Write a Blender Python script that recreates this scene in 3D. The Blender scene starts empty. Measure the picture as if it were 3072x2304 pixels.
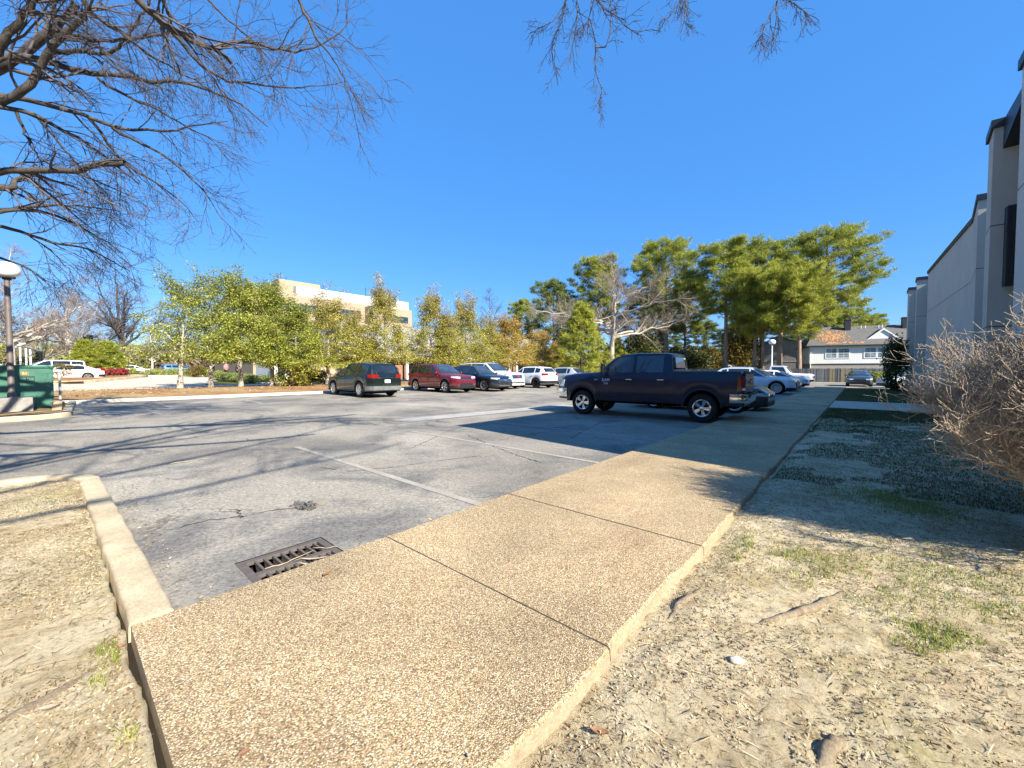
import bpy, bmesh, math, random
import numpy as np
from math import radians, sin, cos, pi, sqrt, tan, atan2
from mathutils import Vector, Matrix
random.seed(11)
RNG = np.random.default_rng(7)
scene = bpy.context.scene
COL = scene.collection

# ------------------------------------------------------------------ objects
def tag(o, label=None, cat=None, group=None, kind=None):
    if label: o['label'] = label
    if cat: o['category'] = cat
    if group: o['group'] = group
    if kind: o['kind'] = kind
    return o

def empty(name, loc=(0, 0, 0), rz=0, label=None, cat=None, group=None, parent=None):
    o = bpy.data.objects.new(name, None); COL.objects.link(o)
    o.empty_display_size = .2
    o.location = loc; o.rotation_euler = (0, 0, rz)
    if parent: o.parent = parent
    return tag(o, label, cat, group)

def link(name, me, mat=None, parent=None, smooth=False, loc=None, rz=None):
    o = bpy.data.objects.new(name, me); COL.objects.link(o)
    if mat is not None:
        for m in (mat if isinstance(mat, (list, tuple)) else [mat]): me.materials.append(m)
    if smooth:
        me.polygons.foreach_set('use_smooth', [True] * len(me.polygons))
    if parent: o.parent = parent
    if loc is not None: o.location = loc
    if rz is not None: o.rotation_euler = (0, 0, rz)
    return o

def copy_tree(o, parent=None, label=None):
    c = o.copy(); COL.objects.link(c); c.parent = parent
    for ch in list(o.children): copy_tree(ch, c)
    if label: c['label'] = label
    return c

def np_mesh(name, V, F, per=None):
    """V (n,3), F (m,k) constant k"""
    me = bpy.data.meshes.new(name)
    V = np.asarray(V, dtype=np.float32).reshape(-1, 3); F = np.asarray(F, dtype=np.int32)
    m, k = F.shape
    me.vertices.add(len(V)); me.vertices.foreach_set('co', V.ravel())
    me.loops.add(m * k); me.loops.foreach_set('vertex_index', F.ravel())
    me.polygons.add(m)
    me.polygons.foreach_set('loop_start', np.arange(0, m * k, k, dtype=np.int32))
    me.polygons.foreach_set('loop_total', np.full(m, k, dtype=np.int32))
    me.update(calc_edges=True); me.validate()
    return me

class MB:
    """collects polygons, builds one mesh object"""
    def __init__(s): s.v = []; s.f = []; s.mi = []; s.cur = 0
    def add(s, vs, fs):
        b = len(s.v); s.v += [tuple(p) for p in vs]
        for f in fs: s.f.append(tuple(b + i for i in f)); s.mi.append(s.cur)
        return s
    def box(s, a, b, M=None):
        (x0, y0, z0), (x1, y1, z1) = a, b
        vs = [(x0, y0, z0), (x1, y0, z0), (x1, y1, z0), (x0, y1, z0), (x0, y0, z1), (x1, y0, z1), (x1, y1, z1), (x0, y1, z1)]
        if M is not None: vs = [tuple(M @ Vector(p)) for p in vs]
        return s.add(vs, [(3, 2, 1, 0), (4, 5, 6, 7), (0, 1, 5, 4), (1, 2, 6, 5), (2, 3, 7, 6), (3, 0, 4, 7)])
    def prism(s, poly, z0, z1):
        n = len(poly)
        a = sum(poly[i][0] * poly[(i + 1) % n][1] - poly[(i + 1) % n][0] * poly[i][1] for i in range(n))
        if a < 0: poly = poly[::-1]
        vs = [(x, y, z0) for x, y in poly] + [(x, y, z1) for x, y in poly]
        return s.add(vs, [tuple(range(n))[::-1], tuple(range(n, 2 * n))] + [(i, (i + 1) % n, n + (i + 1) % n, n + i) for i in range(n)])
    def tube(s, pts, rad, n=8, cap=True):
        P = [Vector(p) for p in pts]; k = len(P)
        R = rad if isinstance(rad, (list, tuple)) else [rad] * k
        vs = []; ref = None
        for i in range(k):
            t = (P[min(i + 1, k - 1)] - P[max(i - 1, 0)]).normalized()
            if ref is None:
                ref = t.orthogonal().normalized()
            ref = (ref - t * ref.dot(t))
            ref = ref.normalized() if ref.length > 1e-6 else t.orthogonal().normalized()
            b = t.cross(ref)
            for j in range(n):
                a = 2 * pi * j / n
                vs.append(tuple(P[i] + (ref * cos(a) + b * sin(a)) * R[i]))
        fs = [(i * n + j, i * n + (j + 1) % n, (i + 1) * n + (j + 1) % n, (i + 1) * n + j) for i in range(k - 1) for j in range(n)]
        if cap: fs += [tuple(range(n))[::-1], tuple(range((k - 1) * n, k * n))]
        return s.add(vs, fs)
    def lathe(s, prof, n=24, M=None, axis='z'):
        """prof: (r, h) list, revolved about axis"""
        vs = []; k = len(prof)
        for r, h in prof:
            for j in range(n):
                a = 2 * pi * j / n
                p = (r * cos(a), r * sin(a), h) if axis == 'z' else ((r * cos(a), h, -r * sin(a)))
                vs.append(p)
        if M is not None: vs = [tuple(M @ Vector(p)) for p in vs]
        fs = [(i * n + j, i * n + (j + 1) % n, (i + 1) * n + (j + 1) % n, (i + 1) * n + j) for i in range(k - 1) for j in range(n)]
        return s.add(vs, fs)
    def grid(s, G):
        """G: rows x cols of points"""
        r, c = len(G), len(G[0])
        vs = [p for row in G for p in row]
        return s.add(vs, [(i * c + j, i * c + j + 1, (i + 1) * c + j + 1, (i + 1) * c + j) for i in range(r - 1) for j in range(c - 1)])
    def build(s, name, mat, parent=None, smooth=False, bevel=0, recalc=False, solid=0, seg=2, angle=None, loc=None, rz=None):
        me = bpy.data.meshes.new(name); me.from_pydata(s.v, [], s.f)
        if any(s.mi): me.polygons.foreach_set('material_index', s.mi)
        if bevel or recalc or solid:
            bm = bmesh.new(); bm.from_mesh(me)
            bmesh.ops.remove_doubles(bm, verts=bm.verts, dist=1e-5)
            if recalc: bmesh.ops.recalc_face_normals(bm, faces=bm.faces)
            if bevel:
                es = [e for e in bm.edges if len(e.link_faces) == 2 and e.calc_face_angle(0) > .5]
                bmesh.ops.bevel(bm, geom=es, offset=bevel, segments=seg, affect='EDGES', profile=.7, clamp_overlap=True)
            if solid: bmesh.ops.solidify(bm, geom=bm.faces[:], thickness=solid)
            bm.to_mesh(me); bm.free()
        o = link(name, me, mat, parent, smooth, loc, rz)
        if angle is not None:
            me.polygons.foreach_set('use_smooth', [True] * len(me.polygons))
            try: me.set_sharp_from_angle(angle=radians(angle))
            except Exception: pass
        return o

def text_mesh(txt, size, mat, name, parent, M, depth=.004, align='CENTER'):
    cu = bpy.data.curves.new('lettering_curve', 'FONT'); cu.body = txt; cu.size = size
    cu.extrude = depth; cu.align_x = align; cu.align_y = 'CENTER'
    t = bpy.data.objects.new('lettering_tmp', cu); COL.objects.link(t)
    dg = bpy.context.evaluated_depsgraph_get(); dg.update()
    me = bpy.data.meshes.new_from_object(t.evaluated_get(dg))
    bpy.data.objects.remove(t); bpy.data.curves.remove(cu)
    me.transform(M); me.materials.clear()
    return link(name, me, mat, parent)

# ------------------------------------------------------------------ numpy value noise
_T = RNG.random((64, 64))
def vn(x, y):
    x = np.asarray(x, float); y = np.asarray(y, float)
    xi = np.floor(x).astype(int); yi = np.floor(y).astype(int)
    fx = x - xi; fy = y - yi; fx = fx * fx * (3 - 2 * fx); fy = fy * fy * (3 - 2 * fy)
    g = lambda a, b: _T[a % 64, b % 64]
    return (g(xi, yi) * (1 - fx) + g(xi + 1, yi) * fx) * (1 - fy) + (g(xi, yi + 1) * (1 - fx) + g(xi + 1, yi + 1) * fx) * fy
def fbm(x, y, o=4):
    s = 0; a = 1; t = 0
    for i in range(o):
        s = s + a * vn(x * 2 ** i + 13.7 * i, y * 2 ** i + 5.1 * i); t += a; a *= .5
    return s / t

# ------------------------------------------------------------------ materials
class NT:
    def __init__(s, name):
        s.m = bpy.data.materials.new(name); s.m.use_nodes = True
        s.t = s.m.node_tree; s.n = s.t.nodes; s.l = s.t.links
        s.b = s.n['Principled BSDF']; s.out = s.n['Material Output']
    def node(s, ty, **kw):
        n = s.n.new(ty)
        for k, v in kw.items():
            if hasattr(n, k): setattr(n, k, v)
        return n
    def put(s, n, sock, v):
        if hasattr(v, 'is_linked') or isinstance(v, bpy.types.NodeSocket): s.l.new(v, n.inputs[sock])
        elif isinstance(v, (tuple, list)) and len(v) == 3 and n.inputs[sock].type == 'RGBA': n.inputs[sock].default_value = (*v, 1)
        else: n.inputs[sock].default_value = v
    def pos(s, scale=None, obj=False):
        if obj: o = s.node('ShaderNodeTexCoord').outputs['Object']
        else: o = s.node('ShaderNodeNewGeometry').outputs['Position']
        if scale is not None:
            mp = s.node('ShaderNodeMapping'); s.l.new(o, mp.inputs['Vector']); mp.inputs['Scale'].default_value = scale; o = mp.outputs[0]
        return o
    def noise(s, vec, scale, detail=3, rough=.55, dist=0):
        n = s.node('ShaderNodeTexNoise'); s.l.new(vec, n.inputs['Vector'])
        n.inputs['Scale'].default_value = scale; n.inputs['Detail'].default_value = detail
        n.inputs['Roughness'].default_value = rough; n.inputs['Distortion'].default_value = dist
        return n.outputs['Fac']
    def voro(s, vec, scale, feature='F1', out='Distance'):
        n = s.node('ShaderNodeTexVoronoi'); n.feature = feature; s.l.new(vec, n.inputs['Vector'])
        n.inputs['Scale'].default_value = scale
        return n.outputs[out] if out else n
    def ramp(s, fac, stops, interp='LINEAR'):
        r = s.node('ShaderNodeValToRGB'); s.l.new(fac, r.inputs['Fac']); cr = r.color_ramp; cr.interpolation = interp
        while len(cr.elements) < len(stops): cr.elements.new(.5)
        for e, (p, c) in zip(cr.elements, stops):
            e.position = p; e.color = (*c, 1) if isinstance(c, (tuple, list)) else (c, c, c, 1)
        return r.outputs['Color']
    def math(s, op, a, b=0.0, clamp=False):
        n = s.node('ShaderNodeMath', operation=op); n.use_clamp = clamp; s.put(n, 0, a); s.put(n, 1, b); return n.outputs[0]
    def mix(s, fac, a, b, blend='MIX'):
        n = s.node('ShaderNodeMix'); n.data_type = 'RGBA'; n.blend_type = blend
        s.put(n, 0, fac)
        for i, v in ((6, a), (7, b)):
            if isinstance(v, bpy.types.NodeSocket): s.l.new(v, n.inputs[i])
            else: n.inputs[i].default_value = (*v, 1)
        return n.outputs[2]
    def bump(s, h, strength=.3, dist=.01):
        b = s.node('ShaderNodeBump'); s.l.new(h, b.inputs['Height']); b.inputs['Strength'].default_value = strength
        b.inputs['Distance'].default_value = dist; s.l.new(b.outputs[0], s.b.inputs['Normal'])
    def set(s, col=None, rough=None, metal=None, spec=None, coat=None, emis=None):
        if col is not None: s.put(s.b, 'Base Color', col)
        if rough is not None: s.put(s.b, 'Roughness', rough)
        if metal is not None: s.put(s.b, 'Metallic', metal)
        if spec is not None: s.put(s.b, 'Specular IOR Level', spec)
        if coat is not None:
            s.put(s.b, 'Coat Weight', coat); s.put(s.b, 'Coat Roughness', .04)
        return s.m

def simple(name, col, rough=.6, metal=0, spec=.5, var=.12, scale=6, bump=0, coat=None, dirt=None):
    """plain stuff with gentle procedural variation"""
    t = NT(name); v = t.pos(obj=True)
    n = t.noise(v, scale, 4)
    c2 = tuple(c * (1 - var * 1.6) for c in col); c1 = tuple(min(1, c * (1 + var)) for c in col)
    c = t.ramp(n, [(.3, c2), (.7, c1)])
    if dirt:
        c = t.mix(t.ramp(t.noise(v, scale * .35, 5), [(.5, 0.), (.75, .6)]), c, dirt)
    if bump: t.bump(t.noise(v, scale * 8, 4), bump, .01)
    return t.set(c, rough, metal, spec, coat)

def mat_asphalt():
    t = NT('asphalt'); p = t.pos()
    big = t.noise(p, .33, 5, .6, .4)
    c = t.ramp(big, [(.3, (.15, .137, .115)), (.5, (.26, .235, .193)), (.72, (.37, .335, .275))])
    st = t.ramp(t.noise(p, .55, 6, .62, .8), [(.50, 0.), (.64, .8)])
    c = t.mix(st, c, (.125, .122, .118))
    gr = t.voro(p, 55, 'F1', None)
    sp = t.ramp(gr.outputs['Color'], [(.1, .55), (.5, 1.), (.93, 1.25), (.97, 1.9)])
    c = t.mix(.8, c, sp, 'MULTIPLY')
    fine = t.ramp(t.noise(p, 22, 4, .7), [(.3, .72), (.7, 1.2)])
    c = t.mix(.7, c, fine, 'MULTIPLY')
    # wandering cracks
    nz = t.node('ShaderNodeTexNoise'); t.l.new(p, nz.inputs['Vector']); nz.inputs['Scale'].default_value = .8; nz.inputs['Detail'].default_value = 6; nz.inputs['Roughness'].default_value = .65
    ad = t.node('ShaderNodeVectorMath', operation='MULTIPLY_ADD'); t.l.new(nz.outputs['Color'], ad.inputs[0]); ad.inputs[1].default_value = (1.6, 1.6, 0); t.l.new(p, ad.inputs[2])
    e = t.voro(ad.outputs[0], .3, 'DISTANCE_TO_EDGE')
    ck = t.ramp(e, [(.0, 1.), (.004, .75), (.009, 0.)])
    e2 = t.voro(ad.outputs[0], 1.1, 'DISTANCE_TO_EDGE')
    ck2 = t.math('MULTIPLY', t.ramp(e2, [(.0, .8), (.012, 0.)]), t.ramp(t.noise(p, .25, 2), [(.58, 0.), (.66, 1.)]))
    ck = t.math('MAXIMUM', t.math('MULTIPLY', ck, t.ramp(t.noise(p, .9, 3), [(.47, 0.), (.58, 1.)])), ck2)
    c = t.mix(t.math('MULTIPLY', ck, .65), c, (.07, .043, .04))
    # pale worn scuffs stretched along the driving lane
    ps = t.pos((.9, .12, 1)); sc = t.ramp(t.noise(ps, 3.2, 5, .7), [(.62, 0.), (.78, .35)])
    c = t.mix(sc, c, (.36, .34, .30))
    h = t.math('SUBTRACT', t.math('MULTIPLY', gr.outputs['Distance'], -.5), t.math('MULTIPLY', ck, 2.0))
    t.bump(h, .55, .006)
    return t.set(c, .9, 0, .3)

def mat_paint():
    t = NT('worn_line_paint'); p = t.pos()
    w = t.math('ADD', t.math('MULTIPLY', t.noise(p, 26, 6, .75), .6), t.math('MULTIPLY', t.noise(p, 1.6, 4, .6), .5))
    m = t.ramp(w, [(.36, .2), (.56, 1.)])
    c = t.mix(m, (.50, .47, .415), (.30, .272, .225))
    return t.set(c, .85, 0, .3)

def mat_aggregate():
    t = NT('exposed_aggregate'); p = t.pos()
    v = t.voro(p, 150, 'F1', None)
    sep = t.node('ShaderNodeSeparateColor'); t.l.new(v.outputs['Color'], sep.inputs[0])
    stones = t.ramp(sep.outputs[0], [(.0, (.21, .135, .065)), (.13, (.41, .275, .15)), (.32, (.56, .425, .225)), (.52, (.67, .54, .315)), (.71, (.49, .34, .19)), (.85, (.80, .69, .48)), (.97, (.14, .09, .06))], 'CONSTANT')
    gap = t.ramp(v.outputs['Distance'], [(.45, 0.), (.72, 1.)])
    c = t.mix(t.math('MULTIPLY', gap, .85), stones, (.27, .195, .11))
    big = t.ramp(t.noise(p, .9, 5, .6), [(.3, .64), (.7, 1.02)])
    c = t.mix(1., c, big, 'MULTIPLY')
    red = t.ramp(t.noise(p, 2.3, 4, .6), [(.45, 0.), (.7, .15)])
    c = t.mix(red, c, t.mix(1., c, (1.02, .84, .76), 'MULTIPLY'))
    stn = t.ramp(t.noise(t.pos((1, .35, 1)), 1.7, 5, .65), [(.56, 0.), (.74, .55)])
    c = t.mix(stn, c, t.mix(1., c, (.58, .52, .48), 'MULTIPLY'))
    t.bump(t.math('MULTIPLY', v.outputs['Distance'], -1.), .8, .005)
    return t.set(c, .82, 0, .35)

def mat_concrete(name, a, b, sc=30):
    t = NT(name); p = t.pos()
    c = t.ramp(t.noise(p, 2.2, 6, .65), [(.3, b), (.68, a)])
    g = t.ramp(t.voro(p, 110, 'F1', 'Color'), [(.15, .72), (.6, 1.), (.95, 1.2)])
    c = t.mix(.7, c, g, 'MULTIPLY')
    st = t.ramp(t.noise(p, 6, 5, .7), [(.56, 0.), (.72, .45)])
    c = t.mix(st, c, tuple(x * .45 for x in b))
    t.bump(t.noise(p, sc * 3, 5), .35, .006)
    return t.set(c, .88, 0, .3)

def mat_dirt():
    t = NT('sandy_dirt'); p = t.pos()
    c = t.ramp(t.math('ADD', t.math('MULTIPLY', t.noise(p, 1.5, 6, .65, .3), .45), t.math('MULTIPLY', t.noise(p, 9, 8, .8, .3), .55)), [(.30, (.30, .22, .125)), (.42, (.53, .415, .245)), (.52, (.71, .59, .385)), (.64, (.81, .70, .495))])
    f = t.ramp(t.noise(p, 34, 6, .75), [(.33, .25), (.44, .92), (.7, 1.15)])
    c = t.mix(.9, c, f, 'MULTIPLY')
    # leaf crumbs
    ps = t.pos((1, .55, 1)); b = t.ramp(t.noise(ps, 16, 5, .8, .6), [(.58, 0.), (.66, .75)])
    c = t.mix(b, c, (.24, .165, .085))
    g = t.math('MULTIPLY', t.ramp(t.noise(p, .55, 4, .6, .5), [(.52, 0.), (.68, 1.)]), t.ramp(t.noise(p, 20, 5, .8), [(.45, 0.), (.6, .8)]))
    c = t.mix(g, c, (.29, .30, .07))
    t.bump(t.noise(p, 42, 8, .85), 1., .035)
    return t.set(c, .95, 0, .1)

def mat_grass_ground():
    t = NT('winter_lawn'); p = t.pos()
    c = t.ramp(t.noise(p, 1.3, 8, .7), [(.3, (.045, .06, .018)), (.5, (.085, .10, .03)), (.7, (.16, .15, .06))])
    f = t.ramp(t.noise(p, 40, 5, .8), [(.3, .5), (.7, 1.3)])
    t.bump(t.noise(p, 60, 6, .8), .8, .03)
    return t.set(t.mix(.9, c, f, 'MULTIPLY'), .95, 0, .1)

def mat_mulch():
    t = NT('pine_straw_mulch'); p = t.pos((1, .5, 1))
    c = t.ramp(t.noise(p, 7, 8, .8, .5), [(.3, (.13, .06, .025)), (.5, (.27, .14, .065)), (.7, (.43, .27, .14))])
    d = t.ramp(t.noise(t.pos(), .25, 3), [(.45, 0.), (.6, .8)])
    c = t.mix(d, c, t.ramp(t.noise(p, 9, 8, .8), [(.3, (.24, .17, .07)), (.7, (.52, .40, .20))]))
    t.bump(t.noise(p, 22, 8, .8), .9, .05)
    return t.set(c, .95, 0, .1)

def mat_bark(name, a, b, scale=5, stretch=.25):
    t = NT(name); v = t.pos((1, 1, stretch), obj=True)
    c = t.ramp(t.noise(v, scale, 8, .7, .3), [(.32, b), (.65, a)])
    t.bump(t.noise(v, scale * 3, 8, .75), .9, .03)
    return t.set(c, .9, 0, .2)

def mat_leaf(name, cols, top=None, zr=(4, 8), trans=.35, rough=.5, spec=.3, nscale=.9):
    """leaf colour varies per leaf and per clump; cols = 4 real leaf colours; top = colour of the new growth high in the crown"""
    t = NT(name); g = t.node('ShaderNodeNewGeometry'); ob = t.pos(obj=True)
    f = t.math('ADD', t.math('MULTIPLY', g.outputs['Random Per Island'], .5), t.math('MULTIPLY', t.noise(ob, nscale, 3), .6))
    k = len(cols); c = t.ramp(f, [(.2 + .65 * i / (k - 1), cc) for i, cc in enumerate(cols)])
    if top:
        sx = t.node('ShaderNodeSeparateXYZ'); t.l.new(ob, sx.inputs[0])
        mr = t.node('ShaderNodeMapRange'); t.l.new(sx.outputs[2], mr.inputs[0]); mr.inputs[1].default_value = zr[0]; mr.inputs[2].default_value = zr[1]; mr.inputs[4].default_value = 1
        m = t.math('MULTIPLY', mr.outputs[0], t.ramp(t.noise(ob, 1.5, 3), [(.35, .25), (.6, 1.)]))
        c = t.mix(m, c, top)
    t.set(c, rough, 0, spec)
    tr = t.node('ShaderNodeBsdfTranslucent'); t.l.new(c, tr.inputs['Color'])
    mx = t.node('ShaderNodeMixShader'); mx.inputs[0].default_value = trans
    t.l.new(t.b.outputs[0], mx.inputs[1]); t.l.new(tr.outputs[0], mx.inputs[2]); t.l.new(mx.outputs[0], t.out.inputs['Surface'])
    return t.m

def mat_carpaint(name, col, metal=.0, rough=.3, coat=1.0):
    t = NT(name); v = t.pos(obj=True)
    n = t.ramp(t.noise(v, 900, 2), [(.3, tuple(c * .85 for c in col)), (.7, tuple(min(1, c * 1.15) for c in col))])
    sx = t.node('ShaderNodeSeparateXYZ'); t.l.new(v, sx.inputs[0])
    mr = t.node('ShaderNodeMapRange'); t.l.new(sx.outputs[2], mr.inputs[0]); mr.inputs[1].default_value = .75; mr.inputs[2].default_value = .25; mr.inputs[4].default_value = .5
    d = t.math('MULTIPLY', mr.outputs[0], t.ramp(t.noise(v, 5, 5, .7), [(.35, 0.), (.65, 1.)]))
    c = t.mix(d, n, (.16, .145, .12))       # road dust low on the body
    t.set(c, t.math('ADD', t.math('MULTIPLY', d, .5), rough), metal, .5, coat)
    return t.m

def mat_glass(name, col=(.012, .016, .018), rough=.03):
    t = NT(name); v = t.pos(obj=True)
    c = t.ramp(t.noise(v, 1.4, 3), [(.35, tuple(x * .5 for x in col)), (.65, tuple(x * 1.6 for x in col))])
    t.set(c, rough, 0, .9, .6); return t.m

MT = {}
MT['asphalt'] = mat_asphalt(); MT['line'] = mat_paint(); MT['agg'] = mat_aggregate()
MT['kerb'] = mat_concrete('kerb_concrete', (.58, .475, .32), (.38, .305, .19))
MT['slab_edge'] = mat_concrete('slab_edge_concrete', (.38, .305, .21), (.27, .205, .13))
MT['pale_conc'] = mat_concrete('pale_concrete', (.56, .52, .45), (.42, .39, .33))
MT['grey_conc'] = mat_concrete('grey_concrete', (.33, .31, .28), (.22, .21, .19))
MT['drive'] = mat_concrete('driveway_concrete', (.54, .475, .37), (.43, .375, .29))
MT['dirt'] = mat_dirt(); MT['lawn'] = mat_grass_ground(); MT['mulch'] = mat_mulch()
MT['soil'] = simple('dark_soil', (.03, .024, .017), .95, spec=.1)
MT['bark'] = mat_bark('grey_brown_bark', (.105, .09, .08), (.04, .034, .03))
MT['bark_pine'] = mat_bark('pine_bark', (.40, .28, .20), (.15, .10, .07), 4)
MT['bark_pale'] = mat_bark('pale_bark', (.52, .47, .40), (.24, .20, .165), 3, .5)
MT['bark_holly'] = mat_bark('holly_bark', (.44, .40, .33), (.24, .21, .17), 6)
MT['black'] = simple('black_plastic', (.012, .012, .013), .5)
MT['tyre'] = simple('tyre_rubber', (.016, .016, .016), .75, spec=.3, scale=14)
MT['under'] = simple('underbody_black', (.006, .006, .006), .9, spec=.1)
MT['alloy'] = simple('alloy_wheel', (.55, .56, .58), .28, .9, scale=20)
MT['darkalloy'] = simple('black_wheel', (.02, .02, .022), .35, .5)
MT['chrome'] = simple('chrome', (.78, .80, .82), .1, 1., var=.05)
MT['glass'] = mat_glass('tinted_glass'); MT['glass_clear'] = mat_glass('windscreen_glass', (.03, .04, .045), .02)
MT['lamp_red'] = simple('tail_lamp_red', (.24, .008, .008), .15, spec=.6, coat=.6)
MT['lamp_clear'] = simple('headlamp_lens', (.62, .65, .68), .08, .3, spec=.8, coat=1.)
MT['lamp_amber'] = simple('amber_lens', (.7, .2, .02), .2, coat=1.)
MT['plate'] = simple('licence_plate', (.72, .74, .76), .4)
MT['white'] = simple('white_paint', (.78, .78, .77), .5, var=.05)
MT['gold'] = simple('gold_badge', (.6, .42, .1), .3, .8)
MT['redbadge'] = simple('red_badge', (.55, .02, .02), .35)
# ------------------------------------------------------------------ camera
CH = 1.45; FPX = 1200.0
pitch = math.atan(-40 / FPX); yaw = math.atan(1047 / FPX * cos(pitch))
cam_d = bpy.data.cameras.new('camera'); cam = bpy.data.objects.new('camera', cam_d); COL.objects.link(cam)
cam_d.sensor_fit = 'HORIZONTAL'; cam_d.sensor_width = 36; cam_d.lens = 36 * FPX / 3072
cam_d.clip_start = .05; cam_d.clip_end = 4000
cam.location = (0, 0, CH); cam.rotation_euler = (pi / 2 + pitch, 0, yaw)
scene.camera = cam
FW = Vector((-sin(yaw) * cos(pitch), cos(yaw) * cos(pitch), sin(pitch)))
RT = Vector((cos(yaw), sin(yaw), 0)); UP = RT.cross(FW); C0 = Vector((0, 0, CH))
S = 3072 / 2212
def ray(u, v): return FW + RT * ((u * S - 1536) / FPX) - UP * ((v * S - 1152) / FPX)
def gnd(u, v, z=0.0):
    d = ray(u, v); return C0 + d * ((z - CH) / d.z)
def dep(u, v, d): return C0 + ray(u, v) * d          # d = depth along the optical axis
def col_at(u, x=None, y=None):
    d = ray(u, 803)
    return (x, x * d.y / d.x) if x is not None else (y * d.x / d.y, y)

def T(x, y=0):
    """terrain height: the street beyond the trees lies a little higher"""
    x = np.asarray(x, float)
    a = np.clip((-32 - x) / 29, 0, 1); b = np.clip((-8 - x) / 16, 0, 1)
    return a * a * (3 - 2 * a) * .58 + b * b * (3 - 2 * b) * .15
def tz(x): return float(T(x))

# ------------------------------------------------------------------ ground sheets
def sheet(name, poly_pts, z, mat, dz=None):
    mb = MB(); mb.add([(x, y, z if dz is None else z + tz(x)) for x, y in poly_pts], [tuple(range(len(poly_pts)))])
    o = mb.build(name, mat, recalc=True)
    if o.data.polygons and o.data.polygons[0].normal.z < 0: o.data.flip_normals()
    return tag(o, kind='structure')

def grid_sheet(name, xs, ys, zf, mat, smooth=True, keep=None):
    X, Y = np.meshgrid(xs, ys); Z = zf(X, Y)
    V = np.stack([X, Y, Z], -1).reshape(-1, 3); nx, ny = len(xs), len(ys)
    i, j = np.meshgrid(np.arange(nx - 1), np.arange(ny - 1)); a = (j * nx + i).ravel()
    F = np.stack([a, a + 1, a + nx + 1, a + nx], -1)
    if keep is not None:
        c = V[F].mean(1); F = F[keep(c[:, 0], c[:, 1])]
    o = link(name, np_mesh(name, V, F), mat, smooth=smooth)
    return tag(o, kind='structure')

def spaced(a, b, near, s0, g=1.12, smax=2.0):
    """coordinates a..b, finest about `near`"""
    out = [near]; s = s0; p = near
    while p < b: p = min(b, p + s); out.append(p); s = min(smax, s * g)
    s = s0; p = near
    while p > a: p = max(a, p - s); out.insert(0, p); s = min(smax, s * g)
    return np.array(sorted(set(out)))

grid_sheet('ground', np.concatenate([[-900, -400, -250], np.linspace(-160, -7, 80), [0, 40, 150, 900]]), np.array([-600, -60, -20, 0, 20, 40, 58, 75, 120, 200, 400, 1200]),
           lambda X, Y: -.05 + T(X) + np.where(Y > 58, .10, 0) - np.where((X > -12) & (X < 1) & (Y > -1) & (Y < 21), .8, 0), MT['lawn'])
# car park, with a hole for the drain
DX0, DX1, DY0, DY1 = -3.52, -2.93, .86, 1.50
LX = np.linspace(-24, -7.5, 34)
lot = MB()
def flat(a, b, c, d):
    xs = [a] + [x for x in LX if a < x < b] + [b]
    lot.grid([[(x, y, tz(x)) for x in xs] for y in (c, d)])
for (a, b, c, d) in ((-23.3, DX0, -40, 57), (DX0, -2.895, -40, DY0), (DX0, -2.895, DY1, 42.4), (DX0, 14, 42.4, 57), (DX1, -2.895, DY0, DY1)): flat(a, b, c, d)
tag(lot.build('parking_lot', MT['asphalt']), kind='structure')

lines = MB()
def stripe(x0, x1, y, w=.1):
    n = max(2, int(abs(x1 - x0) / .5))
    for k in range(n):
        a = x0 + (x1 - x0) * k / n; b = x0 + (x1 - x0) * (k + 1) / n
        za, zb = tz(a) + .005, tz(b) + .005
        lines.add([(a, y - w / 2, za), (b, y - w / 2, zb), (b, y + w / 2, zb), (a, y + w / 2, za)], [(0, 1, 2, 3)])
for y in (3.0, 5.6, 8.22, 10.85, 13.5, 16.1, 18.7, 21.3, 23.9, 26.5, 29.1, 31.7, 34.3, 36.9, 39.5): stripe(-8.05, -2.98, y)
for k in range(-2, 14): stripe(-22.8, -18.4, 2.75 + 2.85 * k, .11)
tag(lines.build('stall_line', MT['line'], recalc=True), kind='structure')
sheet('pavement_patch', [(-10.3, 6.3), (-9.5, 6.6), (-8.75, 14.2), (-9.55, 14.2)], .012, mat_concrete('pale_patch', (.40, .385, .35), (.30, .29, .265)), dz=1)

pit = MB(); pit.box((DX0 - .01, DY0 - .01, -.5), (DX1 + .01, DY1 + .01, -.003)); pit.f.pop(1); pit.mi.pop(1)
tag(pit.build('drain_pit', MT['soil']), kind='structure')
# cracks and the broken spot in the asphalt
MT['crack'] = simple('crack_shadow', (.03, .029, .027), .95, spec=.1)
def crack(pts, w=.012):
    P = [gnd(*p) for p in pts]; Q = []
    for a, b in zip(P, P[1:]):
        n = max(2, int((b - a).length / .05))
        Q += [a.lerp(b, k / n) for k in range(n)]
    Q.append(P[-1]); mb = MB(); L = []; R_ = []
    for i, q in enumerate(Q):
        d = (Q[min(i + 1, len(Q) - 1)] - Q[max(i - 1, 0)]); n = Vector((-d.y, d.x, 0)).normalized()
        q = q + n * random.uniform(-.022, .022); ww = w * random.uniform(.15, 1)
        L.append((q.x + n.x * ww, q.y + n.y * ww, .0035)); R_.append((q.x - n.x * ww, q.y - n.y * ww, .0035))
    mb.grid([L, R_]); o = mb.build('asphalt_crack', MT['crack'], recalc=True)
    if o.data.polygons[0].normal.z < 0: o.data.flip_normals()
    tag(o, kind='structure')
crack([(390, 1140), (455, 1122), (520, 1118), (580, 1103), (640, 1098), (700, 1082)], .011)
crack([(498, 1100), (515, 1105), (522, 1120)], .012)
crack([(1232, 948), (1262, 930), (1300, 912)], .012); crack([(1010, 940), (1060, 962), (1120, 985), (1170, 1000)], .01)
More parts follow.
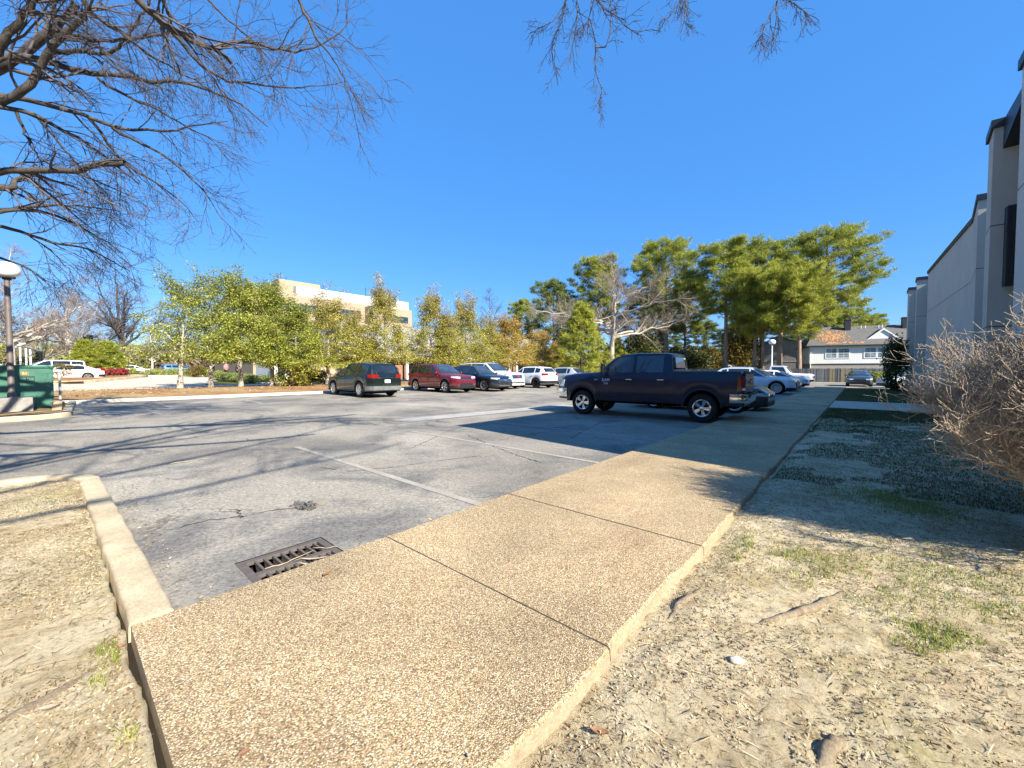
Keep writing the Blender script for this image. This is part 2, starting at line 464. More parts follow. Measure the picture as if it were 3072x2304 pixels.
crack([(880, 972), (930, 950), (958, 935), (1010, 918)], .01); crack([(420, 935), (560, 930), (700, 922), (830, 905)], .02)
crack([(690, 1010), (760, 1018), (850, 1010), (940, 996), (1040, 985)], .008)
def blob(cx, cy, r, z, name, mat, kind, n=22, sq=.6):
    mb = MB(); mb.add([(cx + cos(2 * pi * k / n) * r * random.uniform(.6, 1.1), cy + sin(2 * pi * k / n) * r * sq * random.uniform(.6, 1.1), z) for k in range(n)], [tuple(range(n))])
    return tag(mb.build(name, mat), kind=kind)
q = gnd(655, 1094); blob(q.x, q.y, .16, .0035, 'pothole', MT['crack'], 'structure')
q2 = gnd(690, 1084); blob(q2.x, q2.y, .15, .004, 'pothole_patch', simple('broken_asphalt_fill', (.27, .23, .175), .95, bump=.5), 'structure')
rub = MB()
for k in range(70):
    a = random.uniform(0, 2 * pi); r = random.random() ** .6 * .19; s = random.uniform(.004, .017)
    rub.box((-s, -s * .7, 0), (s, s * .8, s * 1.2), Matrix.Translation((q.x + cos(a) * r, q.y + sin(a) * r * .6, .004)) @ Matrix.Rotation(random.uniform(0, 3), 4, 'Z') @ Matrix.Rotation(random.uniform(-.4, .4), 4, 'X'))
tag(rub.build('loose_gravel', simple('asphalt_rubble', (.11, .105, .1), .9)), kind='stuff')

# ------------------------------------------------------------------ walkway of exposed-aggregate slabs
WX0, WX1, WZ = -2.89, -.9, .10
wk = MB(); ys = [.23] + [1.75 + 1.5 * k for k in range(27)] + [42.4]
for i, (a, b) in enumerate(zip(ys, ys[1:])):
    g = .006; y0, y1 = a + g, b - g; dz = random.uniform(-.006, .006); n = 24
    def edge(x, amp, sd):
        return [(x + amp * (vn(sd, y * 3.1) - .5) + amp * .5 * (vn(sd + 7, y * 14) - .5), y) for y in np.linspace(y0, y1, n)]
    Lf = edge(WX0, .01, 3.3); Rt = edge(WX1, .035, 9.1)
    vs = []
    for (xl, yl), (xr, yr) in zip(Lf, Rt):
        vs += [(xl, yl, -.05), (xl, yl, WZ + dz - .006), (xl + .008, yl, WZ + dz), (xr - .012, yr, WZ + dz), (xr, yr, WZ + dz - .012), (xr + .012, yr, -.05)]
    wk.cur = 0
    fs = []; side = []
    for r in range(n - 1):
        for c in range(5):
            f = (r * 6 + c, r * 6 + c + 1, (r + 1) * 6 + c + 1, (r + 1) * 6 + c)
            (fs if c in (1, 2, 3) else side).append(f)
    base = len(wk.v); wk.add(vs, fs)
    for f in side + [tuple(range(6))[::-1], tuple((n - 1) * 6 + k for k in range(6))]:
        wk.f.append(tuple(base + k for k in f)); wk.mi.append(1)
o = wk.build('walkway', [MT['agg'], MT['slab_edge']], recalc=True); tag(o, kind='structure')
sheet('walkway_bed', [(WX0 + .02, .25), (WX1 - .03, .25), (WX1 - .03, 42.3), (WX0 + .02, 42.3)], .045, MT['soil'])
# cross path to the building and the far lawn patch
sheet('entry_path', [(WX1 + .03, 18.7), (3.2, 18.7), (3.2, 23.3), (WX1 + .03, 23.3)], .095, MT['drive'])
grid_sheet('lawn', np.linspace(WX1 + .03, 3.1, 30), np.linspace(23.32, 40.2, 90), lambda X, Y: .09 + .05 * fbm(X * 2, Y * 2), MT['lawn'])
grid_sheet('lawn_edge', np.linspace(WX1 + .03, 2.6, 40), np.linspace(10.5, 18.68, 120), lambda X, Y: -.02 + .11 * fbm(X * 1.3, Y * 1.3) + .03 * np.clip((Y - 12) / 4, -1, 1) - .05 * np.clip((X - .8) / 1.2, 0, 1), MT['lawn'])  # lawn strip, run farther over the dirt to darken the building's shadow

# bare sandy ground on the right of the walk and behind it
def dirt_z(X, Y):
    z = .015 + .05 * fbm(X * .9, Y * .9, 3) + .020 * fbm(X * 7, Y * 7, 3) + .026 * fbm(X * 17, Y * 17, 2) + .012 * vn(X * 36, Y * 36)
    d = np.clip((X - WX1) / .25, 0, 1)
    return z - .035 * (1 - d) * (Y > .23)
xs = spaced(-.91, 9, 0.2, .016, 1.018, .5); ys_ = spaced(-8, 18.7, 2.2, .015, 1.018, .5)
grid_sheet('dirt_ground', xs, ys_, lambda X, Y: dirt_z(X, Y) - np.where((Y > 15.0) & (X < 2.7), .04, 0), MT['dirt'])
def isl_z(X, Y):
    z = .045 + .045 * fbm(X * 1.1 + 9, Y * 1.1, 3) + .014 * fbm(X * 8, Y * 8, 3) + .014 * fbm(X * 20, Y * 20, 2)
    return z
xi = spaced(-7.72, -.905, -2.8, .022, 1.03, .10)
top_x = np.where(xi < -7.15, -.43 + np.sqrt(np.maximum(.575 ** 2 - (xi + 7.15) ** 2, 0)), np.where(xi < -2.86, .205, .205)) \
    + .03 * (vn(xi * 6, 1.5) - .5) + .022 * (vn(xi * 19, 4.5) - .5)
sy = np.concatenate([np.linspace(0, .9, 30)[:-1], np.linspace(.9, 1, 45)])
def island_mesh():
    X = np.repeat(xi[None, :], len(sy), 0); Y = -8 + (top_x[None, :] + 8) * sy[:, None]
    V = np.stack([X, Y, isl_z(X, Y)], -1); nx, ny = len(xi), len(sy)
    V = np.concatenate([V, np.stack([X[-1:], Y[-1:] + .004, X[-1:] * 0 - .02], -1)]).reshape(-1, 3)
    i, j = np.meshgrid(np.arange(nx - 1), np.arange(ny)); k = (j * nx + i).ravel()
    return tag(link('dirt_island', np_mesh('dirt_island', V, np.stack([k, k + 1, k + nx + 1, k + nx], -1)), MT['dirt'], smooth=True), kind='structure')
island_mesh()
sheet('island_soil', [(-8.0, -8), (1, -8), (1, .24), (WX0 + .05, .28), (-7.4, .28), (-8.0, -.3)], .006, MT['soil'])

def kerb(path, w, h, name='kerb', mat=None, z0=-.05, closed=False, zf=None):
    """concrete kerb with rounded arrises swept along a ground path (left side = lot side)"""
    P = [Vector((x, y, 0)) for x, y in path]; mb = MB(); rows = []
    prof = [(-w / 2, z0), (-w / 2, h - .03), (-w / 2 + .008, h - .01), (-w / 2 + .025, h), (w / 2 - .02, h), (w / 2 - .006, h - .008), (w / 2, h - .025), (w / 2 + .004, z0)]
    for i, p in enumerate(P):
        t = (P[min(i + 1, len(P) - 1)] - P[max(i - 1, 0)]).normalized(); n = Vector((-t.y, t.x, 0))
        zz = zf(p.x) if zf else 0; j = random.uniform(-.006, .006)
        rows.append([(p.x + n.x * (a + j), p.y + n.y * (a + j), zz + z + random.uniform(-.002, .002)) for a, z in prof])
    mb.grid(rows)
    mb.add(rows[0], [tuple(range(len(prof)))]); mb.add(rows[-1], [tuple(range(len(prof)))[::-1]])
    return tag(mb.build(name, mat or MT['kerb'], recalc=True, angle=50), kind='structure')
arc = lambda cx, cy, r, a0, a1, n: [(cx + r * cos(radians(a0 + (a1 - a0) * k / n)), cy + r * sin(radians(a0 + (a1 - a0) * k / n))) for k in range(n + 1)]
kp = [(WX0 + .0 - .008 - .2 * k, .33 - .003 * k) for k in range(22)]
kerb(kp[:8], .19, .115); kerb([(kp[7][0] - .008, kp[7][1])] + kp[8:16], .19, .112); kerb([(kp[15][0] - .008, kp[15][1])] + kp[16:] + arc(-7.15, -.43, .70, 90, 180, 12) + [(-7.88, -1 - .5 * k) for k in range(14)], .19, .116)

# the far edge of the lot: kerb, mulch bed, driveway
kerb([(-23.35, -1.5 + 1.5 * k) for k in range(40)], .42, .13, mat=MT['pale_conc'], zf=tz)
grid_sheet('mulch_bed', np.linspace(-34.2, -23.5, 36), np.linspace(-3, 57, 140), lambda X, Y: T(X) + .085 + .12 * np.clip((X + 23.5) / -2, 0, 1) * (1 - np.clip((-31.5 - X) / 2.7, 0, 1)) + .05 * fbm(X, Y), MT['mulch'])
grid_sheet('driveway', np.linspace(-60.0, -34.1, 50), np.linspace(-25, 36, 60), lambda X, Y: .075 + T(X), MT['drive'], keep=lambda X, Y: (Y < 9.6 + (X + 45) * -.25) | (X > -39.5))
grid_sheet('street', np.linspace(-84, -59.9, 24), np.linspace(-60, 60, 60), lambda X, Y: .07 + T(X), MT['grey_conc'])
kerb([(-39.3 + .0 * k, 11.5 + 1.5 * k) for k in range(16)], .2, .2, mat=MT['pale_conc'], zf=tz)
# second island at the far left, under the cabinet and the lamp
isl2 = [(-17.2, -14), (-17.2, -1.3)] + [(x, y) for x, y in arc(-18.0, -.5, .75, 0, 90, 6)] + [(-22, .42), (-23.4, .5), (-23.4, -14)]
mb = MB(); mb.prism(isl2, -.02, .21); tag(mb.build('cabinet_island', MT['mulch']), kind='structure')
kerb([(-17.15, -14 + .8 * k) for k in range(17)] + arc(-17.95, -.55, .8, 0, 90, 8) + [(-19, .28), (-21, .36), (-23.2, .47)], .2, .13, zf=tz)
# brick-edged planting island in the driveway
isl3 = [(-45.5, -8), (-44.6, .1), (-46.5, 2.0), (-52, 4.6), (-57.5, 6.4), (-58.6, 5.4), (-57.5, -8)]
grid_sheet('planting_island', np.linspace(-58.6, -44.4, 24), np.linspace(-8, 6.6, 24), lambda X, Y: .22 + T(X) + .05 * fbm(X, Y), MT['mulch'],
           keep=lambda X, Y: (Y < 2.0 + (-46.5 - X) * .42) & (X < -44.7) & (Y < 6.2))
kerb([(-44.5, -8), (-44.5, -4), (-44.6, .1), (-45.2, 1.3), (-46.5, 2.15), (-49, 3.3), (-52, 4.75), (-55, 5.8), (-57.6, 6.55), (-58.6, 6.0), (-58.9, 5)], .3, .30, mat=MT['kerb'], zf=tz)
kerb([(-6 + .8 * k, 56.6) for k in range(26)], .25, .16, mat=MT['pale_conc'])
kerb([(-59.8, 6 + 2 * k) for k in range(28)], .3, .22, mat=MT['pale_conc'], zf=tz)

# ------------------------------------------------------------------ world and sun
SUN_EL, SUN_D = radians(35), Vector((.993, -.118, 0))
w = bpy.data.worlds.new('World'); scene.world = w; w.use_nodes = True
wn, wl = w.node_tree.nodes, w.node_tree.links
bg = wn['Background']; sky = wn.new('ShaderNodeTexSky'); sky.sky_type = 'NISHITA'; sky.sun_disc = False
sky.sun_elevation = SUN_EL; sky.sun_rotation = atan2(SUN_D.x, SUN_D.y)
sky.altitude = 100; sky.air_density = 1.0; sky.dust_density = .1; sky.ozone_density = 4.0
hs = wn.new('ShaderNodeHueSaturation'); hs.inputs['Saturation'].default_value = 1.25
mx = wn.new('ShaderNodeMix'); mx.data_type = 'RGBA'; mx.inputs[0].default_value = .52
mx.inputs[7].default_value = (.72, 2.6, 7.0, 1)
wl.new(sky.outputs[0], hs.inputs['Color']); wl.new(hs.outputs[0], mx.inputs[6]); wl.new(mx.outputs[2], bg.inputs['Color']); bg.inputs['Strength'].default_value = .074
sd = bpy.data.lights.new('sun', 'SUN'); sd.energy = 5.0; sd.angle = radians(.5); sd.color = (1, .93, .80)
so = bpy.data.objects.new('sun', sd); COL.objects.link(so)
sdir = Vector((SUN_D.x * cos(SUN_EL), SUN_D.y * cos(SUN_EL), sin(SUN_EL)))
so.rotation_euler = sdir.to_track_quat('Z', 'Y').to_euler(); so.location = (20, -5, 30)
scene.view_settings.view_transform = 'Standard'; scene.view_settings.look = 'None'
scene.view_settings.exposure = 1.32; scene.view_settings.gamma = 1
try: scene.cycles.max_bounces = 6; scene.cycles.transparent_max_bounces = 4; scene.cycles.diffuse_bounces = 3; scene.cycles.glossy_bounces = 3
except Exception: pass
# ------------------------------------------------------------------ cars
def interp(tab, x):
    if x <= tab[0][0]: return tab[0][1]
    for (x0, y0), (x1, y1) in zip(tab, tab[1:]):
        if x <= x1: return y0 + (y1 - y0) * (x - x0) / (x1 - x0) if x1 > x0 else y1
    return tab[-1][1]
def smooth_tab(tab, it=1):
    return tab

class Car:
    """lofted body; local +x is forward, y to the car's left, z up, origin on the ground"""
    def __init__(s, W, top, belt, wheels, wr, sill=.28, H=None, tumble=.22, arch=None, nose=.78, tail=.8, fdx=None, rdx=None, bed=None, fl=.55, rl=.4, flare=0.):
        s.W = W / 2; s.top = top; s.belt = belt; s.wheels = wheels; s.wr = wr; s.sill = sill; s.bed = bed; s.flare = flare
        s.H = H or max(z for x, z in top); s.tumble = tumble; s.arch = arch or wr + .065
        s.x0, s.x1 = top[0][0], top[-1][0]; s.nose, s.tail, s.fl, s.rl = nose, tail, fl, rl
        s.fdx = fdx or [(0, 0), (2, 0)]; s.rdx = rdx or [(0, 0), (2, 0)]
    def w(s, x):
        f = 1.0
        if x > s.x1 - s.fl:
            t = (x - (s.x1 - s.fl)) / s.fl; f = 1 - (1 - s.nose) * t ** 2.2
        if x < s.x0 + s.rl:
            t = ((s.x0 + s.rl) - x) / s.rl; f = min(f, 1 - (1 - s.tail) * t ** 2.2)
        b = 1 - .02 * abs((x - (s.x0 + s.x1) / 2) / ((s.x1 - s.x0) / 2)) ** 2
        return s.W * f * b
    def zlow(s, x):
        z = interp(s.sill, x) if isinstance(s.sill, list) else s.sill
        for xw in s.wheels:
            d = abs(x - xw)
            if d < s.arch: z = max(z, s.wr + sqrt(max(s.arch ** 2 - d * d, 0)))
        return z
    def dx(s, x, z):
        o = 0
        k = (x - (s.x1 - .55)) / .55
        if k > 0: o += interp(s.fdx, z) * k ** 1.5
        k = ((s.x0 + .45) - x) / .45
        if k > 0: o -= interp(s.rdx, z) * k ** 1.5
        return o
    def half(s, x):
        zl = s.zlow(x); bt = max(interp(s.belt, x), zl + .06); tp = max(interp(s.top, x), bt + .012); w = s.w(x)
        fl = 0
        for xw in s.wheels:
            d = abs(x - xw)
            if d < s.arch + .16: fl = max(fl, s.flare * min(1, (s.arch + .16 - d) / .14))
        wb = w * .955; fr = min(1, (tp - bt) / max(.05, s.H - bt)); wt = wb - s.tumble * fr - .03
        if tp - bt < .16: wt = wb - .05 - .25 * (tp - bt)
        inbed = s.bed and s.bed[0] <= x <= s.bed[1]
        R = [(w * .965 + fl, zl), (w + fl, zl + (bt - zl) * .3), (w * 1.003 + fl * .8, zl + (bt - zl) * .62), (w * .985, zl + (bt - zl) * .87), (wb, bt)]
        if inbed:
            tp = interp(s.top, x)
            R += [(wb - .01, tp), (wb - .075, tp + .005), (wb - .09, s.bed[2]), (wb * .5, s.bed[2]), (0, s.bed[2])]
        else:
            c = .035
            R += [(wb + (wt - wb) * .5, bt + (tp - bt) * .5), (wt, tp - c * .8 * min(1, (tp - bt) / .1)), (wt * .86, tp - c * .15 * min(1, (tp - bt) / .1)), (wt * .45, tp + .012), (0, tp + .018)]
        return R
    def pt(s, x, y, z, off=0): return (x + s.dx(x, z), y, z)
    def stations(s):
        X = set(np.round(np.linspace(s.x0, s.x1, 44), 4))
        for xw in s.wheels:
            for k in range(-9, 10):
                X.add(round(xw + s.arch * sin(k / 9 * pi / 2), 4))
            X.add(round(xw - s.arch - .006, 4)); X.add(round(xw + s.arch + .006, 4))
        for x, z in s.top: X.add(round(x, 4))
        for k in (.03, .08, .15, .25, .35): X.add(round(s.x1 - k, 4)); X.add(round(s.x0 + k, 4))
        if s.bed:
            for b in s.bed[:2]: X.add(round(b - .004, 4)); X.add(round(b + .004, 4))
        X = sorted(x for x in X if s.x0 <= x <= s.x1); return X
    def yside(s, x, z):
        R = s.half(x)
        for (y0, z0), (y1, z1) in zip(R, R[1:]):
            if z0 <= z <= z1 and z1 > z0: return y0 + (y1 - y0) * (z - z0) / (z1 - z0)
        if z < R[0][1]: return R[0][0]
        return R[5][0]
    def yglass(s, x, z):
        bt = interp(s.belt, x); wb = s.w(x) * .955; fr = (z - bt) / max(.05, s.H - bt)
        return wb - (s.tumble + .03) * fr
    def body(s, name, mat, root):
        mb = MB(); X = s.stations(); rows = []
        for x in X:
            h = s.half(x)
            ring = [s.pt(x, -y, z) for y, z in h] + [s.pt(x, y, z) for y, z in h[-2::-1]]
            rows.append(ring)
        mb.grid(rows); k = len(rows[0])
        for row, fl in ((rows[0], 1), (rows[-1], 0)):
            b = len(mb.v); mb.v += row; m = k // 2
            for i in range(m):
                if i == m - 1 or k - 2 - i == i + 1: f = (b + i, b + i + 1, b + k - 1 - i)
                else: f = (b + i, b + i + 1, b + k - 2 - i, b + k - 1 - i)
                mb.f.append(f if fl else f[::-1]); mb.mi.append(0)
        return mb.build(name, mat, root, recalc=True, angle=38)
    def under(s, root, z0=.2):
        mb = MB(); zt = min(z for x, z in s.belt) - .12
        if s.bed: zt = s.bed[2] - .04
        mb.box((s.x0 + .22, -s.W + .27, z0), (s.x1 - .25, s.W - .27, zt))
        for xw in s.wheels:      # axles and wheel-house linings
            mb.tube([(xw, -s.W + .2, s.wr), (xw, s.W - .2, s.wr)], .06, 6)
        return mb.build('underbody', MT['under'], root)
    def side(s, name, mat, root, poly, off=.008, solid=0, glass=True, sides=(1, -1), n=10):
        """panel laid on the flank: poly = (x, z) outline"""
        fy = s.yglass if glass else s.yside; out = []
        for sg in sides:
            mb = MB(); P = []
            m = len(poly)
            for i in range(m):
                (xa, za), (xb, zb) = poly[i], poly[(i + 1) % m]; k = 3
                for j in range(k):
                    x, z = xa + (xb - xa) * j / k, za + (zb - za) * j / k; P.append((x, z))
            mb.add([s.pt(x, sg * (fy(x, z) + off), z) for x, z in P] + [s.pt(x, sg * (fy(x, z) + off - .02), z) for x, z in P],
                   [tuple(range(len(P)))] + [(i, (i + 1) % len(P), len(P) + (i + 1) % len(P), len(P) + i) for i in range(len(P))])
            out.append(mb.build(name, mat, root, recalc=True))
        return out
    def panel(s, name, mat, root, xa, xb, za, zb, off=.005, sides=(1, -1), nx=8, nz=6, thick=.012):
        """curved grid panel (a door skin)"""
        out = []
        for sg in sides:
            mb = MB(); G = []
            for i in range(nx + 1):
                x = xa + (xb - xa) * i / nx; z1 = zb(x) if callable(zb) else zb; z0 = max(za(x) if callable(za) else za, s.zlow(x) + .012); row = []
                for j in range(nz + 1):
                    z = z0 + (z1 - z0) * j / nz; row.append(s.pt(x, sg * (s.yside(x, z) + off), z))
                G.append(row)
            mb.grid(G); out.append(mb.build(name, mat, root, recalc=True, solid=thick, angle=40))
        return out
    def across(s, name, mat, root, xa, xb, frac=.86, off=.008, n=6, k=6):
        """windscreen / rear window: follows the top line from xa to xb"""
        mb = MB(); G = []
        for i in range(n + 1):
            x = xa + (xb - xa) * i / n; R = s.half(x); wt = R[6][0] * frac + .0; tp = R[9][1]; row = []
            d = .01; sl = (s.half(x + d)[9][1] - s.half(x - d)[9][1]) / (2 * d); nl = 1 / sqrt(1 + sl * sl)
            for j in range(k + 1):
                y = -wt + 2 * wt * j / k; q = abs(y) / max(.01, R[6][0])
                z = tp - .05 * max(0, q - .4) ** 2
                p = s.pt(x, y, z); row.append((p[0] - sl * nl * off, p[1], p[2] + nl * off))
            G.append(row)
        mb.grid(G); return mb.build(name, mat, root, recalc=True, solid=.01, smooth=True)
    def corner(s, name, mat, root, end, sg, ext, yin, za, zb, off=.012, thick=.03, slope=0., zin=None):
        """lamp or trim that wraps round a corner; ext = reach along the flank, yin = inner y on the end face"""
        xe = s.x1 if end > 0 else s.x0; cols = []
        m = 5
        for i in range(m): x = xe - end * ext * (1 - i / m); cols.append((x, s.w(x) * .992 + off, 0))
        cols.append((xe + end * off * .5, s.w(xe) + off * .5, .5))
        for i in range(1, 5): cols.append((xe + end * off, s.w(xe) + (yin - s.w(xe)) * i / 4, 1))
        mb = MB(); G = []; L = len(cols) - 1
        for c, (x, y, f) in enumerate(cols):
            t = c / L; row = []
            z0, z1 = za + slope * (1 - t), zb + slope * (1 - t) * .6
            if zin and f: z0, z1 = z0 + (zin[0] - za) * t, z1 + (zin[1] - zb) * t
            for j in range(4):
                z = z0 + (z1 - z0) * j / 3; xx = x
                row.append((xx + s.dx(min(max(x, s.x0), s.x1), z), sg * y, z))
            G.append(row)
        mb.grid(G); return mb.build(name, mat, root, recalc=True, solid=thick, angle=45)
    def face(s, name, mat, root, end, y0, y1, za, zb, off=.015, thick=.02, bulge=0, parent=None):
        """panel on the nose or tail"""
        xe = s.x1 if end > 0 else s.x0; mb = MB(); G = []
        for i in range(9):
            y = y0 + (y1 - y0) * i / 8; row = []
            for j in range(4):
                z = za + (zb - za) * j / 3; x = xe + s.dx(xe, z) + end * (off + bulge * (1 - (abs(y) / max(abs(y0), abs(y1))) ** 2))
                row.append((x, y, z))
            G.append(row)
        mb.grid(G); return mb.build(name, mat, root, recalc=True, solid=thick)
    def bumper(s, name, mat, root, end, za, zb, off=.02, ext=.5, thick=.03):
        xe = s.x1 if end > 0 else s.x0; mb = MB(); cols = []
        for i in range(6): x = xe - end * ext * (1 - i / 6); cols.append((x, s.w(x) + off))
        full = cols + [(xe + end * off, s.w(xe) + off * .6)]
        for i in range(1, 8): full.append((xe + end * (off + .02), s.w(xe) * (1 - 2 * i / 8)))
        full += [(xe + end * off, -s.w(xe) - off * .6)] + [(x, -y) for x, y in cols[::-1]]
        zm = (za + zb) / 2
        G = [[(x + s.dx(min(max(x, s.x0), s.x1), zm) + (end * .012 if j == 1 else 0), y + (.01 if y > 0 else -.01) * (j == 1), z) for j, z in enumerate((za, zm, zb))] for x, y in full]
        mb.grid(G); return mb.build(name, mat, root, recalc=True, solid=thick, angle=45)

def wheel_meshes(r, wd, spokes, rim_r, double=False):
    t = MB(); k = wd / 2
    t.lathe([(rim_r, -k * .8), (rim_r + .01, -k), (r * .9, -k), (r - .012, -k * .8), (r, -k * .45), (r, k * .45), (r - .012, k * .8), (r * .9, k), (rim_r + .01, k), (rim_r, k * .8), (rim_r - .02, -k * .3), (rim_r - .02, -k * .8)], 28, axis='y')
    m = MB()
    m.lathe([(rim_r + .004, k * .98), (rim_r - .02, k * 1.0), (rim_r - .035, k * .9), (rim_r - .045, k * .2)], 28, axis='y')
    b = len(m.f)
    for i in range(spokes):
        for da in ((-.11, .11) if double else (0,)):
            a = 2 * pi * i / spokes + da
            M = Matrix.Rotation(-a, 4, 'Y')
            h = .03 if double else min(.06, pi * rim_r / spokes * .45)
            m.add([tuple(M @ Vector(p)) for p in ((.03, k * .75, -h * .8), (rim_r - .015, k * .86, -h), (rim_r - .015, k * .86, h), (.03, k * .75, h * .8), (.03, k * .2, -h * .9), (rim_r - .015, k * .2, -h * 1.1), (rim_r - .015, k * .2, h * 1.1), (.03, k * .2, h * .9))],
                  [(0, 1, 2, 3), (0, 4, 5, 1), (2, 6, 7, 3), (1, 5, 6, 2)])
    m.lathe([(.0, k * .9), (.045, k * .88), (.06, k * .76), (.06, k * .5)], 14, axis='y')
    d = MB(); d.lathe([(.0, k * .12), (rim_r - .02, k * .12), (rim_r - .02, k * .02)], 20, axis='y')  # brake disc widened into a dark backing that darkens the spoke gaps
    return t, m, d
_wc = {}
def add_wheels(car, root, wd=.23, spokes=5, rim_r=.24, mat='alloy', double=False, inset=.0):
    key = (car.wr, wd, spokes, rim_r, double)
    for xw in car.wheels:
        for sg in (1, -1):
            t, m, d = wheel_meshes(car.wr, wd, spokes, rim_r, double)
            wh = empty('wheel', (xw, sg * (car.W - wd / 2 - .015 - inset), car.wr), 0 if sg > 0 else pi, parent=root)
            a = random.uniform(0, 1.2)
            o1 = t.build('tyre', MT['tyre'], wh, angle=40); o2 = m.build('rim', MT[mat], wh, recalc=True, angle=35); o3 = d.build('brake_dark_backing', MT['darkalloy'], wh, recalc=True)
            for o in (o1, o2, o3): o.rotation_euler = (0, a, 0)

def mirrors(c, root, x, z, mat, size=(.1, .2, .14), out=.12, tall=False):
    for sg in (1, -1):
        y = c.yglass(x, z); mb = MB(); a, b, h = size
        mb.lathe([(.0, 0), (.8, .02), (1, .18), (.95, .5), (.6, .85), (0, 1)], 12, Matrix.Translation((x + .02, sg * (y + out), z)) @ Matrix.Diagonal((a, b / 2, h / 2, 1)) @ Matrix.Rotation(pi / 2, 4, 'Y'))
        mb.tube([(x, sg * (y - .02), z - .04), (x, sg * (y + out * .6), z - .02)], .022, 6)
        o = mb.build('wing_mirror', mat, root, recalc=True, angle=40)
def handles(c, root, spots, mat, doors=None):
    for i, (x, z) in enumerate(spots):
        for sg in (1, -1):
            y = c.yside(x, z); mb = MB(); mb.box((x - .1, min(sg * (y + .012), sg * (y + .04)), z - .014), (x + .1, max(sg * (y + .012), sg * (y + .04)), z + .014))
            mb.build('door_handle', mat, (doors[i][0 if sg > 0 else 1] if doors else root), bevel=.006)
def door_pair(c, root, paint, spans, za, hz, hmat):
    D = []
    for (xa, xb) in spans:
        D.append(c.panel('door', paint, root, xa, xb, za, lambda x: interp(c.belt, x) - .012))
    handles(c, root, [(xa + .16, hz) for xa, xb in spans], hmat, D)
def plate(c, root, end, z, w=.31, txt=None):
    o = c.face('licence_plate', MT['plate'], root, end, -w / 2, w / 2, z, z + .155, off=.03, thick=.008); return o
MYZ = lambda x, y, z, end: Matrix.Translation((x, y, z)) @ Matrix(((0, 0, end, 0), (end, 0, 0, 0), (0, 1, 0, 0), (0, 0, 0, 1)))   # text facing +-x
MXZ = lambda x, y, z, sg: Matrix.Translation((x, y, z)) @ Matrix(((-sg, 0, 0, 0), (0, 0, sg, 0), (0, 1, 0, 0), (0, 0, 0, 1)))   # text facing +-y

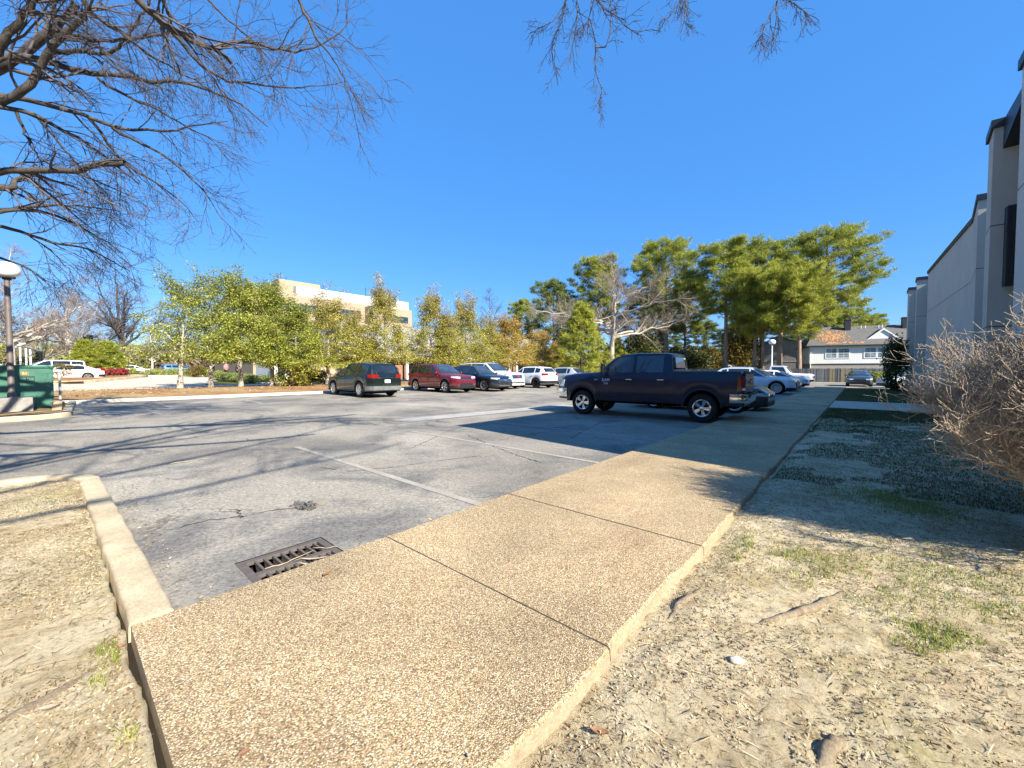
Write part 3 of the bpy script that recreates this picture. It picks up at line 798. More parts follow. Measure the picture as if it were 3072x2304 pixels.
def suv(name, paint, label, cat='suv', L=4.75, W=1.9, H=1.74, wb=2.8, fo=.92, hood=1.06, belt0=1.02, belt1=1.12, ws=(.52, -.03), rear=(.1, .36), wr=.385, rim='alloy', spokes=5, double=False,
        group=None, lower=None, trim='black', grille='black', tumble=.24, doors=True, sill=.3, roofdrop=.06, third=True, rail=True, lamps=True, tailz=(.88, 1.12), front_z=.84, bumper=None, rimr=.25, flare=.0, deck=None):
    """ws = (x of windscreen base, x of its top) measured from mid wheelbase; rear = (inset of tailgate glass base, inset of roof end)"""
    x1 = wb / 2 + fo; x0 = x1 - L
    cw, rt = wb / 2 * ws[0] + .15, ws[1]
    top = [(x0, belt1 - .10 if not deck else deck[0]), (x0 + rear[0], belt1 + .0 if not deck else deck[1])]
    if deck: top += [(x0 + deck[2], deck[1] + .01)]
    top += [(x0 + rear[1], H - roofdrop - .02), (x0 + rear[1] + .25, H - roofdrop + .02), ((rt + x0) / 2, H), (rt - .15, H - .01), (rt + .1, H - .045), (cw - .05, hood + .06), (cw + .12, hood + .005), ((cw + x1) / 2 + .1, hood - .03), (x1 - .22, hood - .075), (x1, front_z)]
    belt = [(x0, belt1 - .14 if not deck else deck[0] - .03), (x0 + .12, belt1 - .03 if not deck else deck[1] - .04), (x0 + .5, belt1 - .02 if not deck else belt1 - .02), (0, (belt0 + belt1) / 2), (cw - .1, belt0), (cw + .1, hood - .045), ((cw + x1) / 2, hood - .11), (x1 - .22, hood - .155), (x1, front_z - .1)]
    c = Car(W, top, belt, (wb / 2, -wb / 2), wr, sill=sill, H=H, tumble=tumble, flare=flare, fdx=[(.25, -.05), (.4, .03), (.6, .02), (.8, -.02), (1.1, -.1)], rdx=[(.25, -.06), (.45, .03), (.62, .02), (.9, .0), (1.3, -.0)])
    r = empty(name, label=label, cat=cat, group=group)
    c.body('body', paint, r); c.under(r)
    # side glass
    bz = lambda x: interp(belt, x) + .025; tzf = lambda x: interp(top, x) - .095
    fx = cw - .22; bx = -.02; rx = -wb / 2 + .12; qx = x0 + max(rear) + .05
    if deck: qx = max(qx, x0 + rear[1] + .02)
    def tri(xs): return [(x, bz(x)) for x in xs] + [(x, max(bz(x) + .05, tzf(x))) for x in xs[::-1]]
    def win(a, b): return tri([a + (b - a) * i / 5 for i in range(6)])
    c.side('window', MT['glass'], r, win(bx + .05, fx)); c.side('window', MT['glass'], r, win(rx + .05, bx - .05))
    if third: c.side('window', MT['glass'], r, win(qx + (.02 if not deck else .1), rx - .04))
    c.across('windscreen', MT['glass_clear'], r, cw - .02, rt + .14, .9)
    if not deck: c.across('rear_window', MT['glass'], r, x0 + rear[0] + .02, x0 + rear[1] - .05 if rear[1] > rear[0] + .1 else x0 + rear[1], .84)
    else: c.across('rear_window', MT['glass'], r, x0 + deck[2] + .03, x0 + rear[1] - .04, .84)
    tm = MT[trim]
    if doors: door_pair(c, r, paint, [(bx, cw - .12), (rx - .1 if rx - .1 > -wb / 2 + c.arch * .3 else -wb / 2 + c.arch * .3, bx - .02)], sill + .05, (belt0 + belt1) / 2 - .12, paint if trim != 'chrome' else MT['chrome'])
    mirrors(c, r, cw - .2, belt0 + .1, paint)
    # lower cladding
    lm = lower or MT['black']
    c.panel('sill_trim', lm, r, -wb / 2 + c.arch + .02, wb / 2 - c.arch - .02, sill - .02, sill + .07, off=.01, nz=2)
    c.bumper('rear_bumper', bumper or lm, r, -1, .36, .56, .018, .42); c.bumper('front_bumper', bumper or lm, r, 1, .26, .42, .012, .45)
    if rail:
        for sg in (1, -1):
            mb = MB(); xs = np.linspace(x0 + rear[1] + .3, rt - .1, 8)
            mb.tube([(x, sg * (c.half(x)[6][0] - .03), c.half(x)[6][1] + (.05 if 0 < i < 7 else .01)) for i, x in enumerate(xs)], .016, 6); mb.build('roof_rail', MT['chrome'] if rail == 'chrome' else MT['black'], r)
    if lamps:
        for sg in (1, -1):
            c.corner('tail_lamp', MT['lamp_red'], r, -1, sg, .26, W / 2 * .5, tailz[0], tailz[1], slope=.02)
            c.corner('headlamp', MT['lamp_clear'], r, 1, sg, .32, W / 2 * .45, front_z - .14, front_z - .02, slope=.06)
    plate(c, r, -1, .72)
    add_wheels(c, r, .235, spokes, rimr, rim, double)
    return r, c
def place(r, x, y, head, z=None):
    if z is None: z = tz(x)
    r.location = (x, y, z); r.rotation_euler = (0, 0, radians(head)); return r

P_navy = mat_carpaint('deep_blue_paint', (.002, .004, .022), .0, .3, .2)
P_green = mat_carpaint('dark_green_grey_paint', (.007, .013, .011), .2, .25, .6)
P_maroon = mat_carpaint('maroon_paint', (.17, .008, .018), .35, .25)
P_dnavy = mat_carpaint('midnight_paint', (.008, .012, .022), .3, .22)
P_white = mat_carpaint('white_car_paint', (.74, .75, .76), 0, .35)
P_silver = mat_carpaint('silver_paint', (.52, .55, .54), .35, .3)
P_pale = mat_carpaint('pale_blue_white_paint', (.60, .66, .72), .1, .3)
P_dark = mat_carpaint('black_car_paint', (.01, .01, .012), .2, .22)
P_slate = mat_carpaint('slate_blue_paint', (.04, .06, .09), .4, .28)
P_sky = mat_carpaint('bright_blue_paint', (.10, .28, .45), .2, .3)
GF = 'cars parked nose or tail to the far kerb'; GN = 'cars parked nose-in beside the walkway'; GS = 'vehicles on the street at the far left'

# dark green SUV, tail towards the camera
r, c = suv('parked_car', P_green, 'dark green SUV parked nose to the far kerb, tail lamps facing the lot', H=1.73, W=1.92, L=4.79, wb=2.79, group=GF, rail=False, lower=MT['black'], tailz=(.95, 1.12), bumper=simple('grey_bumper', (.24, .26, .25), .3, .5), spokes=6)
c.face('tailgate_trim', MT['chrome'], r, -1, -.33, .33, .95, 1.0, off=.02, thick=.02); c.face('badge', MT['chrome'], r, -1, -.06, .06, 1.02, 1.08, off=.02, thick=.012)
place(r, -20.2, 10.9, 180)
mb = MB(); mb.lathe([(.018, 0), (.015, .02), (.004, .06), (.003, .16)], 8, Matrix.Translation((-2.0, 0, 1.7))); mb.build('antenna', MT['black'], r)
# maroon SUV, nose towards the camera
r, c = suv('parked_car', P_maroon, 'maroon SUV with a slatted grille, beside the navy blue crossover', H=1.75, W=1.94, L=4.82, wb=2.92, fo=.9, group=GF, hood=1.12, belt0=1.1, belt1=1.16, front_z=.98, spokes=5, double=True, rail='black', flare=.015, tumble=.22)
for k in range(7): c.face('grille', MT['black'], r, 1, -.46 + k * .135, -.46 + k * .135 + .09, .8, .93, off=.02)
c.face('grille_surround', MT['chrome'], r, 1, -.5, .5, .785, .797, off=.03); c.face('lower_grille', MT['black'], r, 1, -.5, .5, .42, .58, off=.03)
c.face('bumper_trim', MT['chrome'], r, 1, -.55, .55, .395, .415, off=.04)
place(r, -20.2, 16.3, 0)
r, c = suv('parked_car', P_dnavy, 'navy blue crossover with a chrome barred grille, nose out beside the maroon SUV', H=1.68, W=1.95, L=4.86, wb=2.86, fo=.98, group=GF, hood=1.05, belt0=1.04, belt1=1.2, front_z=.88, spokes=5, rimr=.27, rail=False, rear=(.1, .6), tumble=.27)
c.face('grille', MT['black'], r, 1, -.62, .62, .5, .8, off=.02)
for z in (.58, .66, .74): c.face('grille_bar', MT['chrome'], r, 1, -.6, .6, z, z + .025, off=.05)
c.face('badge', MT['gold'], r, 1, -.09, .09, .69, .74, off=.09, thick=.012); c.face('lower_bumper', MT['chrome'], r, 1, -.5, .5, .34, .38, off=.04)
place(r, -19.8, 19.2, 0)
r, c = suv('parked_car', P_white, 'big white SUV with a tall square grille, nose out beyond the navy crossover', H=1.92, W=2.05, L=5.6, wb=3.1, fo=1.0, group=GF, hood=1.24, belt0=1.2, belt1=1.22, front_z=1.1, wr=.41, spokes=6, rimr=.28, rail='black', rear=(.06, .22), tumble=.18, sill=.36, lower=P_white, ws=(.56, .0))
c.face('grille', MT['black'], r, 1, -.55, .55, .74, 1.02, off=.02)
for z in (.8, .87, .94): c.face('grille_bar', MT['chrome'], r, 1, -.52, .52, z, z + .022, off=.05)
text_mesh('GMC', .15, MT['redbadge'], 'badge', r, MYZ(c.x1 + .07, 0, .88, 1), .012)
c.face('lower_grille', MT['black'], r, 1, -.7, .7, .42, .5, off=.035)
place(r, -21.2, 22.0, 0)
r, c = suv('parked_car', P_white, 'small white crossover with black wheels and dark lower trim, tail towards the lot', H=1.66, W=1.86, L=4.5, wb=2.69, group=GF, rim='darkalloy', belt0=1.02, belt1=1.18, rear=(.12, .45), tailz=(.95, 1.13), roofdrop=.08)
place(r, -20.0, 25.0, 180)
r, c = suv('parked_car', P_silver, 'silver crossover at the end of the far row, partly hidden by the pickup bonnet', H=1.62, W=1.85, L=4.6, wb=2.7, group=GF, belt0=1.0, belt1=1.12, rear=(.14, .75), tumble=.28, rail=False)
place(r, -19.5, 28.6, 180)

# pickup truck
top = [(-2.98, 1.36), (-2.9, 1.42), (-2.8, 1.425), (-1.16, 1.43), (-1.1, 1.44), (-1.02, 1.95), (-.9, 1.975), (0, 1.995), (.45, 1.97), (.72, 1.90), (1.30, 1.43), (1.42, 1.405), (2.1, 1.37), (2.65, 1.30), (2.85, 1.2)]
belt = [(-2.98, 1.28), (-2.8, 1.36), (-1.1, 1.37), (-.95, 1.36), (0, 1.36), (.9, 1.345), (1.35, 1.33), (2.1, 1.28), (2.65, 1.18), (2.85, 1.05)]
ck = Car(2.0, top, belt, (1.87, -1.92), .405, sill=.5, H=1.97, tumble=.17, arch=.50, nose=.84, tail=.96, fl=.5, rl=.2, bed=(-2.86, -1.14, .93), flare=.02,
         fdx=[(.3, 0), (.7, .05), (1.0, .03), (1.3, -.06)], rdx=[(.3, 0), (1.4, 0)])
tr = empty('pickup_truck', label='dark blue four-door pickup truck parked in the building shade, tail over the walkway', cat='pickup')
ck.body('body', P_navy, tr); ck.under(tr, .42)
ck.side('window', MT['glass'], tr, [(.12, 1.395), (1.12, 1.385), (1.0, 1.52), (.62, 1.86), (.12, 1.9)])
ck.side('window', MT['glass'], tr, [(-.82, 1.40), (.02, 1.395), (.02, 1.9), (-.82, 1.9)])
ck.across('windscreen', MT['glass_clear'], tr, 1.27, .78, .9); ck.across('rear_window', MT['glass_clear'], tr, -1.095, -1.03, .86)
D = [ck.panel('door', P_navy, tr, .08, 1.16, .58, 1.345), ck.panel('door', P_navy, tr, -.92, .06, .58, 1.345)]
handles(ck, tr, [(.22, 1.18), (-.76, 1.18)], MT['chrome'], D)
ck.panel('sill_step', MT['black'], tr, -1.3, 1.3, .5, .56, off=.02, nz=2)
for sg in (1, -1):
    ck.corner('headlamp', MT['lamp_clear'], tr, 1, sg, .26, .62, .93, 1.16, slope=-.02); ck.corner('tail_lamp', MT['lamp_red'], tr, -1, sg, .17, .93, .92, 1.28)
    ck.corner('reversing_lamp', MT['plate'], tr, -1, sg, .05, .93, .925, .99, off=.024, thick=.02)
    mb = MB(); y = ck.yglass(1.02, 1.45)
    mb.box((1.0, -.09, 0), (1.09, .09, .32), Matrix.Translation((0, sg * (y + .22), 1.36))); mb.box((1.03, min(sg * y - .02, sg * (y + .2)), 1.42), (1.07, max(sg * y - .02, sg * (y + .2)), 1.46))
    mb.build('wing_mirror', MT['black'], tr, bevel=.02)
    mb = MB(); mb.box((.995, -.075, 0), (.999, .075, .25), Matrix.Translation((0, sg * (y + .22), 1.39))); mb.build('mirror_glass', MT['chrome'], tr)
    for k, xw in enumerate(ck.wheels):   # arch lips
        mb = MB(); A = [[(xw + (ck.arch + dr) * cos(a), sg * (ck.yside(xw + ck.arch * 1.02 * cos(a), ck.wr + .2) + o), ck.wr + (ck.arch + dr) * sin(a)) for dr, o in ((-.005, -.02), (.0, .026), (.05, .026), (.06, .0))] for a in np.linspace(.1, pi - .1, 15)]
        mb.grid(A); mb.build('arch_trim', MT['black'], tr, recalc=True, smooth=True)
ck.bumper('front_bumper', MT['chrome'], tr, 1, .58, .86, .05, .42); ck.face('grille', MT['chrome'], tr, 1, -.55, .55, .9, 1.18, off=.04)
ck.bumper('rear_bumper', MT['chrome'], tr, -1, .60, .83, .09, .34); ck.face('bumper_step', MT['black'], tr, -1, -.7, .7, .79, .835, off=.13, thick=.06)
ck.face('tailgate', P_navy, tr, -1, -.88, .88, .88, 1.38, off=.02, thick=.03); ck.face('tailgate_spoiler', MT['black'], tr, -1, -.9, .9, 1.36, 1.43, off=.04, thick=.08)
text_mesh('RAM', .16, MT['chrome'], 'tailgate_badge', tr, MYZ(ck.x0 - .05, 0, 1.15, -1), .006)
y = ck.yside(1.0, 1.15)
for sg in (1, -1):
    yy = sg * (ck.yside(1.0, 1.14) + .02)
    text_mesh('RAM', .135, MT['plate'], 'door_badge', tr, MXZ(1.0, yy, 1.15, sg), .006); text_mesh('2500', .075, MT['plate'], 'door_badge', tr, MXZ(1.0, yy, 1.045, sg), .006)
    text_mesh('HEMI', .05, MT['plate'], 'fender_badge', tr, MXZ(1.36, sg * (ck.yside(1.36, 1.15) + .012), 1.16, sg), .005)
add_wheels(ck, tr, .27, 5, .245, 'chrome', True)
place(tr, -5.22, 12.6, 184); tr.scale = (.965, .98, 1)

# cars beyond the pickup
r, c = suv('parked_car', P_dark, 'black saloon in the next bay, only its nose showing behind the pickup tail', cat='car', H=1.44, W=1.84, L=4.8, wb=2.8, group=GN, hood=.95, belt0=.93, belt1=1.0, wr=.335, front_z=.7, deck=(.98, 1.06, .55), rear=(.05, 1.25), rail=False, third=False, sill=.24, tumble=.26, ws=(.55, -.15))
c.face('bumper_trim', MT['chrome'], r, 1, -.6, .6, .3, .325, off=.04); place(r, -4.62, 16.1, 0)
r, c = suv('parked_car', P_pale, 'pale blue white crossover with multi-spoke wheels, parked beyond the pickup', H=1.68, W=1.9, L=4.82, wb=2.86, fo=.93, group=GN, belt0=1.04, belt1=1.16, spokes=10, rimr=.28, hood=1.08, front_z=.84, rear=(.12, .75), tumble=.28, rail='chrome', trim='chrome')
c.face('grille', MT['black'], r, 1, -.55, .55, .45, .78, off=.03)
for k in range(5): c.face('grille_bar', MT['chrome'], r, 1, -.5, .5, .5 + k * .055, .515 + k * .055, off=.05)
place(r, -5.3, 29.9, 0)
r, c = suv('parked_car', P_dark, 'black car with silver grille, nose just past the pale blue white crossover', cat='car', H=1.5, W=1.84, L=4.7, wb=2.75, group=GN, hood=.98, belt0=.95, belt1=1.02, wr=.34, front_z=.76, rail=False, rear=(.1, .7))
c.face('grille', MT['chrome'], r, 1, -.5, .5, .5, .66, off=.03); place(r, -5.5, 34.4, 0)
r, c = suv('parked_car', P_white, 'white hatchback with its nose in the sun, beyond the black car', cat='car', H=1.5, W=1.78, L=4.3, wb=2.6, group=GN, hood=.98, belt0=.95, belt1=1.05, wr=.32, front_z=.72, rail=False, rear=(.12, .6), tumble=.3, ws=(.75, .1))
place(r, -5.35, 39.6, 0)
# old white pickup
top = [(-2.7, 1.12), (-2.6, 1.16), (-1.0, 1.17), (-.95, 1.18), (-.78, 1.86), (-.6, 1.9), (.2, 1.9), (.42, 1.84), (.8, 1.25), (.95, 1.22), (2.2, 1.17), (2.45, 1.08)]
belt = [(-2.7, 1.06), (-1, 1.12), (.7, 1.16), (.9, 1.15), (2.2, 1.1), (2.45, 1.0)]
co = Car(1.96, top, belt, (1.55, -1.5), .39, sill=.48, H=1.9, tumble=.16, arch=.46, nose=.94, tail=.97, fl=.3, rl=.2, bed=(-2.58, -.98, .8))
r = empty('pickup_truck', label='old white pickup by the wooden fence, behind the white hatchback', cat='pickup')
co.body('body', P_white, r); co.under(r, .4)
co.side('window', MT['glass'], r, [(-.62, 1.2), (.55, 1.2), (.25, 1.78), (-.62, 1.8)]); co.across('windscreen', MT['glass'], r, .78, .46, .9); co.across('rear_window', MT['glass'], r, -.93, -.8, .86)
door_pair(co, r, P_white, [(-.65, .7)], .52, 1.0, MT['chrome']); mirrors(co, r, .6, 1.25, MT['black'])
co.bumper('front_bumper', MT['chrome'], r, 1, .5, .68, .04, .3); co.face('grille', MT['black'], r, 1, -.7, .7, .75, .98, off=.02)
for sg in (1, -1): co.corner('headlamp', MT['lamp_clear'], r, 1, sg, .06, .72, .76, .97)
add_wheels(co, r, .24, 5, .22, 'alloy'); place(r, -5.6, 44.6, 0)
# slate blue saloon facing the camera
r, c = suv('parked_car', P_slate, 'slate blue saloon facing down the walkway in front of the fence', cat='car', H=1.46, W=1.86, L=4.9, wb=2.83, hood=.97, belt0=.95, belt1=1.02, wr=.34, front_z=.74, deck=(1.0, 1.06, .5), rear=(.05, 1.25), rail=False, third=False, sill=.24, tumble=.28, ws=(.55, -.15))
c.face('grille', MT['black'], r, 1, -.45, .45, .5, .66, off=.03); c.face('lower_grille', MT['black'], r, 1, -.55, .55, .3, .4, off=.03)
text_mesh('H', .13, MT['chrome'], 'badge', r, MYZ(c.x1 + .06, 0, .6, 1), .01); place(r, -.15, 50.0, -88)
r, c = suv('parked_car', P_dark, 'dark SUV beside the fence, half hidden by the bare shrub', H=1.72, W=1.9, group=None); place(r, 3.1, 53.5, -100)
r, c = suv('parked_car', P_pale, 'grey white car nosing out from behind the far end of the building', cat='car', H=1.5, W=1.82, L=4.5, wb=2.65, hood=.98, belt0=.95, belt1=1.05, wr=.33, front_z=.75, rail=False, rear=(.1, .7)); place(r, 3.3, 46.6, -150)
# street traffic
r, c = suv('minivan', P_white, 'white minivan on the street, its rear towards the small pines', cat='minivan', H=1.78, W=1.98, L=5.15, wb=3.05, fo=.95, group=GS, hood=1.1, belt0=1.02, belt1=1.08, rear=(.08, .3), ws=(.85, .35), tailz=(.95, 1.35), rail=False, lower=P_white, tumble=.26)
place(r, -64.5, -.2, -82, .80)
r, c = suv('street_car', P_white, 'white saloon in front of the minivan, low roof just above the hedge', cat='car', H=1.46, W=1.84, L=4.8, wb=2.8, group=GS, hood=.95, belt0=.93, belt1=1.0, wr=.335, front_z=.7, deck=(.98, 1.06, .55), rear=(.05, 1.25), rail=False, third=False, sill=.24, tumble=.26, ws=(.55, -.15))
place(r, -52.8, .55, -84, .56)
r, c = suv('street_car', P_silver, 'silver car at the left edge of the street behind the green cabinet', cat='car', H=1.48, W=1.82, L=4.7, wb=2.75, group=GS, hood=.97, belt0=.94, belt1=1.02, wr=.33, front_z=.74, rail=False, rear=(.1, .8)); place(r, -57, -4.8, -85, .74)
r, c = suv('street_car', P_sky, 'bright blue car behind the tall bare tree across the street', cat='car', H=1.55, W=1.85, L=4.6, wb=2.7, group=GS, rail=False); place(r, -77.5, 12.6, 100, .8)
r, c = suv('street_car', P_white, 'white car low behind the small pines across the street', cat='car', H=1.45, W=1.84, L=4.8, wb=2.8, group=GS, hood=.95, belt0=.93, belt1=1.0, wr=.335, front_z=.7, deck=(.98, 1.06, .55), rear=(.05, 1.25), rail=False, third=False, sill=.24); place(r, -78.5, 7.6, 95, .8)
# ------------------------------------------------------------------ buildings
def mat_stucco(name, a, b, seams=None):
    t = NT(name); p = t.pos()
    c = t.ramp(t.noise(p, .7, 6, .65), [(.3, b), (.7, a)])
    st = t.ramp(t.noise(t.pos((3, 3, .25)), 1.6, 6, .7), [(.55, 0.), (.72, .35)])
    c = t.mix(st, c, tuple(x * .6 for x in b))
    t.bump(t.noise(p, 90, 4, .7), .4, .008); return t.set(c, .9, 0, .2)
def mat_siding(name, a, pitch_, vertical=True, dark=.55):
    t = NT(name); p = t.pos(); sx = t.node('ShaderNodeSeparateXYZ'); t.l.new(p, sx.inputs[0])
    v = t.math('ADD', sx.outputs[0], sx.outputs[1]) if vertical else sx.outputs[2]
    fr = t.math('FRACT', t.math('MULTIPLY', v, 1 / pitch_))
    g = t.ramp(fr, [(0., dark), (.06, 1.), (.94, 1.), (1., dark)])
    c = t.ramp(t.noise(p, 1.1, 5, .6), [(.3, tuple(x * .85 for x in a)), (.7, a)])
    c = t.mix(1., c, g, 'MULTIPLY'); t.bump(g, .4, .02); return t.set(c, .7, 0, .3)
def mat_shingle(name, a, b):
    t = NT(name); p = t.pos()
    br = t.node('ShaderNodeTexBrick'); mp = t.node('ShaderNodeMapping'); t.l.new(p, mp.inputs[0]); mp.inputs['Rotation'].default_value = (radians(90), 0, 0)
    sx = t.node('ShaderNodeSeparateXYZ'); t.l.new(p, sx.inputs[0]); cb = t.node('ShaderNodeCombineXYZ')
    t.l.new(t.math('ADD', sx.outputs[0], t.math('MULTIPLY', sx.outputs[1], .7)), cb.inputs[0]); t.l.new(sx.outputs[2], cb.inputs[1])
    t.l.new(cb.outputs[0], br.inputs['Vector']); br.inputs['Scale'].default_value = 3.2; br.inputs['Mortar Size'].default_value = .015
    br.inputs['Color1'].default_value = (*a, 1); br.inputs['Color2'].default_value = (*b, 1); br.inputs['Mortar'].default_value = (*[x * .5 for x in b], 1)
    c = t.mix(.5, br.outputs['Color'], t.ramp(t.noise(p, 2, 6, .7), [(.3, b), (.7, a)])); t.bump(br.outputs['Fac'], -.3, .02)
    return t.set(c, .9, 0, .2)
MT['stucco'] = mat_stucco('beige_stucco', (.60, .56, .47), (.52, .48, .40)); MT['stucco_light'] = mat_stucco('pale_stucco', (.66, .61, .53), (.58, .535, .46))
MT['coping'] = simple('dark_metal_coping', (.035, .037, .042), .45, .3); MT['win'] = mat_glass('window_glass', (.02, .03, .04), .02); MT['frame_dark'] = simple('dark_frame', (.02, .022, .024), .5)

# the stepped office building along the right
bld = empty('office_building', (2.1, 5.8, 0), label='beige stucco building with stepped fins and dark copings along the right side', cat='building')
BH = 7.05
def bpart(mb, name, mat, **k):
    o = mb.build(name, mat, None, **k); o.parent = bld; o.matrix_parent_inverse = Matrix.Translation((-2.1, -5.8, 0)); return o
fins = [   # plan outlines of the blocks, all as tall as the roof line
    ([(2.1, 5.8), (10.5, 5.8), (10.5, 11.75), (2.1, 11.75)], 'stucco_light'),
    ([(2.16, 14.2), (9.0, 14.2), (9.0, 15.05), (2.22, 15.05)], 'stucco'),
    ([(2.74, 19.8), (9.0, 19.8), (9.0, 32.9), (2.77, 32.9), (3.02, 22.6)], 'stucco'),
    ([(2.46, 34.7), (9.0, 34.7), (9.0, 35.7), (2.5, 35.7)], 'stucco'),
    ([(2.36, 38.6), (9.0, 38.6), (9.0, 40.3), (2.40, 40.3)], 'stucco'),
    ([(2.62, 41.6), (9.0, 41.6), (9.0, 42.2), (2.62, 42.2)], 'stucco_light')]
for poly, m in fins:
    mb = MB(); mb.prism(poly, -.1, BH)
    for zc in (2.9, 5.15):      # recessed reveal drawn as a dark joint, 2 mm proud
        pass
    bpart(mb, 'wall', MT[m])
    n = len(poly); cx = sum(p[0] for p in poly) / n; cy = sum(p[1] for p in poly) / n
    for hz in (2.45, 4.75):
        jb = MB(); jp = [(x + (-.003 if x < cx else .003), y + (-.003 if y < cy else .003)) for x, y in poly]; jb.prism(jp, hz, hz + .018); bpart(jb, 'joint', MT['frame_dark'])
    cp = MB(); cpoly = [(x + (-.05 if x < cx else .05), y + (-.05 if y < cy else .05)) for x, y in poly]; cp.prism(cpoly, BH - .10, BH + .08); bpart(cp, 'coping', MT['coping'])
# set-back walls between the fins
for (x, y0, y1, h) in ((3.5, 15.06, 19.79, BH - .25), (3.35, 32.91, 34.69, BH - .25), (3.1, 35.71, 38.59, BH - .2), (3.0, 40.31, 41.59, BH - .2)):
    mb = MB(); mb.box((x, y0, -.1), (8.9, y1, h)); bpart(mb, 'wall', MT['stucco'])
    cp = MB(); cp.box((x - .04, y0, h), (8.95, y1, h + .16)); bpart(cp, 'coping', MT['coping'])
mb = MB(); mb.box((4.3, 11.76, -.1), (8.9, 14.19, 6.2)); bpart(mb, 'wall', MT['stucco'])
# bay with a dark glazed window and sloped hood in the recess
mb = MB(); mb.box((2.36, 13.95, 3.35), (3.9, 14.19, 5.1)); bpart(mb, 'window_bay', MT['frame_dark'], bevel=.02)
mb = MB(); mb.box((2.44, 13.93, 3.5), (3.8, 13.948, 5.0)); bpart(mb, 'window', MT['win'])
for k in range(6):
    mb = MB(); mb.box((2.44 + k * .26, 13.915, 3.5), (2.475 + k * .26, 13.928, 5.0)); bpart(mb, 'window_bar', MT['frame_dark'])
mb = MB(); A = [(2.42, 14.18, 7.06), (2.42, 11.7, 6.05 + 1.75), (2.5, 14.18, 6.35)]
mb.add([(2.3, 14.19, 7.1), (2.3, 11.77, 7.1), (2.3, 14.19, 6.45), (6, 14.19, 7.1), (6, 11.77, 7.1), (6, 14.19, 6.45)], [(0, 1, 2), (3, 5, 4), (0, 3, 4, 1), (1, 4, 5, 2), (0, 2, 5, 3)])
bpart(mb, 'roof_hood', MT['coping'], recalc=True)

# tan office block far left
offb = empty('office_block', (-92, 26, tz(-92)), label='tan five-storey office block with ribbon windows rising above the yellow green trees', cat='building')
def opart(mb, name, mat, **k):
    o = mb.build(name, mat, None, **k); o.parent = offb; o.matrix_parent_inverse = Matrix.Translation((92, -26, -tz(-92))); return o
MT['tan'] = mat_stucco('tan_panels', (.37, .29, .205), (.32, .245, .17)); MT['screen'] = mat_siding('metal_screen', (.56, .57, .56), .6)
P0, P1 = dep(539, 612, 83), dep(818, 690, 103)
X0 = (P0.x + P1.x) / 2; Y0 = P0.y; topz = lambda u, v, d: dep(u, v, d).z
HB = 18.2
mb = MB(); mb.box((X0 - 30, Y0, 0), (X0, Y0 + 39, HB)); opart(mb, 'wall', MT['tan'])
for k, z in enumerate((3.2, 6.9, 10.6, 14.3)):
    z += .15
    for y in np.arange(Y0 + 2.2, Y0 + 24, 7.3):
        mb = MB(); mb.box((X0 - .25, y, z), (X0 + .02, y + 7.1, z + 1.9)); o = opart(mb, 'window', MT['win'])
        m2 = MB()
        for j in range(1, 8): m2.box((X0 + .021, y + j * .9 - .04, z), (X0 + .06, y + j * .9 + .04, z + 1.75))
        mm = m2.build('mullion', MT['frame_dark'], None); mm.parent = o
    for y in (Y0 + 30.6,):
        mb = MB(); mb.box((X0 - .25, y, z), (X0 + .02, y + 7.2, z + 1.75)); opart(mb, 'window', MT['win'])
    for x in np.arange(X0 - 29, X0 - 6, 7.5):
        mb = MB(); mb.box((x, Y0 - .02, z), (x + 6, Y0 + .25, z + 1.75)); opart(mb, 'window', MT['win'])
mb = MB(); mb.box((X0 - 28, Y0 + 9, HB), (X0 - .8, Y0 + 38.5, HB + 2.3)); opart(mb, 'roof_screen', MT['screen'])
mb = MB(); mb.box((X0 - 29.8, Y0 + .2, HB), (X0 - .2, Y0 + 8.9, HB + .45)); opart(mb, 'parapet', MT['tan'])
mb = MB(); mb.box((X0 - 14, Y0 + 6.0, HB + .46), (X0 - 2.5, Y0 + 15, HB + 3.6)); opart(mb, 'plant_room', MT['tan'])
mb = MB(); mb.box((X0 + .01, Y0 + 25.0, 0), (X0 + 4.5, Y0 + 29.5, HB - .6)); opart(mb, 'stair_tower', MT['tan'])
mb = MB(); mb.box((X0 + 1.2, Y0 + 24.98, 10), (X0 + 3.8, Y0 + 25.1, 12)); mb.box((X0 + 1.2, Y0 + 24.98, 14), (X0 + 3.8, Y0 + 25.1, 16)); opart(mb, 'window', MT['win'])
for (y, x) in ((7, -4), (9.5, -8), (28, -5), (36, -9)):
    mb = MB(); mb.tube([(X0 + x, Y0 + y, HB + 3.0), (X0 + x, Y0 + y, HB + 5.4)], .07, 6); opart(mb, 'aerial', MT['coping'])

# low brown building with a grey mansard roof behind the tree row
low = empty('low_building', (-40, 16.5, tz(-40)), label='low brown brick building with grey mansard roof behind the tree row', cat='building')
def lpart(mb, name, mat, **k):
    o = mb.build(name, mat, None, **k); o.parent = low; o.matrix_parent_inverse = Matrix.Translation((40, -16.5, -tz(-40))); return o
MT['brick'] = mat_shingle('brown_brick', (.34, .19, .12), (.24, .13, .08)); MT['mansard'] = mat_shingle('grey_shingles', (.30, .29, .29), (.20, .20, .205))
MT['tanbrick'] = mat_stucco('tan_brick_wall', (.52, .38, .26), (.42, .30, .20))
mb = MB(); mb.box((-62, 19.5, 0), (-41.5, 56, 2.9)); lpart(mb, 'wall', MT['brick'])
mb = MB(); mb.box((-41.4, 16.4, 0), (-40.9, 22, 2.55)); lpart(mb, 'garden_wall', MT['tanbrick'])
mb = MB(); mb.box((-62.5, 18.6, 2.9), (-40.4, 56.6, 3.2)); lpart(mb, 'fascia', MT['white'])
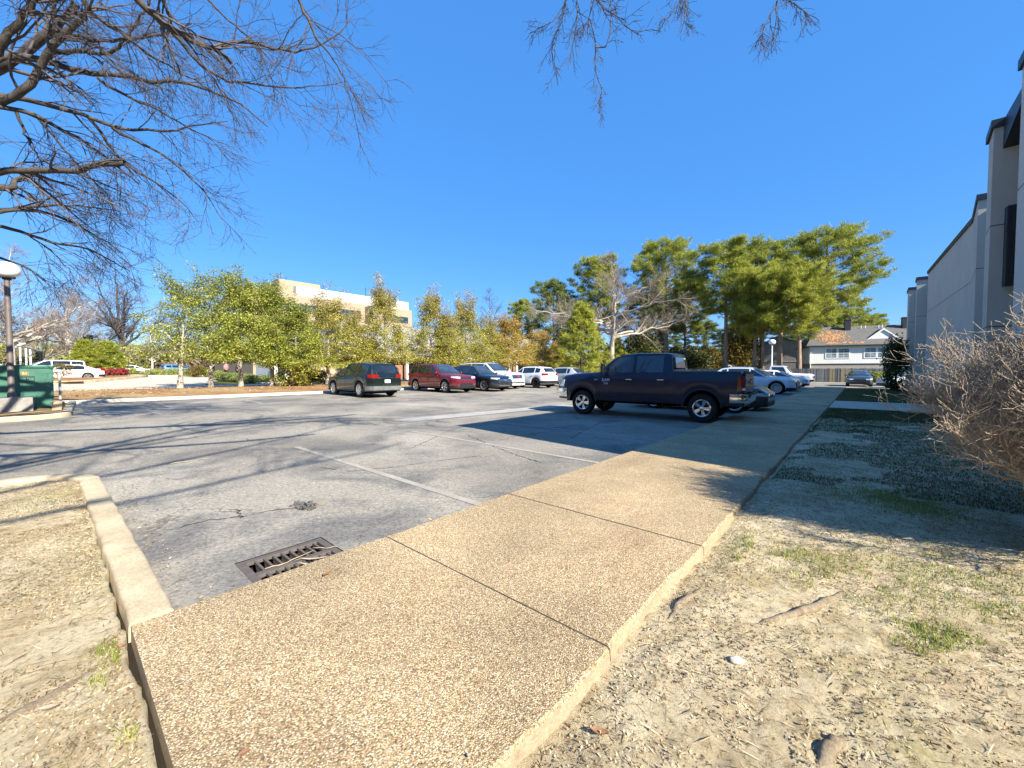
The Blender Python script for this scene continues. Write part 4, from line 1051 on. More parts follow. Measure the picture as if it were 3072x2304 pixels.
mb = MB(); b_ = [(-62.5, 18.6, 3.2), (-40.4, 18.6, 3.2), (-40.4, 56.6, 3.2), (-62.5, 56.6, 3.2), (-60, 20.5, 6.7), (-42.2, 20.5, 6.7), (-42.2, 54.6, 6.7), (-60, 54.6, 6.7)]
mb.add(b_, [(0, 1, 5, 4), (1, 2, 6, 5), (2, 3, 7, 6), (3, 0, 4, 7), (4, 5, 6, 7)]); lpart(mb, 'roof', MT['mansard'])
for y in np.arange(24, 54, 4.2):
    mb = MB(); mb.box((-41.49, y, .6), (-41.44, y + 1.8, 2.3)); lpart(mb, 'window', MT['win'])
for y in np.arange(22.5, 54, 5): mb = MB(); mb.box((-40.75, y, .2), (-40.5, y + .25, 2.89)); lpart(mb, 'post', MT['white'])
# entrance bay with white panels and columns
mb = MB(); mb.box((-52, 15.2, .2), (-46.2, 19.49, 3.3)); lpart(mb, 'entrance_wall', MT['white'])
for y in (15.5, 16.9, 18.3): mb = MB(); mb.box((-46.19, y, .3), (-46.1, y + .7, 2.9)); lpart(mb, 'entrance_window', MT['win'])
for y in (15.0, 16.6, 18.0): mb = MB(); mb.lathe([(.26, .3), (.26, .45), (.18, .5), (.16, 2.9), (.24, 3.0), (.24, 3.1)], 14, Matrix.Translation((-45.2, y, 0))); lpart(mb, 'column', MT['white'])

# white townhouse beyond the fence
hs_ = empty('townhouse', (-5.4, 68, .05), label='white sided townhouse with grey shingle roof, two chimneys and a small gable', cat='house')
def hpart(mb, name, mat, par=None, **k):
    o = mb.build(name, mat, None, **k); o.parent = par or hs_
    o.matrix_parent_inverse = Matrix.Translation((5.4, -68, -.05)) if par is None else Matrix.Identity(4); return o
MT['wsiding'] = mat_siding('white_siding', (.80, .79, .77), .3); MT['shingle'] = mat_shingle('grey_roof_shingles', (.16, .155, .15), (.10, .098, .096)); MT['gbrick'] = mat_shingle('pale_brick', (.40, .36, .32), (.31, .28, .25))
hx0, hx1, hy = -5.4, 15.0, 68.0
mb = MB(); mb.box((hx0 + .12, hy + .12, 0), (hx1 - .12, hy + 9, 2.4)); hpart(mb, 'lower_wall', MT['gbrick'])
mb = MB(); mb.box((hx0, hy, 2.4), (hx1, hy + 9.1, 4.85)); hpart(mb, 'upper_wall', MT['wsiding'])
ez, rz_, ry = 4.85, 7.65, hy + 4.6
rf = MB(); e = .35
rf.add([(hx0 - e, hy - e, ez), (hx1 + e, hy - e, ez), (hx1 + e, hy + 9.1 + e, ez), (hx0 - e, hy + 9.1 + e, ez), (hx0 + 1.4, ry, rz_), (hx1 - 1.4, ry, rz_), (hx0 - e, hy - e, ez - .18), (hx1 + e, hy - e, ez - .18), (hx1 + e, hy + 9.1 + e, ez - .18), (hx0 - e, hy + 9.1 + e, ez - .18)],
       [(0, 1, 5, 4), (1, 2, 5), (2, 3, 4, 5), (3, 0, 4), (6, 7, 1, 0), (7, 8, 2, 1), (8, 9, 3, 2), (9, 6, 0, 3), (9, 8, 7, 6)])
roof = hpart(rf, 'roof', MT['shingle'])
sl = (rz_ - ez) / (ry - hy + e); rfz = lambda y: ez + sl * (y - hy + e)
IDM = Matrix.Translation((5.4, -68, -.05))
def rpart(mb, name, mat, **k):
    o = mb.build(name, mat, None, **k); o.parent = roof; o.matrix_parent_inverse = Matrix.Identity(4); return o
for x in (-.9, 5.05):
    mb = MB(); mb.box((x, ry - 1.15, rfz(ry - 1.2) - .2), (x + .62, ry - .5, rz_ + .75)); mb.box((x - .05, ry - 1.2, rz_ + .751), (x + .67, ry - .45, rz_ + .85)); rpart(mb, 'chimney', MT['frame_dark'])
for x in (.9, 1.35, 2.75, 3.1): mb = MB(); mb.tube([(x, ry - .7, rfz(ry - .7) - .05), (x, ry - .7, rfz(ry - .7) + .4)], .05, 6); rpart(mb, 'vent_pipe', MT['plate'])
gx0, gx1, gy = 1.0, 4.0, hy + 1.0
mb = MB(); gz = rfz(gy); gm = (gx0 + gx1) / 2
mb.add([(gx0, gy, gz), (gx1, gy, gz), (gm, gy, gz + 1.25), (gm, ry - .8, gz + 1.25), ], [(0, 1, 2)]); g = rpart(mb, 'gable', MT['wsiding'])
for (a, b) in ((gx0 - .12, gm), (gx1 + .12, gm)):
    mb = MB(); za = gz - .06; zb = gz + 1.33; yb = hy - e + (zb - ez) / sl
    mb.add([(a, gy - .12, za), (b, gy - .12, zb), (b, yb, zb), (a, gy + .05, za), (a, gy - .12, za - .14), (b, gy - .12, zb - .16)], [(0, 1, 2, 3), (0, 4, 5, 1)]); mb.cur = 0
    rpart(mb, 'gable_roof', MT['white'] if False else MT['shingle'])
    mb = MB(); mb.add([(a, gy - .125, za + .03), (b, gy - .125, zb + .03), (b, gy - .125, zb - .2), (a, gy - .125, za - .17)], [(0, 1, 2, 3)]); rpart(mb, 'bargeboard', MT['white'])
# fallen pine straw on the roof
mb = MB()
for k in range(430):
    x = random.gauss(-2.6, .9); y = hy + abs(random.gauss(1.9, .9)); y = min(y, ry - .3)
    if k > 350: x = random.uniform(-3.5, .3); y = hy - .1 + random.random() * .35
    a = random.uniform(0, pi); l = random.uniform(.12, .3); dx, dy = cos(a) * l, sin(a) * l * .8; w_ = .05
    z = lambda yy: rfz(yy) + .03 + random.random() * .03
    mb.add([(x - dx - w_, y - dy, z(y - dy)), (x - dx + w_, y - dy, z(y - dy)), (x + dx + w_, y + dy, z(y + dy)), (x + dx - w_, y + dy, z(y + dy))], [(0, 1, 2, 3)])
ps = mb.build('pine_straw', simple('pine_straw', (.42, .22, .10), .9), None); hs_.rotation_euler = (0, 0, radians(13)); ps.matrix_world = Matrix.Translation((-5.4, 68, 0)) @ Matrix.Rotation(radians(13), 4, 'Z') @ Matrix.Translation((5.4, -68, 0)); tag(ps, kind='stuff')
def hwin(x, z, w=1.15, h=1.25):
    mb = MB(); mb.box((x - .09, hy - .05, z - .09), (x + w + .09, hy - .002, z + h + .09)); f = hpart(mb, 'window', MT['white'])
    for (a, b) in ((z + .03, z + h / 2 - .03), (z + h / 2 + .03, z + h - .03)):
        m2 = MB(); m2.box((x + .04, hy - .056, a), (x + w - .04, hy - .052, b)); o = m2.build('pane', MT['win_sky'], None); o.parent = f
        m3 = MB(); m3.box((x + w / 2 - .012, hy - .0605, a), (x + w / 2 + .012, hy - .0565, b)); m3.box((x + .04, hy - .0625, (a + b) / 2 - .01), (x + w - .04, hy - .0606, (a + b) / 2 + .01)); o = m3.build('glazing_bar', MT['white'], None); o.parent = f
MT['win_sky'] = mat_glass('blind_backed_glass', (.16, .21, .25), .05)
for x in (-3.55, -2.25, .45, 1.75, 5.6, 6.9, 10.5, 11.8): hwin(x, 3.15)
mb = MB(); mb.box((hx0 - .42, hy - .46, ez - .17), (hx1 + .4, hy - .352, ez - .04)); hpart(mb, 'gutter', MT['frame_dark'])
mb = MB(); mb.tube([(hx0 + .15, hy - .08, .1), (hx0 + .15, hy - .08, 4.7)], .05, 6); hpart(mb, 'downpipe', MT['white'])

# grey gabled building behind the pines
gb = empty('grey_house', (-14.5, 80, .05), label='plain grey sided gable building behind the pine trunks', cat='house')
MT['gsiding'] = mat_siding('grey_siding', (.46, .44, .41), .61)
def gpart(mb, name, mat, **k):
    o = mb.build(name, mat, None, **k); o.parent = gb; o.matrix_parent_inverse = Matrix.Translation((14.5, -80, -.05)); return o
mb = MB(); prof = [(-15.2, 0), (-5.6, 0), (-5.6, 5.4), (-10.6, 7.1), (-15.2, 4.5)]
mb.add([(x, 79, z) for x, z in prof] + [(x, 95, z) for x, z in prof], [(0, 1, 2, 3, 4), (9, 8, 7, 6, 5)] + [(i, (i + 1) % 5, 5 + (i + 1) % 5, 5 + i) for i in (0, 1, 4)]); gpart(mb, 'wall', MT['gsiding'], recalc=True)
mb = MB(); mb.add([(-15.6, 78.7, 4.34), (-10.6, 78.7, 7.18), (-5.2, 78.7, 5.33), (-15.6, 95.3, 4.34), (-10.6, 95.3, 7.18), (-5.2, 95.3, 5.33)], [(0, 1, 4, 3), (1, 2, 5, 4)]); gpart(mb, 'roof', MT['shingle'], recalc=True, solid=.12)
mb = MB(); mb.box((-7.62, 78.96, 0), (-7.54, 78.998, 6.0)); mb.box((-15.2, 78.97, 2.9), (-5.6, 78.998, 2.98)); gpart(mb, 'corner_board', MT['plate'])
# small pale houses glimpsed between the trunks
for k, (u, v0, d, w_) in enumerate(((1480, 781, 92, 6), (1555, 783, 100, 9))):
    p = dep(u, v0, d); hh = max(2.4, p.z); sh = empty('distant_house', (p.x, p.y, .05), .6, label=('pale cottage gable glimpsed between pine trunks above the pickup bed', 'pale shed with brown roof glimpsed right of the thick pine trunk')[k], cat='house', group='small houses glimpsed through the trunks')
    mb = MB(); mb.box((-w_ / 2, 0, 0), (w_ / 2, 6, hh)); mb.build('wall', MT['white'] if k == 0 else MT['wsiding'], sh)
    mb = MB(); mb.add([(-w_ / 2 - .3, -.3, hh - .1), (w_ / 2 + .3, -.3, hh - .1), (w_ / 2 + .3, 3, hh + 1.4), (-w_ / 2 - .3, 3, hh + 1.4), (w_ / 2 + .3, 6.3, hh - .1), (-w_ / 2 - .3, 6.3, hh - .1)], [(0, 1, 2, 3), (3, 2, 4, 5)]); mb.build('roof', simple('brown_roof', (.16, .11, .08), .9), sh, recalc=True, solid=.1)

# ------------------------------------------------------------------ wooden fence, one board pattern per bay
fe = empty('wooden_fence', (-12, 62, 0), label='weathered grey board fence with three yellow boards in front of the townhouse', cat='fence')
t = NT('weathered_boards'); g_ = t.node('ShaderNodeNewGeometry'); p_ = t.pos((3, 3, .3))
c_ = t.ramp(t.math('ADD', t.math('MULTIPLY', g_.outputs['Random Per Island'], .6), t.math('MULTIPLY', t.noise(p_, 3, 6, .7), .4)), [(.2, (.14, .125, .115)), (.5, (.235, .215, .20)), (.8, (.32, .30, .285))]); t.bump(t.noise(p_, 20, 4), .3, .01); MT['board'] = t.set(c_, .9, 0, .2)
MT['newboard'] = simple('new_yellow_boards', (.50, .36, .17), .8)
bo = MB(); nb = MB(); x = -24.0
while x < 10:
    zt = 1.72 + random.uniform(-.03, .03); tgt = nb if any(abs(x - q) < .2 for q in (-2.75, -1.75, -1.3)) else bo
    tgt.box((x, 62 + random.uniform(-.008, .008), .06), (x + .135, 62.03, zt)); x += .15
def fpart(mb, n, m): o = mb.build(n, m, None); o.parent = fe; o.matrix_parent_inverse = Matrix.Translation((12, -62, 0)); return o
fpart(bo, 'board_panel', MT['board']); fpart(nb, 'new_board', MT['newboard'])
for z in (.4, 1.4): mb = MB(); mb.box((-24, 62.035, z), (10, 62.08, z + .09)); fpart(mb, 'rail', MT['board'])
for x in np.arange(-24, 10.1, 2.43): mb = MB(); mb.box((x, 62.085, .02), (x + .1, 62.18, 1.78)); fpart(mb, 'post', MT['board'])

# ------------------------------------------------------------------ street furniture
MT['globe'] = simple('white_globe', (.80, .80, .80), .25, spec=.6, var=.03, coat=.4)
MT['pole'] = simple('brown_lamp_pole', (.14, .115, .10), .6, .2)
def lamp(x, y, h, r, rp, label, z0=.1, block=False, pm='pole'):
    L_ = empty('street_lamp', (x, y, z0), label=label, cat='street lamp', group=None)
    mb = MB(); mb.lathe([(rp * 1.25, 0), (rp * 1.25, .12), (rp, .16), (rp * .85, h - r * .95), (rp * 1.3, h - r * .93), (rp * 1.3, h - r * .8)], 16); mb.build('pole', MT[pm], L_, angle=40)
    mb = MB(); mb.lathe([(r * .30, -r * .80)] + [(r * sin(a) , -r * cos(a) * .86) for a in np.linspace(.35, pi - .001, 18)], 24, Matrix.Translation((0, 0, h)))
    mb.build('lamp_shade', MT['globe'], L_, smooth=True)
    mb = MB(); mb.lathe([(r * .6, 0), (r * .62, .03), (rp * 1.35, .05), (rp * 1.35, -.05)], 16, Matrix.Translation((0, 0, h - r * .83))); mb.build('collar', MT['coping'], L_, angle=40)
    return L_
p = dep(14, 583, 12.1)
lm = lamp(p.x, p.y, p.z - .62, .29, .072, 'tall brown lamp post with white globe at the left edge, on a concrete block', .62)
mb = MB(); mb.box((-.35, -.55, 0), (.35, .42, .46)); ob = mb.build('concrete_block', MT['grey_conc'], None, bevel=.03); ob.location = (p.x - .05, p.y + .0, .17); tag(ob, 'grey concrete block carrying the lamp post beside the green cabinet', 'concrete block')
q = dep(1668, 739, 44); lamp(q.x, q.y, q.z, .35, .075, 'slim lamp post with round white globe before the grey gable building', 0, pm='white')
q = dep(1427, 776, 30); lamp(q.x, q.y, q.z - .05, .24, .06, 'lamp with small white globe just showing above the pickup roof', .05, pm='white')
# green transformer cabinets
MT['cabgreen'] = simple('green_enamel', (.04, .15, .10), .45, scale=2, var=.15, dirt=(.09, .17, .10)); MT['cabdark'] = simple('dark_shaded_green_enamel', (.012, .04, .035), .5)
cb = empty('utility_cabinet', (-20.2, -.52, .2), label='green metal transformer cabinet with orange number sticker by the lamp post', cat='utility cabinet')
mb = MB(); mb.box((-1.0, -.62, 0), (0, .52, 1.4)); mb.build('body', MT['cabgreen'], cb, bevel=.03)
mb = MB(); mb.box((-1.04, -.66, 1.34), (.04, .56, 1.43)); mb.build('lid', MT['cabgreen'], cb, bevel=.025)
mb = MB(); mb.box((.001, -.2, .9), (.02, .12, 1.08)); mb.build('door_handle_plate', MT['cabdark'], cb, bevel=.004)
mb = MB(); mb.box((.021, -.185, .915), (.026, .105, 1.02)); mb.build('hinge_flap', MT['cabgreen'], cb)
mb = MB(); mb.lathe([(.0, .04), (.03, .035), (.035, 0)], 12, Matrix.Translation((.027, -.03, 1.0)) @ Matrix.Rotation(pi / 2, 4, 'Y')); mb.build('padlock', MT['chrome'], cb)
mb = MB(); mb.box((.001, -.16, 1.11), (.008, .0, 1.21)); st = mb.build('sticker', MT['lamp_amber'], cb)
text_mesh('61', .11, MT['plate'], 'number', cb, MYZ(.012, -.08, 1.16, 1), .002)
cb2 = empty('utility_cabinet', (-20.6, -1.95, .2), label='green cabinet, coloured darker for its shade, at the very left edge of the photo', cat='utility cabinet')
mb = MB(); mb.box((-.9, -.75, 0), (.15, .55, 1.38)); mb.build('body', MT['cabdark'], cb2, bevel=.03); mb = MB(); mb.box((-.94, -.79, 1.36), (.19, .59, 1.44)); mb.build('lid', MT['cabdark'], cb2, bevel=.02)  # this cabinet's shade is put into its darker enamel colour
pp = gnd(121, 880, .15); mb = MB(); mb.lathe([(.035, 0), (.035, 1.1), (.03, 1.18), (0, 1.2)], 10); o = mb.build('marker_post', MT['pale_conc'], None, angle=40); o.location = (-20.5, .14, .2); tag(o, 'thin pale post beside the right side of the green cabinet', 'post')
mb = MB()
for k in range(3): mb.box((-.2, -.1 - .0 * k, .0 + .09 * k), (.2 - .02 * k, .1, .085 + .09 * k), Matrix.Rotation(.05 * k, 4, 'Z'))
o = mb.build('brick_pile', MT['tanbrick'], None, bevel=.008); o.location = (-19.3, .05, .21); tag(o, 'small stack of pale bricks on the kerb island right of the cabinet', 'brick stack')

# traffic signals
MT['sigpole'] = simple('grey_green_pole', (.13, .16, .15), .6, .3)
def signal_head(par, x, y, z, heads=3, face=0, plate=True):
    M = Matrix.Translation((x, y, z)) @ Matrix.Rotation(face, 4, 'Z')
    mb = MB(); h = .36 * heads
    mb.box((-.13, -.18, 0), (.1, .18, h), M)
    if plate: mb.box((-.15, -.30, -.1), (-.132, .30, h + .1), M)
    o = mb.build('signal_head', MT['black'], None, bevel=.015); o.parent = par
    for k in range(heads):
        m2 = MB(); MM = M @ Matrix.Translation((.1, 0, .18 + .36 * k)) @ Matrix.Rotation(pi / 2, 4, 'Y')
        m2.lathe([(.14, -.0), (.15, .2), (.14, .2), (.13, .01), (0, .01)], 14, MM); v = m2.build('visor', MT['black'], None, recalc=True); v.parent = o
def rel(p, o): return p.x - o.x, p.y - o.y, p.z - o.z
a = dep(87.5, 790, 46); base = Vector((a.x, a.y, tz(a.x)))
ts = empty('traffic_signal', base, label='traffic signal pole with a long mast arm reaching left above the street', cat='traffic signal')
tp = dep(88.5, 738, 46); mb = MB(); mb.tube([(0, 0, 0), rel(tp, base)], [.14, .10], 10); o = mb.build('pole', MT['sigpole'], None); o.parent = ts
a1, a2 = dep(88, 758, 46), dep(30, 746, 44); mb = MB(); mb.tube([rel(a1, base), rel((a1 + a2) / 2 + Vector((0, 0, .05)), base), rel(a2, base)], [.11, .09, .06], 8); o = mb.build('mast_arm', MT['sigpole'], None); o.parent = ts
s1 = rel(dep(84.5, 781, 45.6), base); signal_head(ts, s1[0], s1[1], s1[2], 3, radians(-25))
a = dep(197, 800, 48); base = Vector((a.x, a.y, tz(a.x)))
ts = empty('traffic_signal', base, label='pair of black signal heads on a short pole above the small pines', cat='traffic signal')
mb = MB(); mb.tube([(0, 0, 0), rel(dep(196.5, 726, 48), base)], [.12, .09], 10); o = mb.build('pole', MT['black'], None); o.parent = ts
s1 = rel(dep(183, 748, 48), base); s2 = rel(dep(195.5, 744, 47.8), base); signal_head(ts, *s1, 3, radians(-60)); signal_head(ts, *s2, 3, radians(10), True)
s3 = rel(dep(198, 757, 48), base); signal_head(ts, *s3, 2, radians(40), False)
mb = MB(); mb.tube([(s1[0], s1[1], s1[2] - .05), (0, 0, s1[2] - .15)], .05, 6); o = mb.build('bracket', MT['black'], None); o.parent = ts
for k, (u, vt) in enumerate(((45, 742), (57.5, 752), (67, 752))):
    a = dep(u, 795, 60); b = dep(u, vt, 60); mb = MB(); mb.tube([(0, 0, 0), (0, 0, b.z - tz(a.x))], [.13, .11], 8); mb.box((-.2, -.2, 0), (.2, .2, .25)); mb.lathe([(.17, 0), (.17, .08), (0, .12)], 8, Matrix.Translation((0, 0, b.z - tz(a.x))))
    o = mb.build('white_post', MT['white'], None); o.location = (a.x, a.y, tz(a.x)); tag(o, ('tallest of three white posts under the mast arm', 'middle of three white posts under the mast arm', 'white post nearest the signal pole, under the mast arm')[k], 'post', 'white posts across the street')
q = gnd(1880, 812); mb = MB()
bxy = (1.9, 60.2); mb.box((-.45, -.3, 0), (.45, .3, .95)); mb.box((-.5, -.35, .95), (.5, .35, 1.05))
o = mb.build('refuse_bin', simple('olive_bin', (.12, .13, .06), .6), None, bevel=.03); o.location = (*bxy, .05); tag(o, 'olive green bin standing before the fence right of the slate saloon', 'bin')
# ------------------------------------------------------------------ plants: batched tubes and leaves
def nrm(a): return a / np.maximum(np.linalg.norm(a, axis=-1, keepdims=True), 1e-9)
def resample(pts, k, wob=0.):
    P = np.array([tuple(p) for p in pts], float); 
    if len(P) > 2:      # one pass of corner cutting
        Q = [P[0]]
        for a, b in zip(P, P[1:]): Q += [a * .75 + b * .25, a * .25 + b * .75]
        P = np.array(Q + [P[-1]])
    L = np.concatenate([[0], np.cumsum(np.linalg.norm(np.diff(P, axis=0), axis=1))]); t = np.linspace(0, L[-1], k)
    O = np.stack([np.interp(t, L, P[:, i]) for i in range(3)], 1)
    if wob: O[1:-1] += RNG.normal(0, wob, (k - 2, 3))
    return O
class Wood:
    def __init__(s): s.V = []; s.F = []; s.n = 0
    def tubes(s, P, R, n):
        m, k = P.shape[:2]; t = nrm(np.gradient(P, axis=1)); ax = np.array([.33, .21, .92]); 
        a = nrm(np.cross(t, ax)); b = np.cross(t, a); an = np.arange(n) * 2 * pi / n
        V = P[:, :, None] + (a[:, :, None] * np.cos(an)[:, None] + b[:, :, None] * np.sin(an)[:, None]) * R[:, :, None, None]
        i, j = np.meshgrid(np.arange(k - 1), np.arange(n), indexing='ij'); j2 = (j + 1) % n
        f = np.stack([i * n + j, i * n + j2, (i + 1) * n + j2, (i + 1) * n + j], -1).reshape(-1, 4)
        s.V.append(V.reshape(-1, 3)); s.F.append((f[None] + (np.arange(m) * k * n)[:, None, None]).reshape(-1, 4) + s.n); s.n += m * k * n
    def mesh(s, name): return np_mesh(name, np.concatenate(s.V), np.concatenate(s.F))
def sprout(P, R, per, L, ang, k=5, droop=0., wig=.12, rs=.6, rmin=.004, tr=(.15, 1.), up=0., taper=.5, rng=RNG, flat=1.):
    m, k0 = P.shape[:2]; t = rng.uniform(tr[0], tr[1], (m, per)); x = t * (k0 - 1.001); i = x.astype(int); f = (x - i)[..., None]; mi = np.arange(m)[:, None]
    st = P[mi, i] * (1 - f) + P[mi, i + 1] * f; tg = nrm(P[mi, i + 1] - P[mi, i]); r0 = (R[mi, i] * (1 - f[..., 0]) + R[mi, i + 1] * f[..., 0]) * rs
    v = rng.normal(0, 1, st.shape); v[..., 2] *= flat; v = nrm(v - tg * (v * tg).sum(-1, keepdims=True)); a = np.radians(rng.uniform(ang[0], ang[1], t.shape))[..., None]
    d = tg * np.cos(a) + v * np.sin(a); d[..., 2] += up; d = nrm(d); ln = rng.uniform(L[0], L[1], t.shape) * (1 - taper * t)
    st, d, ln, r0 = st.reshape(-1, 3), d.reshape(-1, 3), ln.reshape(-1), r0.reshape(-1)
    out = [st]
    for j in range(k - 1):
        d = nrm(d + rng.normal(0, wig, d.shape) + np.array([0, 0, -droop])); out.append(out[-1] + d * (ln / (k - 1))[:, None])
    Q = np.stack(out, 1); R2 = np.maximum(r0[:, None] * np.linspace(1, .25, k)[None], rmin); return Q, R2
def leaves(C, n, sig, size, name, mat, parent, asp=.5, rng=RNG, upbias=.3, loc=None):
    """n diamond leaves round every centre of C; sig = spread (x, y, z)"""
    c = np.repeat(C, n, 0) + rng.normal(0, 1, (len(C) * n, 3)) * np.array(sig)
    a = rng.normal(0, 1, c.shape); a = nrm(a); b = nrm(np.cross(a, rng.normal(0, 1, c.shape) + np.array([0, 0, upbias * 3])))
    s_ = rng.uniform(size[0], size[1], len(c))[:, None]
    nn = np.cross(a, b)
    V = np.stack([c - a * s_, c + b * s_ * asp + nn * s_ * .12, c + a * s_, c - b * s_ * asp + nn * s_ * .12], 1).reshape(-1, 3)
    F = np.arange(len(V)).reshape(-1, 4)
    return link(name, np_mesh(name, V, F), mat, parent)
def needles(C, n, rad, L, name, mat, parent, blades=7, w=.03, rng=RNG, up=.5, flat=.5):
    """tufts of thin needle blades round every centre of C"""
    u = rng.normal(0, 1, (len(C) * n, 3)); u = nrm(u) * rng.uniform(.2, 1, (len(u), 1)) ** .5 * rad; u[:, 2] *= flat
    c = np.repeat(C, n, 0) + u; cc = np.repeat(c, blades, 0); d = rng.normal(0, 1, cc.shape); d[:, 2] += up; d = nrm(d)
    s_ = nrm(np.cross(d, rng.normal(0, 1, d.shape))) * w; l = rng.uniform(L[0], L[1], (len(d), 1))
    V = np.stack([cc - s_, cc + s_, cc + d * l + s_ * .2, cc + d * l - s_ * .2], 1).reshape(-1, 3)
    return link(name, np_mesh(name, V, np.arange(len(V)).reshape(-1, 4)), mat, parent)

# ---- the big bare tree on the left: limbs run along real curves from its trunk beside the island
zz = lambda x, y: (x * .3906, y * .3906)
limbs = [   # (zoomed outline of the limb, depth at start, depth at end, radius start, radius end)
    ([(-60, 600), (0, 575), (180, 470), (235, 330), (310, 230), (430, 120), (490, 70), (440, -40)], 7.0, 6.6, .075, .05),
    ([(-80, 360), (0, 300), (100, 310), (250, 330), (400, 390), (560, 415), (700, 420), (850, 455), (980, 450), (1180, 500), (1330, 570), (1480, 700)], 7.6, 9.2, .085, .012),
    ([(-60, 400), (0, 380), (160, 280), (250, 200), (330, 140), (420, 20)], 8.2, 8.0, .12, .07),
    ([(700, -70), (760, 0), (850, 80), (920, 150), (1010, 195), (1130, 250), (1190, 275), (1250, 310), (1280, 350)], 6.0, 7.0, .062, .035),
    ([(1190, 275), (1260, 240), (1380, 225), (1500, 265), (1640, 290), (1740, 260), (1900, 170), (1960, 80)], 6.8, 7.8, .036, .006),
    ([(1630, -60), (1650, 0), (1740, 180), (1800, 270), (1900, 400), (1920, 520)], 6.4, 7.0, .03, .006),
    ([(-70, 520), (0, 530), (200, 560), (330, 600), (480, 640), (620, 705), (760, 715), (960, 725), (1080, 690), (1260, 670)], 7.2, 9.0, .06, .01),
    ([(-70, 590), (0, 590), (200, 630), (340, 720), (480, 790), (560, 850), (680, 940), (770, 1020)], 6.8, 8.0, .05, .012),
    ([(-70, 960), (0, 950), (150, 940), (300, 945), (450, 935), (500, 915), (690, 900)], 6.8, 7.2, .062, .05),
    ([(-70, 1190), (0, 1160), (200, 1140), (360, 1135), (490, 1140), (660, 1170)], 8.2, 9.2, .05, .01),
    ([(-70, 1200), (0, 1165), (170, 1155), (300, 1190), (430, 1240), (560, 1320), (680, 1400)], 8.0, 9.0, .045, .01),
    ([(-70, 1240), (0, 1250), (150, 1290), (300, 1350), (440, 1360), (600, 1430), (720, 1500)], 9.0, 10, .05, .01),
    ([(920, 150), (985, 220), (1050, 300), (1140, 380), (1230, 445), (1400, 465), (1600, 490), (1750, 475), (1890, 455)], 6.8, 8.2, .034, .006),
    ([(540, 430), (640, 500), (760, 560), (860, 600), (1000, 680), (1150, 760), (1300, 820)], 8.0, 9.0, .034, .006),
    ([(620, 705), (740, 770), (850, 830), (950, 890), (1060, 990), (1150, 1080), (1230, 1215)], 7.8, 8.6, .034, .006),
    ([(500, 70), (560, 110), (700, 200), (800, 290), (900, 350), (1000, 400), (1100, 450), (1250, 560)], 6.7, 8.0, .036, .008),
    ([(340, 200), (430, 195), (540, 225), (640, 225), (750, 205), (930, 190), (1060, 130)], 6.8, 7.4, .034, .012),
    ([(480, 640), (560, 720), (620, 830), (750, 950), (870, 1010), (990, 1100), (1100, 1230)], 7.6, 8.6, .034, .006),
    ([(310, 210), (300, 120), (297, 30), (290, -60)], 6.8, 6.6, .034, .026),
    ([(-60, 330), (0, 260), (60, 180), (120, 100), (180, 0), (210, -60)], 6.2, 6.0, .065, .05),
    ([(250, 300), (340, 280), (450, 285), (570, 300), (650, 275), (670, 235)], 8.0, 7.6, .06, .03),
    ([(670, 235), (760, 120), (820, 40), (850, -60)], 7.6, 7.4, .03, .015),
    ([(90, 620), (140, 740), (190, 830), (240, 920)], 7.0, 7.4, .03, .006),
    ([(-60, 1030), (0, 1040), (90, 1040), (60, 1000), (200, 960)], 8.4, 8.8, .09, .03),
    ([(880, -60), (900, 0), (930, 90), (960, 160)], 6.4, 6.8, .04, .02),
    ([(1100, -60), (1150, 0), (1250, 100), (1370, 210), (1500, 330), (1560, 420)], 7.0, 7.6, .02, .005),
    ([(200, 640), (330, 800), (480, 960), (600, 1080), (640, 1200)], 8.4, 9.0, .03, .006),
    ([(150, 1290), (250, 1360), (360, 1460), (420, 1560)], 9.4, 10., .02, .005),
    ([(-60, 1420), (60, 1440), (180, 1500), (280, 1590)], 10, 11, .04, .008)]
BTA = Vector((-8.4, -4.2, 0)); 
bt = empty('bare_tree', BTA, label='huge bare tree whose limbs reach in from the left edge over the lot', cat='tree')
W = Wood(); LP = []; LR = []
for pts, d0, d1, ra, rb in limbs:
    n = len(pts); P = [dep(*zz(x, y), d0 + (d1 - d0) * i / (n - 1)) for i, (x, y) in enumerate(pts)]
    LP.append(resample(P, 16, .012)); LR.append(np.linspace(ra, rb, 16) * .88)
# overhead limbs that throw the long shadows across the lot
over = [([(-8.2, -4.2, 3.2), (-6.4, -3.2, 5.8), (-4.7, -2, 7.0), (-2.6, .8, 7.4), (-.9, 3.5, 8.0), (-.2, 5.0, 8.6)], .13, .05),
        ([(-8.2, -4.2, 3.0), (-4.6, -3.4, 5.6), (-1.8, -1.7, 6.4), (.2, .9, 6.9), (1.4, 2.6, 7.6)], .12, .04),
        ([(-4.7, -2, 7.0), (-3.4, -2.3, 7.4), (-1.6, -2.2, 7.9), (.8, -1.2, 8.4)], .06, .02),
        ([(-8.3, -4.2, 3.6), (-8.0, -3, 6.5), (-6.2, -.8, 8.6), (-4.0, 1.0, 9.6), (-2.8, 2.2, 10.6)], .11, .03),
        ([(-2.6, .8, 7.4), (-2.6, 2.6, 7.5), (-2.4, 4.3, 7.3)], .05, .03), ([(-2.6, .8, 7.4), (-1.4, 2.4, 7.6), (-.2, 4.6, 7.6), (.4, 5.6, 7.2)], .05, .02),
        ([(-8.4, -4.2, 3.4), (-9.5, -3.0, 5.5), (-10.5, -1.4, 7.5), (-11, .4, 9.6)], .12, .05), ([(-8.4, -4.2, 3.4), (-9.8, -4.6, 6), (-11, -4.8, 9)], .12, .05)]
for pts, ra, rb in over: LP.append(resample(pts, 16, .02)); LR.append(np.linspace(ra, rb, 16))
nmain = len(LP)
